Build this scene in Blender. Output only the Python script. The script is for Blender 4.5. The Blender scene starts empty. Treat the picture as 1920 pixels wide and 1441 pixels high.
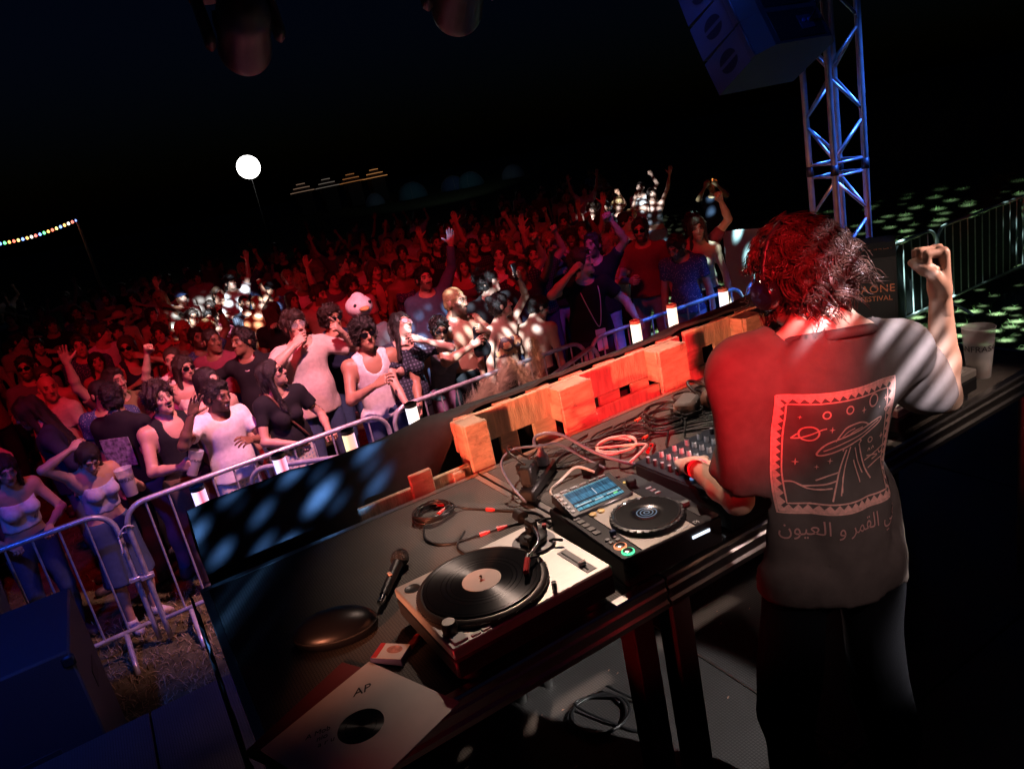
import bpy, bmesh, math, random
import numpy as np
from mathutils import Matrix, Vector, Euler
from mathutils.bvhtree import BVHTree

# ------------------------------------------------------------------ camera, world, lights
# world frame: x along the DJ table, y from the stage towards the crowd, z up; grass at z = 0
SC = bpy.context.scene
COL = SC.collection
cam = bpy.data.cameras.new('camera')
cam.sensor_width = 36.0
cam.lens = 25.95
cam.clip_start = 0.05
cam.clip_end = 2000.0
camo = bpy.data.objects.new('camera', cam)
COL.objects.link(camo)
CX = (0.84079, -0.50579, -0.19300)
CY = (0.31081, 0.15910, 0.93706)
CZ = (-0.44325, -0.84786, 0.29098)
camo.matrix_world = Matrix(((CX[0], CY[0], CZ[0], 0.0), (CX[1], CY[1], CZ[1], 0.0),
                            (CX[2], CY[2], CZ[2], 2.8), (0, 0, 0, 1)))
SC.camera = camo
SC.view_settings.view_transform = 'Standard'
SC.view_settings.look = 'None'
SC.view_settings.exposure = 0.0
SC.view_settings.gamma = 1.0
SC.view_settings.use_curve_mapping = False
SC.render.engine = 'CYCLES'
SC.cycles.use_denoising = True
SC.cycles.max_bounces = 5
SC.cycles.diffuse_bounces = 2
SC.cycles.glossy_bounces = 3
SC.cycles.transmission_bounces = 5
SC.cycles.transparent_max_bounces = 8
SC.cycles.sample_clamp_indirect = 3.0

world = bpy.data.worlds.new('World')
SC.world = world
world.use_nodes = True
_nt = world.node_tree
_sky = _nt.nodes.new('ShaderNodeTexSky')
_sky.sky_type = 'NISHITA'
_sky.sun_disc = False
_sky.sun_elevation = math.radians(-1.0)
_sky.sun_rotation = math.radians(150.0)
_mx = _nt.nodes.new('ShaderNodeMix')
_mx.data_type = 'RGBA'
_mx.blend_type = 'MULTIPLY'
_mx.inputs['Factor'].default_value = 1.0
_mx.inputs['B'].default_value = (.10, .26, 1.0, 1)
_nt.links.new(_sky.outputs[0], _mx.inputs['A'])
_nt.links.new(_mx.outputs['Result'], _nt.nodes['Background'].inputs[0])
_nt.nodes['Background'].inputs[1].default_value = 0.012

def lamp_gobo(L, scale, stretch, rot, lo, hi, jitter, seed, floor):
    """a cut metal gobo inside the fixture: bright cells projected from the lamp"""
    L.use_nodes = True
    nt = L.node_tree
    N = nt.nodes.new
    K = nt.links.new
    em = nt.nodes['Emission']
    tc = N('ShaderNodeTexCoord')
    sep = N('ShaderNodeSeparateXYZ')
    K(tc.outputs['Normal'], sep.inputs[0])
    dv = []
    for i in (0, 1):
        m = N('ShaderNodeMath')
        m.operation = 'DIVIDE'
        K(sep.outputs[i], m.inputs[0])
        K(sep.outputs[2], m.inputs[1])
        dv.append(m)
    cb = N('ShaderNodeCombineXYZ')
    K(dv[0].outputs[0], cb.inputs[0])
    K(dv[1].outputs[0], cb.inputs[1])
    mp = N('ShaderNodeMapping')
    mr = N('ShaderNodeMapping')
    mr.inputs['Rotation'].default_value = (0, 0, rot)
    mp.inputs['Scale'].default_value = (1.0, stretch, 1.0)
    mp.inputs['Location'].default_value = (seed * 1.37, seed * .71, 0)
    K(cb.outputs[0], mr.inputs['Vector'])
    K(mr.outputs[0], mp.inputs['Vector'])
    v = N('ShaderNodeTexVoronoi')
    v.inputs['Scale'].default_value = scale
    v.inputs['Randomness'].default_value = jitter
    K(mp.outputs[0], v.inputs['Vector'])
    r = N('ShaderNodeMapRange')
    r.interpolation_type = 'SMOOTHSTEP'
    r.inputs[1].default_value = hi
    r.inputs[2].default_value = lo
    r.inputs[3].default_value = floor
    r.inputs[4].default_value = 1.0
    K(v.outputs['Distance'], r.inputs[0])
    K(r.outputs[0], em.inputs['Strength'])

def spot(name, loc, target, energy, color, angle, blend=0.5, size=0.06, gobo=None):
    L = bpy.data.lights.new(name, 'SPOT')
    L.energy = energy
    L.color = color
    L.spot_size = math.radians(angle)
    L.spot_blend = blend
    L.shadow_soft_size = size
    o = bpy.data.objects.new(name, L)
    o.location = loc
    d = Vector(target) - Vector(loc)
    o.rotation_euler = d.to_track_quat('-Z', 'Y').to_euler()
    COL.objects.link(o)
    if gobo:
        lamp_gobo(L, **gobo)
    return o

def GB(scale=30, stretch=1.0, rot=0.0, lo=.25, hi=.5, jitter=.35, seed=0.0, floor=0.0):
    return dict(scale=scale, stretch=stretch, rot=rot, lo=lo, hi=hi, jitter=jitter, seed=seed, floor=floor)

RED = (1.0, .012, .03)
BLUE = (.02, .10, 1.0)
PINK = (1.0, .36, .46)
WARM = (1.0, .70, .56)
COOL = (.78, .90, 1.0)
#LIGHTS
# stage fixtures on the roof truss over the booth: red and pink washes out on the crowd
spot('red_wash_lamp', (-0.6, 4.2, 5.2), (.9, 8.4, 1.3), 620, RED, 70, .95, .12)
spot('red_wash_lamp', (2.6, 4.2, 5.2), (4.7, 8.2, 1.4), 340, RED, 68, .95, .12)
spot('pink_wash_lamp', (1.4, 4.0, 4.9), (1.35, 6.1, 1.0), 1800, PINK, 58, .95, .10)
spot('blue_wash_lamp', (-1.4, 2.2, 4.8), (-.2, 5.4, 0.2), 420, BLUE, 52, .8, .10)
spot('blue_wash_lamp', (6.8, 1.5, 5.6), (5.4, 4.0, 1.6), 5200, (.05, .19, 1.0), 27, 1.0, .10)
spot('blue_wash_lamp', (3.6, 3.0, 5.2), (5.5, 6.2, 1.0), 420, BLUE, 34, .9, .10)
# moving heads with a cell gobo
spot('moving_head_lamp', (1.03, 4.25, 3.52), (1.6, 11.4, 1.45), 22000, COOL, 12.5, .4, .02, GB(40, 1.3, .5, lo=.1, hi=.5, seed=1))
spot('moving_head_lamp', (2.05, 3.85, 3.50), (2.85, 6.2, 1.25), 3000, (.70, .86, 1.0), 28, .45, .015, GB(20, 1.5, .9, lo=.15, hi=.5, seed=2))
spot('moving_head_lamp', (2.4, 3.6, 4.4), (8.9, 11.2, 1.6), 18000, COOL, 10, .4, .02, GB(62, 1.3, .3, lo=.15, hi=.5, seed=3))
spot('moving_head_lamp', (5.8, 4.4, 5.8), (9.4, 5.8, 0), 26000, (.60, .98, .90), 72, .4, .02, GB(24, 1.2, .2, lo=.05, hi=.42, jitter=.6, seed=4))
spot('moving_head_lamp', (-1.5, .1, 1.765), (.38, 2.58, 1.93), 7000, (.16, .42, 1.0), 13, .5, .02, GB(46, .45, .9, lo=.05, hi=.5, jitter=.5, seed=5.3))
spot('moving_head_lamp', (0.2, -1.2, 4.4), (1.50, 1.05, 2.20), 4600, (.84, .84, 1.0), 9.5, .6, .012, GB(82, .06, .87, lo=.15, hi=.42, jitter=.3, seed=6))
# booth light: warm white from over the front edge, red from the left, plus added fills
spot('booth_lamp', (1.9, 3.3, 4.6), (1.50, 1.90, 1.69), 460, WARM, 43, .8, .06)
spot('booth_lamp', (1.0, 3.2, 4.5), (1.45, 1.64, 1.78), 420, COOL, 11, .8, .04)
spot('booth_side_lamp', (3.4, -.7, 3.7), (1.76, 1.04, 2.26), 1000, (1.0, .68, .62), 10, .7, .05)
spot('booth_side_lamp', (3.2, -.9, 3.9), (2.50, 1.45, 1.76), 260, WARM, 12.5, .8, .05)  # added spot to bring up the cup and the far turntable
spot('dj_back_fill', (.5, -1.3, 4.2), (1.38, 1.04, 2.00), 125, (1.0, .76, .74), 15, .9, .06)  # added neutral fill that lifts the DJ's back
spot('booth_red_lamp', (-1.3, 1.7, 2.30), (1.2, 2.42, 1.88), 330, (1.0, .020, .02), 16, .6, .06)
spot('booth_red_lamp', (-.7, -1.4, 3.7), (1.10, 1.18, 2.36), 1900, (1.0, .020, .03), 13, .8, .04)
spot('booth_red_lamp', (-1.0, 1.0, 1.74), (.9, 1.335, 1.62), 40, (1.0, .02, .03), 16, .7, .04)
spot('booth_amber_lamp', (-1.6, .6, 2.15), (1.66, 2.45, 1.84), 800, (1.0, .30, .15), 15.5, .5, .06)  # added fill without a fixture, turns the pallet fronts orange
spot('plume_fill', (.7, 1.0, 4.6), (1.55, 3.1, 1.78), 900, (1.0, .42, .32), 8.5, .7, .04)  # added spot that brightens only the pampas plumes
spot('box_fill', (.3, -1.6, 4.4), (3.08, 2.20, 1.95), 330, WARM, 6.5, .6, .04)  # added spot so the orange print on the box reads
spot('blue_wash_lamp', (.6, 2.6, 5.2), (4.2, 3.7, 3.35), 170, (.03, .14, 1.0), 15, .8, .06)
spot('floor_patch_fill', (3.0, -2.0, 4.5), (1.34, 1.93, .72), 1500, (1, .95, .93), 8, .3, .03)  # unseen high spot added for the bright floor patches under the table

# ------------------------------------------------------------------ materials
MATS = {}
def mat(name, col=(.5, .5, .5), rough=.5, metal=0.0, spec=.5, emis=None, es=0.0, var=0.0, vscale=8.0,
        bump=0.0, bscale=60.0, trans=0.0, alpha=1.0, coat=0.0, aniso=None):
    if name in MATS:
        return MATS[name]
    m = bpy.data.materials.new(name)
    m.use_nodes = True
    nt = m.node_tree
    b = nt.nodes['Principled BSDF']
    b.inputs['Base Color'].default_value = (*col, 1)
    b.inputs['Roughness'].default_value = rough
    b.inputs['Metallic'].default_value = metal
    b.inputs['Specular IOR Level'].default_value = spec
    b.inputs['Transmission Weight'].default_value = trans
    b.inputs['Alpha'].default_value = alpha
    b.inputs['Coat Weight'].default_value = coat
    if emis:
        b.inputs['Emission Color'].default_value = (*emis, 1)
        b.inputs['Emission Strength'].default_value = es
    if var or bump:
        tc = nt.nodes.new('ShaderNodeTexCoord')
        vec = tc.outputs['Object']
        if aniso:
            mp = nt.nodes.new('ShaderNodeMapping')
            mp.inputs['Scale'].default_value = aniso
            nt.links.new(vec, mp.inputs['Vector'])
            vec = mp.outputs[0]
    if var:
        n = nt.nodes.new('ShaderNodeTexNoise')
        n.inputs['Scale'].default_value = vscale
        n.inputs['Detail'].default_value = 5
        nt.links.new(vec, n.inputs['Vector'])
        r = nt.nodes.new('ShaderNodeMapRange')
        r.inputs[1].default_value = .3
        r.inputs[2].default_value = .7
        r.inputs[3].default_value = 1 - var
        r.inputs[4].default_value = 1 + var
        nt.links.new(n.outputs['Fac'], r.inputs[0])
        mx = nt.nodes.new('ShaderNodeMix')
        mx.data_type = 'RGBA'
        mx.blend_type = 'MULTIPLY'
        mx.inputs['Factor'].default_value = 1
        mx.inputs['A'].default_value = (*col, 1)
        nt.links.new(r.outputs[0], mx.inputs['B'])
        nt.links.new(mx.outputs['Result'], b.inputs['Base Color'])
        rr = nt.nodes.new('ShaderNodeMapRange')
        rr.inputs[3].default_value = max(0, rough - .12 * min(1, var * 3))
        rr.inputs[4].default_value = min(1, rough + .12 * min(1, var * 3))
        nt.links.new(n.outputs['Fac'], rr.inputs[0])
        nt.links.new(rr.outputs[0], b.inputs['Roughness'])
    if bump:
        n2 = nt.nodes.new('ShaderNodeTexNoise')
        n2.inputs['Scale'].default_value = bscale
        n2.inputs['Detail'].default_value = 4
        nt.links.new(vec, n2.inputs['Vector'])
        bp = nt.nodes.new('ShaderNodeBump')
        bp.inputs['Strength'].default_value = bump
        bp.inputs['Distance'].default_value = .01
        nt.links.new(n2.outputs['Fac'], bp.inputs['Height'])
        nt.links.new(bp.outputs[0], b.inputs['Normal'])
    MATS[name] = m
    return m

def hexmat(name, col, col2, scale, rough):
    """phenolic stage plywood with its small anti-slip mesh print"""
    if name in MATS:
        return MATS[name]
    m = mat(name, col, rough, var=.18, vscale=5)
    nt = m.node_tree
    b = nt.nodes['Principled BSDF']
    tc = nt.nodes.new('ShaderNodeTexCoord')
    v = nt.nodes.new('ShaderNodeTexVoronoi')
    v.feature = 'DISTANCE_TO_EDGE'
    v.inputs['Scale'].default_value = scale
    v.inputs['Randomness'].default_value = .12
    nt.links.new(tc.outputs['Object'], v.inputs['Vector'])
    r = nt.nodes.new('ShaderNodeMapRange')
    r.inputs[1].default_value = .06
    r.inputs[2].default_value = .22
    nt.links.new(v.outputs['Distance'], r.inputs[0])
    mx = nt.nodes.new('ShaderNodeMix')
    mx.data_type = 'RGBA'
    old = b.inputs['Base Color'].links[0].from_socket
    nt.links.new(r.outputs[0], mx.inputs['Factor'])
    mx.inputs['A'].default_value = (*col2, 1)
    nt.links.new(old, mx.inputs['B'])
    nt.links.new(mx.outputs['Result'], b.inputs['Base Color'])
    bp = nt.nodes.new('ShaderNodeBump')
    bp.inputs['Strength'].default_value = .35
    bp.inputs['Distance'].default_value = .002
    nt.links.new(r.outputs[0], bp.inputs['Height'])
    nt.links.new(bp.outputs[0], b.inputs['Normal'])
    return m

def skinmat(name, col):
    if name in MATS:
        return MATS[name]
    m = mat(name, col, .48, var=.10, vscale=14)
    nt = m.node_tree
    b = nt.nodes['Principled BSDF']
    old = b.inputs['Base Color'].links[0].from_socket
    at = nt.nodes.new('ShaderNodeAttribute')
    at.attribute_name = 'paint'
    mx = nt.nodes.new('ShaderNodeMix')
    mx.data_type = 'RGBA'
    nt.links.new(at.outputs['Alpha'], mx.inputs['Factor'])
    nt.links.new(old, mx.inputs['A'])
    nt.links.new(at.outputs['Color'], mx.inputs['B'])
    nt.links.new(mx.outputs['Result'], b.inputs['Base Color'])
    return m

def cloth(name, col, pattern=None, c2=None, scale=12):
    if name in MATS:
        return MATS[name]
    m = mat(name, col, .88, spec=.2, var=.12, vscale=30, bump=.08, bscale=260)
    if pattern:
        nt = m.node_tree
        b = nt.nodes['Principled BSDF']
        old = b.inputs['Base Color'].links[0].from_socket
        tc = nt.nodes.new('ShaderNodeTexCoord')
        mx = nt.nodes.new('ShaderNodeMix')
        mx.data_type = 'RGBA'
        nt.links.new(old, mx.inputs['A'])
        mx.inputs['B'].default_value = (*c2, 1)
        if pattern == 'dots':
            v = nt.nodes.new('ShaderNodeTexVoronoi')
            v.inputs['Scale'].default_value = scale
            nt.links.new(tc.outputs['Object'], v.inputs['Vector'])
            r = nt.nodes.new('ShaderNodeMath')
            r.operation = 'LESS_THAN'
            r.inputs[1].default_value = .22
            nt.links.new(v.outputs['Distance'], r.inputs[0])
            nt.links.new(r.outputs[0], mx.inputs['Factor'])
        elif pattern == 'flower':
            v = nt.nodes.new('ShaderNodeTexNoise')
            v.inputs['Scale'].default_value = scale
            v.inputs['Detail'].default_value = 1
            nt.links.new(tc.outputs['Object'], v.inputs['Vector'])
            r = nt.nodes.new('ShaderNodeMath')
            r.operation = 'GREATER_THAN'
            r.inputs[1].default_value = .54
            nt.links.new(v.outputs['Fac'], r.inputs[0])
            nt.links.new(r.outputs[0], mx.inputs['Factor'])
        else:
            w = nt.nodes.new('ShaderNodeTexWave')
            w.inputs['Scale'].default_value = scale
            w.bands_direction = 'Z'
            w2 = nt.nodes.new('ShaderNodeTexWave')
            w2.inputs['Scale'].default_value = scale
            w2.bands_direction = 'X'
            nt.links.new(tc.outputs['Object'], w.inputs['Vector'])
            nt.links.new(tc.outputs['Object'], w2.inputs['Vector'])
            a = nt.nodes.new('ShaderNodeMath')
            a.operation = 'MULTIPLY' if pattern == 'plaid' else 'MAXIMUM'
            nt.links.new(w.outputs['Fac'], a.inputs[0])
            if pattern == 'plaid':
                nt.links.new(w2.outputs['Fac'], a.inputs[1])
            else:
                a.inputs[1].default_value = 0
            r = nt.nodes.new('ShaderNodeMapRange')
            r.inputs[1].default_value = .45
            r.inputs[2].default_value = .55
            nt.links.new(a.outputs[0], r.inputs[0])
            nt.links.new(r.outputs[0], mx.inputs['Factor'])
        nt.links.new(mx.outputs['Result'], b.inputs['Base Color'])
    return m

# ------------------------------------------------------------------ mesh helpers
class MB:
    """collects simple solids into one mesh"""
    def __init__(self):
        self.v = []
        self.f = []
    def add(self, vs, fs):
        n = len(self.v)
        self.v += [tuple(p) for p in vs]
        self.f += [tuple(i + n for i in q) for q in fs]
        return self
    def box(self, c, s, bev=0.0, rot=None):
        hx, hy, hz = s[0] / 2, s[1] / 2, s[2] / 2
        if bev <= 0:
            vs = [(x, y, z) for x in (-hx, hx) for y in (-hy, hy) for z in (-hz, hz)]
            fs = [(0, 1, 3, 2), (4, 6, 7, 5), (0, 4, 5, 1), (2, 3, 7, 6), (0, 2, 6, 4), (1, 5, 7, 3)]
        else:
            b = min(bev, hx * .98, hy * .98, hz * .98)
            bm = bmesh.new()
            bmesh.ops.create_cube(bm, size=1)
            for v in bm.verts:
                v.co = (v.co.x * 2 * hx, v.co.y * 2 * hy, v.co.z * 2 * hz)
            bmesh.ops.bevel(bm, geom=list(bm.edges), offset=b, segments=1, affect='EDGES')
            bm.verts.index_update()
            vs = [tuple(v.co) for v in bm.verts]
            fs = [tuple(v.index for v in f.verts) for f in bm.faces]
            bm.free()
        R = rot if rot is not None else Matrix.Identity(3)
        c = Vector(c)
        return self.add([R @ Vector(p) + c for p in vs], fs)
    def cyl(self, p0, p1, r0, r1=None, n=12, caps=True):
        r1 = r0 if r1 is None else r1
        p0, p1 = Vector(p0), Vector(p1)
        d = (p1 - p0).normalized()
        a = d.orthogonal().normalized()
        b = d.cross(a)
        vs, fs = [], []
        for p, r in ((p0, r0), (p1, r1)):
            for i in range(n):
                t = 2 * math.pi * i / n
                vs.append(p + (a * math.cos(t) + b * math.sin(t)) * r)
        for i in range(n):
            j = (i + 1) % n
            fs.append((i, j, n + j, n + i))
        if caps:
            fs.append(tuple(range(n - 1, -1, -1)))
            fs.append(tuple(range(n, 2 * n)))
        return self.add(vs, fs)
    def lathe(self, prof, c=(0, 0, 0), n=24, close=True):
        vs, fs = [], []
        for r, z in prof:
            for i in range(n):
                t = 2 * math.pi * i / n
                vs.append((c[0] + r * math.cos(t), c[1] + r * math.sin(t), c[2] + z))
        m = len(prof)
        for k in range(m - 1):
            for i in range(n):
                j = (i + 1) % n
                fs.append((k * n + i, k * n + j, (k + 1) * n + j, (k + 1) * n + i))
        if close:
            fs.append(tuple(range(n - 1, -1, -1)))
            fs.append(tuple((m - 1) * n + i for i in range(n)))
        return self.add(vs, fs)
    def tube(self, pts, r, n=6, closed=False):
        P = [Vector(p) for p in pts]
        m = len(P)
        vs, fs = [], []
        prev = None
        for k in range(m):
            if closed:
                d = P[(k + 1) % m] - P[k - 1]
            else:
                d = P[min(k + 1, m - 1)] - P[max(k - 1, 0)]
            d = d.normalized() if d.length > 1e-9 else Vector((0, 0, 1))
            a = d.orthogonal().normalized() if prev is None else (prev - d * prev.dot(d))
            a = a.normalized() if a.length > 1e-6 else d.orthogonal().normalized()
            prev = a
            b = d.cross(a)
            rr = r[k] if isinstance(r, (list, tuple)) else r
            for i in range(n):
                t = 2 * math.pi * i / n
                vs.append(P[k] + (a * math.cos(t) + b * math.sin(t)) * rr)
        last = m if closed else m - 1
        for k in range(last):
            k2 = (k + 1) % m
            for i in range(n):
                j = (i + 1) % n
                fs.append((k * n + i, k * n + j, k2 * n + j, k2 * n + i))
        if not closed:
            fs.append(tuple(range(n - 1, -1, -1)))
            fs.append(tuple((m - 1) * n + i for i in range(n)))
        return self.add(vs, fs)
    def prism(self, poly, z0, z1):
        n = len(poly)
        vs = [(x, y, z0) for x, y in poly] + [(x, y, z1) for x, y in poly]
        fs = [tuple(range(n - 1, -1, -1)), tuple(range(n, 2 * n))]
        fs += [(i, (i + 1) % n, n + (i + 1) % n, n + i) for i in range(n)]
        return self.add(vs, fs)
    def xf(self, M):
        self.v = [tuple(M @ Vector(p)) for p in self.v]
        return self
    def mesh(self, name, smooth=False):
        me = bpy.data.meshes.new(name)
        me.from_pydata(self.v, [], self.f)
        bm = bmesh.new()
        bm.from_mesh(me)
        bmesh.ops.recalc_face_normals(bm, faces=bm.faces)
        bm.to_mesh(me)
        bm.free()
        if smooth:
            me.shade_auto_smooth if False else None
            for p in me.polygons:
                p.use_smooth = True
            if smooth == 'auto':
                sharpen(me, 40)
        return me

def sharpen(me, deg):
    bm = bmesh.new()
    bm.from_mesh(me)
    c = math.radians(deg)
    for e in bm.edges:
        if len(e.link_faces) == 2 and e.calc_face_angle(0) > c:
            e.smooth = False
    bm.to_mesh(me)
    bm.free()

def tag(o, label=None, cat=None, group=None, kind=None):
    if label:
        o['label'] = label
    if cat:
        o['category'] = cat
    if group:
        o['group'] = group
    if kind:
        o['kind'] = kind
    return o

def link(name, me, m=None, parent=None, loc=None, rot=None):
    o = bpy.data.objects.new(name, me)
    COL.objects.link(o)
    if parent is not None:
        o.parent = parent
    if loc is not None:
        o.location = loc
    if rot is not None:
        o.rotation_euler = rot
    if m is not None and me is not None:
        if len(me.materials) == 0:
            me.materials.append(m)
        elif me.materials[0] is not m:
            o.material_slots[0].link = 'OBJECT'
            o.material_slots[0].material = m
    return o

def build(name, mb, m, parent=None, smooth='auto', loc=None, rot=None):
    return link(name, mb.mesh(name, smooth), m, parent, loc, rot)

def thing(name, label, cat, loc=(0, 0, 0), rotz=0.0, group=None, rot=None):
    o = bpy.data.objects.new(name, None)
    o.empty_display_size = .05
    COL.objects.link(o)
    o.location = loc
    o.rotation_euler = rot if rot is not None else (0, 0, rotz)
    return tag(o, label, cat, group)

def text_mesh(s, size, depth=.0006, align='CENTER', shear=0.0, space=1.0):
    c = bpy.data.curves.new('lettering', 'FONT')
    c.body = s
    c.size = size
    c.extrude = depth
    c.align_x = align
    c.align_y = 'CENTER'
    c.shear = shear
    c.space_character = space
    c.resolution_u = 3
    o = bpy.data.objects.new('lettering', c)
    COL.objects.link(o)
    dg = bpy.context.evaluated_depsgraph_get()
    me = bpy.data.meshes.new_from_object(o.evaluated_get(dg))
    bpy.data.objects.remove(o)
    bpy.data.curves.remove(c)
    me.materials.clear()
    return me

def catmull(pts, sub=6, closed=False):
    P = [Vector(p) for p in pts]
    n = len(P)
    out = []
    rng = n if closed else n - 1
    for i in range(rng):
        p0 = P[i - 1] if (closed or i > 0) else P[0]
        p1, p2 = P[i], P[(i + 1) % n]
        p3 = P[(i + 2) % n] if (closed or i + 2 < n) else P[-1]
        for k in range(sub):
            t = k / sub
            out.append(.5 * ((2 * p1) + (p2 - p0) * t + (2 * p0 - 5 * p1 + 4 * p2 - p3) * t * t
                             + (3 * p1 - p0 - 3 * p2 + p3) * t * t * t))
    if not closed:
        out.append(P[-1])
    return out

RND = random.Random(7)

# ------------------------------------------------------------------ people: sculpted as smooth distance fields
class Fld:
    def __init__(s, lo, hi, h):
        s.h = h
        s.lo = np.array(lo, float)
        n = np.ceil((np.array(hi, float) - s.lo) / h).astype(int) + 2
        s.x = [(s.lo[i] + h * np.arange(n[i])).astype(np.float32) for i in range(3)]
        s.F = np.full(tuple(n), 1.0, np.float32)
    def sl(s, mn, mx):
        r = []
        for i in range(3):
            a = int(max(0, math.floor((mn[i] - s.lo[i]) / s.h)))
            b = int(min(len(s.x[i]), math.ceil((mx[i] - s.lo[i]) / s.h) + 1))
            r.append(slice(a, max(a, b)))
        return tuple(r)
    def grid(s, q):
        return s.x[0][q[0]][:, None, None], s.x[1][q[1]][None, :, None], s.x[2][q[2]][None, None, :]
    def comb(s, q, d, k, op):
        F = s.F[q]
        if op == 'add':
            hh = np.clip(.5 + .5 * (d - F) / k, 0, 1)
            s.F[q] = d * (1 - hh) + F * hh - k * hh * (1 - hh)
        else:
            d = -d
            hh = np.clip(.5 - .5 * (d - F) / k, 0, 1)
            s.F[q] = d * (1 - hh) + F * hh + k * hh * (1 - hh)
    def cone(s, a, b, ra, rb, k=.03, n=None, sq=1.0, op='add'):
        a = np.array(a, float)
        b = np.array(b, float)
        pad = max(ra, rb) + k + 3 * s.h
        q = s.sl(np.minimum(a, b) - pad, np.maximum(a, b) + pad)
        if any(z.stop <= z.start for z in q):
            return s
        X, Y, Z = s.grid(q)
        ba = b - a
        L2 = float(ba @ ba) + 1e-9
        px, py, pz = X - a[0], Y - a[1], Z - a[2]
        t = np.clip((px * ba[0] + py * ba[1] + pz * ba[2]) / L2, 0, 1)
        wx, wy, wz = px - t * ba[0], py - t * ba[1], pz - t * ba[2]
        d2 = wx * wx + wy * wy + wz * wz
        if n is not None:
            wn = wx * n[0] + wy * n[1] + wz * n[2]
            d2 = d2 + wn * wn * (1 / (sq * sq) - 1)
        d = np.sqrt(d2) - (ra + (rb - ra) * t)
        s.comb(q, d.astype(np.float32), k, op)
        return s
    def ell(s, c, r, k=.02, R=None, op='add'):
        c = np.array(c, float)
        r = np.array(r, float)
        pad = r.max() + k + 3 * s.h
        q = s.sl(c - pad, c + pad)
        if any(z.stop <= z.start for z in q):
            return s
        X, Y, Z = s.grid(q)
        px, py, pz = X - c[0], Y - c[1], Z - c[2]
        if R is not None:
            px, py, pz = (R[0][0] * px + R[1][0] * py + R[2][0] * pz, R[0][1] * px + R[1][1] * py + R[2][1] * pz,
                          R[0][2] * px + R[1][2] * py + R[2][2] * pz)
        k0 = np.sqrt((px / r[0]) ** 2 + (py / r[1]) ** 2 + (pz / r[2]) ** 2)
        k1 = np.sqrt((px / r[0] ** 2) ** 2 + (py / r[1] ** 2) ** 2 + (pz / r[2] ** 2) ** 2) + 1e-6
        d = k0 * (k0 - 1) / k1
        s.comb(q, d.astype(np.float32), k, op)
        return s
    def cut(s, n, d, k=.004):
        """keep where n.p < d"""
        X, Y, Z = s.x[0][:, None, None], s.x[1][None, :, None], s.x[2][None, None, :]
        s.F = np.maximum(s.F, (n[0] * X + n[1] * Y + n[2] * Z - d).astype(np.float32))
        return s
    def copy(s, off=0.0):
        o = Fld.__new__(Fld)
        o.h, o.lo, o.x = s.h, s.lo, s.x
        o.F = s.F - off
        return o
    def merge(s, o, k):
        s.comb((slice(None),) * 3, o.F, k, 'add')
        return s
    def waves(s, amp, freq, seed, n=6, aniso=(1, 1, 1), pos=False):
        r = np.random.RandomState(seed)
        X, Y, Z = s.x[0][:, None, None], s.x[1][None, :, None], s.x[2][None, None, :]
        acc = 0
        for _ in range(n):
            v = r.normal(size=3)
            v = v / np.linalg.norm(v) * freq * r.uniform(.6, 1.5) * np.array(aniso)
            acc = acc + np.sin(v[0] * X + v[1] * Y + v[2] * Z + r.uniform(0, 6.28) + 1.2 * np.sin((v[1] * X - v[0] * Y + .5 * v[2] * Z) * .55))
        acc = acc / math.sqrt(n)
        if pos:
            acc = np.abs(acc)
        s.F = s.F - (amp * acc).astype(np.float32)
        return s
    def net(s):
        F = s.F
        S = F < 0
        n = F.shape
        cs = S[:-1, :-1, :-1].astype(np.int8)
        tot = np.zeros_like(cs)
        for dx in (0, 1):
            for dy in (0, 1):
                for dz in (0, 1):
                    tot += S[dx:n[0] - 1 + dx, dy:n[1] - 1 + dy, dz:n[2] - 1 + dz]
        I = np.argwhere((tot > 0) & (tot < 8))
        idx = np.full((n[0] - 1, n[1] - 1, n[2] - 1), -1, np.int32)
        idx[I[:, 0], I[:, 1], I[:, 2]] = np.arange(len(I))
        acc = np.zeros((len(I), 3), np.float64)
        cnt = np.zeros(len(I))
        corners = [(0, 0, 0), (1, 0, 0), (0, 1, 0), (1, 1, 0), (0, 0, 1), (1, 0, 1), (0, 1, 1), (1, 1, 1)]
        edges = [(0, 1), (2, 3), (4, 5), (6, 7), (0, 2), (1, 3), (4, 6), (5, 7), (0, 4), (1, 5), (2, 6), (3, 7)]
        val = [F[I[:, 0] + c[0], I[:, 1] + c[1], I[:, 2] + c[2]].astype(np.float64) for c in corners]
        for a, b in edges:
            m = (val[a] < 0) != (val[b] < 0)
            den = val[a] - val[b]
            t = np.where(m, val[a] / np.where(np.abs(den) < 1e-12, 1, den), 0)
            ca, cb = np.array(corners[a]), np.array(corners[b])
            p = ca[None, :] + t[:, None] * (cb - ca)[None, :]
            acc += p * m[:, None]
            cnt += m
        V = s.lo + s.h * (I + acc / cnt[:, None])
        Q = []
        for ax in range(3):
            o1, o2 = (ax + 1) % 3, (ax + 2) % 3
            sa = [slice(None)] * 3
            sb = [slice(None)] * 3
            sa[ax] = slice(0, n[ax] - 1)
            sb[ax] = slice(1, n[ax])
            A_, B_ = S[tuple(sa)], S[tuple(sb)]
            E = np.argwhere(A_ != B_)
            E = E[(E[:, o1] > 0) & (E[:, o2] > 0) & (E[:, o1] < n[o1] - 1) & (E[:, o2] < n[o2] - 1)]
            if not len(E):
                continue
            fl = A_[E[:, 0], E[:, 1], E[:, 2]]
            def g(d1, d2):
                e = E.copy()
                e[:, o1] -= d1
                e[:, o2] -= d2
                return idx[e[:, 0], e[:, 1], e[:, 2]]
            q = np.stack([g(1, 1), g(0, 1), g(0, 0), g(1, 0)], 1)
            q[~fl] = q[~fl][:, ::-1]
            Q.append(q)
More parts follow.
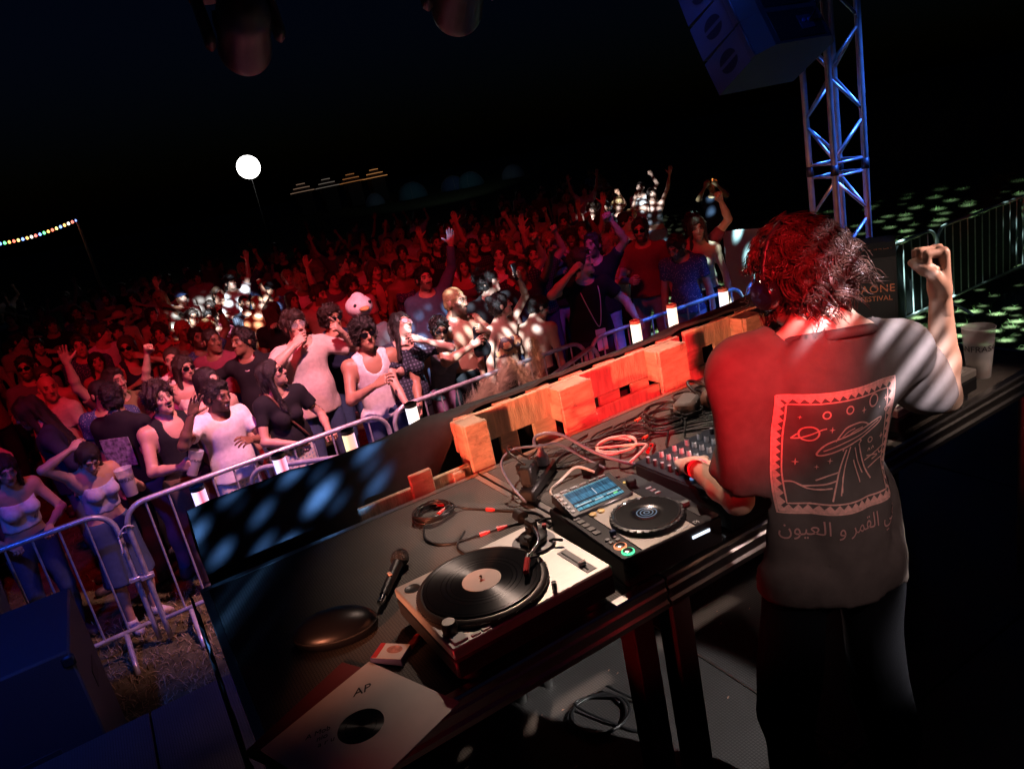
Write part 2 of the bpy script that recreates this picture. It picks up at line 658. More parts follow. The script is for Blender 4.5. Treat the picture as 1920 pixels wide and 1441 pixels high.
        Q = np.concatenate(Q) if Q else np.zeros((0, 4), np.int32)
        return V, Q[(Q >= 0).all(1)]

def np_mesh(name, V, Q, paint=None):
    me = bpy.data.meshes.new(name)
    me.vertices.add(len(V))
    me.vertices.foreach_set('co', np.asarray(V, np.float32).ravel())
    me.loops.add(len(Q) * 4)
    me.loops.foreach_set('vertex_index', np.asarray(Q, np.int32).ravel())
    me.polygons.add(len(Q))
    me.polygons.foreach_set('loop_start', np.arange(len(Q), dtype=np.int32) * 4)
    me.polygons.foreach_set('use_smooth', np.ones(len(Q), bool))
    if paint is not None:
        at = me.attributes.new('paint', 'FLOAT_COLOR', 'POINT')
        at.data.foreach_set('color', np.asarray(paint, np.float32).ravel())
    me.update(calc_edges=True)
    me.materials.append(None)
    return me

def cat_parts(parts):
    V, Q, P, n = [], [], [], 0
    for v, q, p in parts:
        V.append(v)
        Q.append(q + n)
        P.append(p)
        n += len(v)
    return np.concatenate(V), np.concatenate(Q), np.concatenate(P)

HEADS = {}
def head_tpl(h=.0055, fem=False, mouth='shut', beard=0, stache=False):
    key = (h, fem, mouth, beard, stache)
    if key in HEADS:
        return HEADS[key]
    f = Fld((-.105, -.14, -.19), (.105, .125, .135), h)
    f.ell((0, .018, .036), (.074, .093, .079), .02)
    f.ell((0, -.030, -.030), (.057, .064, .083), .03)
    jw = .040 if fem else .047
    f.ell((0, -.038, -.074), (jw, .050, .036), .025)
    f.ell((0, -.076, -.098), (.017 if fem else .021, .017, .016), .018)
    for s in (-1, 1):
        f.ell((s * .043, -.064, -.014), (.018, .018, .016), .018)
        f.ell((s * .0775, .016, -.004), (.009, .020, .031), .007)
    f.cone((-.034, -.081, .031), (.034, -.081, .031), .011, .011, .014)
    for s in (-1, 1):
        f.ell((s * .030, -.101, .012), (.018, .016, .012), .010, op='sub')
        f.ell((s * .030, -.081, .011), (.0125, .012, .011), .003)
    f.cone((0, -.090, .016), (0, -.110, -.020), .007, .012, .010)
    for s in (-1, 1):
        f.ell((s * .012, -.100, -.025), (.008, .009, .007), .007)
    if mouth == 'open':
        f.ell((0, -.095, -.064), (.017, .018, .013), .006, op='sub')
        f.cone((-.016, -.090, -.049), (.016, -.090, -.049), .006, .006, .006)
        f.cone((-.015, -.086, -.080), (.015, -.086, -.080), .0065, .0065, .006)
    elif mouth == 'smile':
        f.ell((0, -.100, -.059), (.022, .013, .007), .005, op='sub')
        f.cone((-.024, -.084, -.050), (0, -.093, -.053), .005, .006, .006)
        f.cone((.024, -.084, -.050), (0, -.093, -.053), .005, .006, .006)
        f.cone((-.018, -.085, -.068), (.018, -.085, -.068), .006, .006, .006)
    else:
        f.cone((-.019, -.088, -.055), (.019, -.088, -.055), .0062, .0062, .006)
        f.cone((-.016, -.087, -.066), (.016, -.087, -.066), .0066, .0066, .006)
    f.cone((0, .020, -.05), (0, .030, -.185), .050 if fem else .056, .052 if fem else .060, .02)
    V, Q = f.net()
    P = np.zeros((len(V), 4), np.float32)
    x, y, z = V.T
    ax = np.abs(x)
    def put(m, col, a=1.0):
        P[m] = (*col, a)
    if beard:
        m = (z < -.030) & (y < .02 - .5 * (z + .03) * 0) & (z > -.125) & (ax > .0) & ~((z > -.045) & (ax < .036))
        m |= (y < -.02) & (ax > .050) & (z < .0)
        put(m & (y < .035), (.022, .014, .010), beard)
    if stache or beard:
        put((np.abs(z + .040) < .008) & (ax < .028) & (y < -.085), (.022, .014, .010), .85)
    put((np.abs(z - (.036 + .05 * (ax - .03) * -1)) < .0065) & (ax > .012) & (ax < .050) & (y < -.06), (.02, .012, .008), .9)
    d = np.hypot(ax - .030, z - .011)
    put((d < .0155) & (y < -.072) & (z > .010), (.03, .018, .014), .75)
    ez = np.hypot((ax - .030) / 1.0, (z - .0095) * 2.3)
    put((ez < .0105) & (y < -.076), (.40, .33, .30), 1)
    put((np.hypot(ax - .030, (z - .0095) * 1.25) < .0056) & (y < -.078), (.012, .008, .006), 1)
    if mouth == 'open':
        put((np.hypot(x / 1.3, z + .064) < .0125) & (y < -.06), (.03, .004, .006), 1)
        put((np.abs(z + .057) < .004) & (ax < .013) & (y < -.07), (.7, .66, .6), 1)
    elif mouth == 'smile':
        put((np.abs(z + .059 - ax * .12) < .0068) & (ax < .023) & (y < -.07), (.72, .68, .62), 1)
    lips = ((np.abs(z + .0545) < .005) | (np.abs(z + .067) < .006)) & (ax < .022) & (y < -.085)
    if mouth == 'shut':
        put(lips, (.30, .08, .075), .75)
        put((np.abs(z + .0605) < .0022) & (ax < .021) & (y < -.08), (.08, .02, .02), .9)
    else:
        put((((np.abs(z + .048) < .004) | (np.abs(z + .079) < .005)) & (ax < .022) & (y < -.085)), (.30, .08, .075), .7)
    HEADS[key] = (V, Q, P)
    return HEADS[key]

CURL = {'open': (5, 6, 5), 'relaxed': (28, 38, 25), 'fist': (82, 95, 60), 'grip': (42, 55, 35), 'rail': (62, 60, 40),
        'point': (82, 95, 60), 'loose': (15, 45, 30)}
HANDS = {}
def hand_tpl(pose, left=True, h=.006):
    key = (pose, left, h)
    if key in HANDS:
        return HANDS[key]
    f = Fld((-.11, -.12, -.05), (.075, .05, .21), h)
    kx = (-.031, -.010, .011, .030)
    kz = (.088, .092, .088, .080)
    ln = (.074, .082, .076, .060)
    for i in range(4):
        f.cone((kx[i] * .55, 0, .010), (kx[i], 0, kz[i]), .017, .0125, .012, n=(0, 1, 0), sq=.85)
    f.cone((0, 0, -.04), (0, 0, .012), .026, .025, .012, n=(0, 1, 0), sq=.8)
    f.ell((-.022, -.010, .032), (.018, .014, .030), .012)
    base = CURL[pose]
    if pose in ('fist', 'point'):
        f.ell((.002, -.024, .066), (.032, .018, .026), .010)
    for i in range(4):
        c = base
        if pose == 'point' and i == 0:
            c = (4, 5, 4)
        if pose == 'loose':
            c = (10 + 14 * i, 30 + 8 * i, 25)
        p = np.array([kx[i], 0, kz[i]])
        th = 0.0
        sp = (kx[i] * (3.2 if pose == 'open' else 1.0))
        r = (.0098, .0090, .0082, .0072)
        for j, fr in enumerate((.45, .30, .25)):
            th += math.radians(c[j])
            dv = np.array([sp, -math.sin(th), math.cos(th)])
            dv /= np.linalg.norm(dv)
            q = p + dv * ln[i] * fr
            sc = .88 if i == 3 else 1
            f.cone(p, q, r[j] * sc * (.96 if pose == 'fist' else 1), r[j + 1] * sc, .0018 if pose == 'fist' else .004)
            p = q
    if pose in ('fist', 'point'):
        tp = [(-.026, -.008, .022), (-.044, -.030, .052), (-.026, -.050, .072), (-.006, -.052, .076)]
    elif pose in ('grip', 'rail'):
        tp = [(-.026, -.008, .022), (-.050, -.030, .045), (-.048, -.058, .062), (-.034, -.074, .070)]
    elif pose == 'open':
        tp = [(-.024, -.006, .022), (-.052, -.012, .045), (-.076, -.016, .064), (-.092, -.018, .080)]
    else:
        tp = [(-.026, -.006, .022), (-.048, -.018, .050), (-.056, -.030, .076), (-.056, -.040, .096)]
    for j in range(3):
        f.cone(tp[j], tp[j + 1], (.0145, .0115, .0098)[j], (.0115, .0098, .0082)[j], .006)
    V, Q = f.net()
    if not left:
        V = V * np.array([-1, 1, 1])
        Q = Q[:, ::-1]
    HANDS[key] = (V, Q, np.zeros((len(V), 4), np.float32))
    return HANDS[key]

def rotm(yaw=0, pitch=0, roll=0):
    """degrees; pitch > 0 tips the face up, yaw > 0 turns to the person's left, roll > 0 tips to the left"""
    return np.array(Matrix.Rotation(math.radians(yaw), 3, 'Z') @ Matrix.Rotation(math.radians(-pitch), 3, 'X')
                    @ Matrix.Rotation(math.radians(roll), 3, 'Y'))

HAIRT = {}
def hair_tpl(style, seed=0, h=.007):
    key = (style, seed, h)
    if key in HAIRT:
        return HAIRT[key]
    f = Fld((-.15, -.17, -.40 if style in ('long', 'wavy', 'braid') else -.19), (.15, .21, .19), h)
    th = {'short': .012, 'buzz': .004, 'curly': .030, 'wavy': .020, 'long': .014, 'bun': .012, 'braid': .014,
          'fringe': .020, 'swept': .018, 'afro': .055}[style]
    f.ell((0, .020, .038), (.076 + th, .094 + th, .082 + th), .02)
    f.ell((0, .050, -.030), (.066 + th * .7, .062 + th * .7, .055), .03)
    if style in ('short', 'swept'):
        f.ell((0, -.040, .102), (.055, .042, .028), .02)
    if style == 'fringe':
        f.ell((0, -.060, .085), (.066, .034, .030), .015)
    # the face, ears and neck stay free
    fz = .078 if style in ('short', 'buzz', 'swept') else (.072 if style != 'fringe' else .052)
    f.ell((0, -.100, -.055), (.084 if style not in ('long', 'wavy') else .074, .086, .055 + fz), .012, op='sub')
    if style in ('short', 'buzz', 'swept', 'fringe', 'bun'):
        for s in (-1, 1):
            f.ell((s * .098, -.01, -.060), (.042, .052, .075), .010, op='sub')
        f.cut((0, -.35, -.94), .062)
    elif style in ('curly', 'afro'):
        f.cut((0, -.3, -.95), .080)
        for s in (-1, 1):
            f.ell((s * .110, -.03, -.070), (.040, .050, .070), .010, op='sub')
    if style in ('long', 'wavy'):
        for s in (-1, 1):
            f.cone((s * .070, .010, .030), (s * .092, .015, -.32), .030, .030, .03, n=(1, 0, 0), sq=.6)
        f.cone((0, .085, .02), (0, .110, -.34), .080, .075, .03, n=(0, 1, 0), sq=.45)
    if style == 'bun':
        f.ell((0, .105, .085), (.040, .038, .038), .012)
    if style == 'braid':
        f.cone((.03, .09, -.02), (.075, .03, -.14), .030, .024, .015)
        f.cone((.075, .03, -.14), (.085, -.02, -.34), .024, .012, .012)
    amp = {'curly': .010, 'afro': .012, 'wavy': .008, 'long': .0045, 'buzz': .001, 'fringe': .007, 'swept': .006}.get(style, .0045)
    fr = {'curly': 95, 'afro': 110, 'wavy': 70, 'long': 110, 'fringe': 110, 'swept': 100}.get(style, 100)
    f.waves(amp, fr, seed + 11, 6, (1, 1, .35) if style in ('long', 'wavy', 'braid') else (1, 1, 1))
    V, Q = f.net()
    # loose locks standing off the mass
    e1 = V[Q[:, 1]] - V[Q[:, 0]]
    e2 = V[Q[:, 3]] - V[Q[:, 0]]
    fn = np.cross(e1, e2)
    fn /= np.linalg.norm(fn, axis=1)[:, None] + 1e-9
    r = np.random.RandomState(seed + 91)
    N = {'buzz': 0, 'curly': 900, 'afro': 900, 'long': 700, 'wavy': 800}.get(style, 650)
    if h > .008:
        N //= 3
    if N:
        pick = r.randint(0, len(Q), N)
        p = V[Q[pick]].mean(1)
        n = fn[pick]
        keep = (n[:, 1] > -.75) | (p[:, 2] > .05)
        p, n = p[keep], n[keep]
        m = len(p)
        rnd = r.normal(size=(m, 3))
        if style in ('curly', 'afro'):
            d1, L = n * .8 + rnd * .45, .026
            d2 = rnd * .8 + n * .2 + np.array([0, 0, -.4])
        elif style in ('long', 'wavy', 'braid'):
            d1, L = n * .25 + rnd * .12 + np.array([0, 0, -1.0]), .05
            d2 = n * .05 + rnd * .25 + np.array([0, 0, -1.0])
        elif style == 'fringe':
            d1, L = n * .5 + rnd * .25 + np.array([0, -.2, -.4]), .030
            d2 = rnd * .3 + np.array([0, -.1, -1.0])
        else:
            d1, L = n * .55 + rnd * .25 + np.array([0, .2, .1]), .020
            d2 = n * .2 + rnd * .35 + np.array([0, .4, -.3])
        d1 /= np.linalg.norm(d1, axis=1)[:, None]
        d2 /= np.linalg.norm(d2, axis=1)[:, None]
        LL = (L * r.uniform(.5, 1.3, m))[:, None]
        w = np.cross(d1, rnd)
        w = w / (np.linalg.norm(w, axis=1)[:, None] + 1e-9) * (.0032 if h < .008 else .005)
        a = p - n * .004
        b = a + d1 * LL * .55
        c = b + d2 * LL * .6
        T_ = np.stack([a - w, a + w, b + w * .9, b - w * .9, c + w * .25, c - w * .25], 1).reshape(-1, 3)
        k = len(V) + np.arange(m)[:, None] * 6
        V = np.concatenate([V, T_])
        Q = np.concatenate([Q, k + np.array([[0, 1, 2, 3]]), k + np.array([[3, 2, 4, 5]])])
    HAIRT[key] = (V, Q)
    return HAIRT[key]

def two_bone(S, W, l1, l2, pole):
    S, W = np.array(S, float), np.array(W, float)
    d = W - S
    L = np.linalg.norm(d)
    mx = (l1 + l2) * .995
    if L > mx:
        W = S + d / L * mx
        d = W - S
        L = mx
    u = d / L
    c = np.clip((l1 * l1 + L * L - l2 * l2) / (2 * l1 * L), -1, 1)
    p = np.array(pole, float)
    p = p - u * (p @ u)
    p /= np.linalg.norm(p) + 1e-9
    return S + u * l1 * c + p * l1 * math.sqrt(max(0, 1 - c * c)), W

# wrist targets for the right arm (x < 0): position, elbow pole, hand pose, palm direction
ARM = {
    'down': ((-.27, -.04, .82), (-.3, .6, 0), 'relaxed', (1, 0, 0)),
    'rail': ((-.21, -.30, 1.07), (-.8, .5, -.6), 'rail', (0, 0, -1)),
    'railin': ((-.08, -.30, 1.08), (-.8, .3, -.6), 'rail', (0, 0, -1)),
    'up': ((-.34, -.10, 1.92), (-.6, .3, -.2), 'open', (0, -1, 0)),
    'upfist': ((-.27, -.16, 1.86), (-.8, .2, -.3), 'fist', (0, -1, 0)),
    'upbent': ((-.30, -.22, 1.62), (-.7, .1, -.9), 'open', (0, -1, .2)),
    'point': ((-.34, -.34, 1.82), (-.7, .3, -.4), 'point', (.3, -.2, -1)),
    'chest': ((-.06, -.27, 1.27), (-.8, .2, -.7), 'loose', (.4, .6, -.6)),
    'face': ((-.10, -.20, 1.50), (-.9, -.1, -.5), 'loose', (.8, .5, 0)),
    'cup': ((-.15, -.33, 1.17), (-.6, .4, -.8), 'grip', (1, 0, 0)),
    'phone': ((-.10, -.34, 1.66), (-.7, .0, -.8), 'grip', (0, 1, 0)),
    'hip': ((-.24, .02, .98), (-.9, .5, 0), 'fist', (1, 0, 0)),
    'out': ((-.58, -.16, 1.42), (-.2, .6, -.6), 'relaxed', (0, -.3, -1)),
    'head': ((-.10, -.04, 1.70), (-1, -.1, .2), 'relaxed', (.9, .2, 0)),
}

def person_meshes(S, h=.018, hh=.0055, hand_h=.006):
    """S: pose and clothing; returns dict of meshes in the person's own frame (faces -y)"""
    s = S.get('h', 1.75) / 1.75
    fem = S.get('fem', False)
    fat = S.get('fat', 1.0)
    lean = rotm(S.get('twist', 0), -S.get('lean', 0), S.get('roll', 0))
    hip = np.array([0, 0, .93]) * s
    T = lambda p: hip + lean @ (np.array(p, float) * s - hip)
    shx = S.get('shx', .158 if fem else .180)
    nn = lean @ np.array([0, 1, 0])
    J = {}
    J['neck'] = T((0, .015, 1.45))
    Rh = lean @ rotm(*S.get('head', (0, 0, 0)))
    hs = s * S.get('hs', 1.0) * (.95 if fem else 1.0)
    J['head'] = T((0, -.005, 1.50 + S.get('neck', 0))) + Rh @ np.array([0, -.022, .125]) * hs
    for sd, k in ((-1, 'R'), (1, 'L')):
        a = S.get(k, 'down')
        a = ARM[a] if isinstance(a, str) else a
        W, pole, hp, palm = a
        mir = np.array([-sd, 1, 1.0])
        if isinstance(S.get(k, 'down'), str):
            W = np.array(W) * mir * s
            pole = np.array(pole) * mir
            palm = np.array(palm, float) * mir
            if S.get(k, 'down') not in ('rail', 'railin'):
                W = hip + lean @ (W - hip)
        sh = T((sd * shx, .01, 1.40))
        if W[2] > 1.5 * s:
            sh = sh + np.array([-sd * .015, 0, .035]) * s
        E, W = two_bone(sh, W, S.get('l1', .285) * s, S.get('l2', .255) * s, pole)
        if 'E' + k in S:
            E, W = np.array(S['E' + k], float), np.array(a[0], float)
        J['sh' + k], J['el' + k], J['wr' + k] = sh, E, W
        z = (W - E) / np.linalg.norm(W - E)
        if hp == 'rail':
            z = z * .7 + np.array([0, -.6, -.1])
            z /= np.linalg.norm(z)
        if 'hd' + k in S:
            z = np.array(S['hd' + k], float)
            z /= np.linalg.norm(z)
        y = -np.array(palm, float)
        y = y - z * (y @ z)
        y /= np.linalg.norm(y) + 1e-9
        J['R' + k] = np.stack([np.cross(y, z), y, z], 1)
        J['hp' + k] = hp
    legsp = S.get('legs', .10)
    for sd, k in ((-1, 'R'), (1, 'L')):
        J['hp_' + k] = np.array([sd * .088, .0, .92]) * s
        J['kn' + k] = np.array([sd * (.09 + legsp * .3), -.035, .49]) * s
        J['an' + k] = np.array([sd * legsp * 1.1, .02, .085]) * s
    pts = np.array([v for k, v in J.items() if isinstance(v, np.ndarray) and v.shape == (3,)])
    lo = pts.min(0) - .24
    hi = pts.max(0) + .24
    lo[2] = max(lo[2], -.02) if not S.get('nolegs') else .6 * s
    hi[2] = max(J['neck'][2] + .22, J['wrL'][2] + .06, J['wrR'][2] + .06)
    ft = Fld(lo, hi, h)
    g = fat
    ft.cone(T((0, .0, .99)), T((0, .0, 1.10)), (.150 if fem else .142) * s * g, (.118 if fem else .132) * s * g, .05, nn, .74)
    ft.cone(T((0, .0, 1.10)), T((0, .005, 1.32)), (.118 if fem else .135) * s * g, (.142 if fem else .170) * s * (.5 + .5 * g), .05, nn, .68)
    ft.cone(T((-shx * .72, .01, 1.385)), T((shx * .72, .01, 1.385)), .068 * s, .068 * s, .05)
    if fem:
        for sd in (-1, 1):
            ft.ell(T((sd * .066, -.080, 1.27)), (.058 * s, .058 * s, .056 * s), .03)
    ft.cone(T((0, .02, 1.38)), T((0, .005, 1.52)), (.052 if fem else .062) * s, (.048 if fem else .056) * s, .04)
    ft.cone(T((-.09, .02, 1.42)), T((0, .02, 1.48)), .035 * s, .045 * s, .04)
    ft.cone(T((.09, .02, 1.42)), T((0, .02, 1.48)), .035 * s, .045 * s, .04)
    aw = (.86 if fem else 1.0) * S.get('arm', 1.0)
    for sd in (-1, 1):
        ft.cone(T((sd * .150, .016, 1.412)), T((sd * .045, .020, 1.462)), .034 * s, .042 * s, .03)
    for k in 'LR':
        ft.ell(J['sh' + k], np.array((.062, .062, .066)) * s * aw, .03)
        ft.cone(J['sh' + k], J['el' + k], .052 * s * aw, .040 * s * aw, .03)
    fa = Fld(lo, hi, h)
    for k in 'LR':
        m = J['el' + k] * .65 + J['wr' + k] * .35
        fa.cone(J['el' + k], m, .039 * s * aw, .041 * s * aw, .015)
        fa.cone(m, J['wr' + k], .041 * s * aw, .026 * s * aw, .015)
    fl = Fld(lo, hi, h)
    if not S.get('nolegs'):
        fl.cone((-.05 * s, .01, .93 * s), (.05 * s, .01, .93 * s), .125 * s * g, .125 * s * g, .05, (0, 1, 0), .85)
        for sd, k in ((-1, 'R'), (1, 'L')):
            fl.cone(J['hp_' + k], J['kn' + k], .088 * s * g, .056 * s, .03)
            fl.ell((J['kn' + k] * .7 + J['an' + k] * .3) + np.array([0, .018, 0]) * s, (.055 * s, .058 * s, .12 * s), .03)
            fl.cone(J['kn' + k], J['an' + k], .052 * s, .036 * s, .02)
            a = J['an' + k]
            fl.cone(a + np.array([0, .02, -.045]) * s, a + np.array([sd * .03, -.16, -.055]) * s, .034 * s, .030 * s, .02)
    body = ft.copy()
    body.merge(fa, .02)
    if not S.get('nolegs'):
        body.merge(fl, .05)
    V, Q = body.net()
    parts = [(V, Q, np.zeros((len(V), 4), np.float32))]
    hv, hq, hp_ = head_tpl(hh, fem, S.get('mouth', 'shut'), S.get('beard', 0), S.get('stache', False))
    parts.append((J['head'] + (hv * hs) @ Rh.T, hq, hp_))
    for k in 'LR':
        v, q, p = hand_tpl(J['hp' + k], k == 'L', hand_h)
        parts.append((J['wr' + k] + (v * s * (.90 if fem else 1.0) * S.get('hand_s', 1.0)) @ J['R' + k].T, q, p))
    out = {'body': np_mesh('person', *cat_parts(parts)), 'J': J, 'Rh': Rh, 'hs': hs, 's': s}
    sh = S.get('shirt', 'tee')
    seed = S.get('seed', 1)
    up = lean @ np.array([0, 0, 1.0])
    hem = S.get('hem', .93)
    if sh != 'none':
        off = {'tee': .016, 'big': .020, 'tank': .009, 'crop': .009, 'long': .015, 'open': .018, 'band': .008}[sh] * S.get('loose', 1.0)
        f = ft.copy(off)
        if sh == 'long':
            f.merge(fa.copy(off), .02)
            for k in 'LR':
                d = (J['wr' + k] - J['el' + k])
                d = d / np.linalg.norm(d)
                X, Y, Z = f.grid((slice(None),) * 3)
                W = J['wr' + k]
                near = ((X - W[0]) ** 2 + (Y - W[1]) ** 2 + (Z - W[2]) ** 2) < .11 ** 2
                pl = d[0] * (X - W[0]) + d[1] * (Y - W[1]) + d[2] * (Z - W[2]) + .02
                f.F = np.where(near, np.maximum(f.F, pl), f.F)
        if not S.get('nolegs') and sh in ('tee', 'big', 'long', 'open'):
            # skirt of the shirt over the hips
            f.cone(T((0, 0, 1.06)), T((0, 0, hem - .02)), (.170 + off) * s * g + .016 * (sh == 'big'), (.188 + off) * s * g - .004 * (sh == 'big'), .05, nn, .76)
        if sh == 'big':
            for k in 'LR':
                a, b = J['sh' + k], J['el' + k]
                f.cone(a, a + (b - a) * .84 + np.array([0, 0, -.016]) * s, .052 * s, .078 * s, .03)
        f.waves(S.get('fold', .006) * (.35 if sh in ('tank', 'crop', 'band') else 1), 22, seed, 5, (1, 1, .6))
        f.F += .001
        if S.get('ridge'):
            f.waves(S['ridge'], 15, seed + 3, 4, (1, 1, .45), pos=True)
            f.F += S['ridge'] * .7
        f.F = np.minimum(f.F, ft.F - .007)
        if not S.get('nolegs'):
            f.F = np.minimum(f.F, fl.F - .019)
        if sh in ('tee', 'big', 'open'):
            fr = .80 if sh == 'big' else .58
            for k in 'LR':
                a, b = J['sh' + k], J['el' + k]
                d = (b - a) / np.linalg.norm(b - a)
                m = a + (b - a) * fr
                X, Y, Z = f.grid((slice(None),) * 3)
                pl = d[0] * (X - m[0]) + d[1] * (Y - m[1]) + d[2] * (Z - m[2])
                near = ((X - m[0]) ** 2 + (Y - m[1]) ** 2 + (Z - m[2]) ** 2) < (.20 * s) ** 2
                rad2 = (X - m[0] - d[0] * pl) ** 2 + (Y - m[1] - d[1] * pl) ** 2 + (Z - m[2] - d[2] * pl) ** 2
                f.F = np.where(near & (pl > -.02) & (rad2 < (.105 * s) ** 2), np.maximum(f.F, pl), f.F)
                far = (pl > .03) & (rad2 < (.10 * s) ** 2) & (((X - b[0]) ** 2 + (Y - b[1]) ** 2 + (Z - b[2]) ** 2) < (.2 * s) ** 2)
                f.F = np.where(far, np.maximum(f.F, .02), f.F)
        if sh in ('tank', 'crop', 'band'):
            for k, sd in (('R', -1), ('L', 1)):
                w = .128 if sh == 'tank' else .115
                c = T((sd * (w + .20), .0, 1.40))
                f.ell(c, (.20 * s, .30, .17 * s if sh == 'tank' else .20 * s), .012, op='sub')
                f.cone(J['sh' + k] + (J['el' + k] - J['sh' + k]) * .12, J['el' + k], .075 * s, .075 * s, .012, op='sub')
        nk = {'tank': ((0, -.11, 1.43), (.075, .11, .11)), 'crop': ((0, -.08, 1.46), (.20, .22, .125)), 'band': ((0, 0, 1.46), (.3, .3, .13)),
              'open': ((0, -.15, 1.30), (.06, .10, .26))}.get(sh, ((0, -.02, 1.475), (.088, .095, .055)))
        f.ell(T(nk[0]), np.array(nk[1]) * s, .008, R=lean.tolist(), op='sub')
        nr = .072 if sh != 'big' else .082
        f.cone(T((0, .008, 1.452 if sh == 'big' else 1.44)), T((0, -.01, 1.66)), nr * s, (nr + .02) * s, .006, op='sub')
        if sh == 'big':
            X, Y, Z = f.grid((slice(None),) * 3)
            px, py, pz = X - hip[0], Y - hip[1], Z - hip[2]
            lx = (lean[0, 0] * px + lean[1, 0] * py + lean[2, 0] * pz + hip[0]) / s
            ly = (lean[0, 1] * px + lean[1, 1] * py + lean[2, 1] * pz + hip[1]) / s
            lz = (lean[0, 2] * px + lean[1, 2] * py + lean[2, 2] * pz + hip[2]) / s
            near = np.hypot(lx, ly - .008) < .106
            f.F = np.where(near, np.maximum(f.F, (lz - (1.456 + .22 * (ly - .01))) * s), f.F)
        hz = {'crop': 1.10, 'band': 1.15}.get(sh, hem)
        c = T((0, 0, hz))
        f.cut(-up, float(-up @ c))
        V, Q = f.net()
        out['shirt'] = np_mesh('shirt', V, Q)
    if not S.get('nolegs') and S.get('legwear', 'trousers') != 'none':
        lw = S.get('legwear', 'trousers')
        f = fl.copy(.012)
        tt = ft.copy(.010)
        tt.cut((0, 0, 1), 1.06 * s)
        f.merge(tt, .03)
        if lw == 'skirt':
            f.cone((0, .01, .97 * s), (0, .0, .45 * s), .14 * s, .21 * s, .04, (0, 1, 0), .85)
        if lw == 'shorts':
            for k in 'LR':
                f.cone(J['hp_' + k], J['kn' + k], .105 * s, .092 * s, .03)
        f.waves(.005, 24, seed + 5, 4, (1, 1, .7))
        f.cut((0, 0, 1), (S.get('hem', .93) + .045 if S.get('shirt', 'tee') in ('tee', 'big', 'long', 'open') else 1.02) * s)
        f.cut((0, 0, -1), -{'trousers': .10, 'shorts': .50, 'skirt': .45, 'hot': .78}[lw] * s)
        V, Q = f.net()
        out['legwear'] = np_mesh('trousers', V, Q)
        f = Fld((-.32 * s, -.26 * s, -.02), (.32 * s, .14 * s, .16 * s), min(h, .016))
        for sd, k in ((-1, 'R'), (1, 'L')):
            a = J['an' + k]
            f.cone(a + np.array([0, .02, -.040]) * s, a + np.array([sd * .03, -.16, -.050]) * s, .046 * s, .042 * s, .02)
            f.cone(a + np.array([0, .015, .0]) * s, a + np.array([0, .02, -.05]) * s, .046 * s, .046 * s, .02)
        f.cut((0, 0, -1), -.004)
        V, Q = f.net()
        out['shoes'] = np_mesh('shoes', V, Q)
    return out

def head_child(P, V, Q, name):
    """a mesh given in head space, moved onto the person's head"""
    return np_mesh(name, P['J']['head'] + (V * P['hs']) @ P['Rh'].T, Q)

SKIN = {'pale': (.56, .34, .25), 'fair': (.50, .29, .20), 'tan': (.40, .21, .13), 'brown': (.22, .105, .06), 'dark': (.10, .048, .03)}
HAIRC = {'black': (.012, .009, .008), 'brown': (.045, .024, .014), 'dark': (.024, .014, .010), 'blond': (.34, .21, .09), 'red': (.14, .045, .018), 'grey': (.30, .29, .28)}
def hairmat(c):
    return mat('hair_' + c, HAIRC[c], .42, spec=.5, var=.35, vscale=60, bump=.9, bscale=180)

def set_slot(o, m):
    o.material_slots[0].link = 'OBJECT'
    o.material_slots[0].material = m

def place_person(P, loc, yaw, label, skin='fair', shirt=None, legs=None, shoes=None, hair=None, hairc='dark', group=None,
                 scale=1.0, extras=(), hseed=0, hh=.007, cat='person'):
    o = bpy.data.objects.new('person', P['body'])
    COL.objects.link(o)
    o.location = loc
    o.rotation_euler = (0, 0, math.radians(yaw))
    o.scale = (scale,) * 3
    set_slot(o, skinmat('skin_' + skin, SKIN[skin]))
    tag(o, label, cat, group)
    if 'shirt' in P and shirt is not None:
        c = link('shirt', P['shirt'], None, o)
        set_slot(c, shirt)
    if 'legwear' in P:
        c = link('trousers', P['legwear'], None, o)
        set_slot(c, legs or cloth('cloth_denim', (.035, .05, .09)))
        c = link('shoes', P['shoes'], None, o)
        set_slot(c, shoes or mat('shoe_dark', (.03, .03, .035), .6))
    if hair:
        key = ('hair', hair, hseed)
        if key not in P:
            P[key] = head_child(P, *hair_tpl(hair, hseed, hh), 'hair')
        c = link('hair', P[key], None, o)
        set_slot(c, hairmat(hairc))
    for e in extras:
        wear(e, P, o)
    return o

def ellipse_prism(mb, c, rx, rz, y0, y1, n=14, tilt=0.0):
    vs = []
    for y in (y0, y1):
        for i in range(n):
            t = 2 * math.pi * i / n
            vs.append((c[0] + rx * math.cos(t), y + tilt * abs(c[0] + rx * math.cos(t)), c[1] + rz * math.sin(t)))
    fs = [tuple(range(n)), tuple(range(2 * n - 1, n - 1, -1))] + [(i, n + i, n + (i + 1) % n, (i + 1) % n) for i in range(n)]
    mb.add(vs, fs)

def on_head(mb, P):
    M = Matrix((P['Rh'] * P['hs']).tolist()).to_4x4()
    M.translation = Vector(P['J']['head'])
    return mb.xf(M)

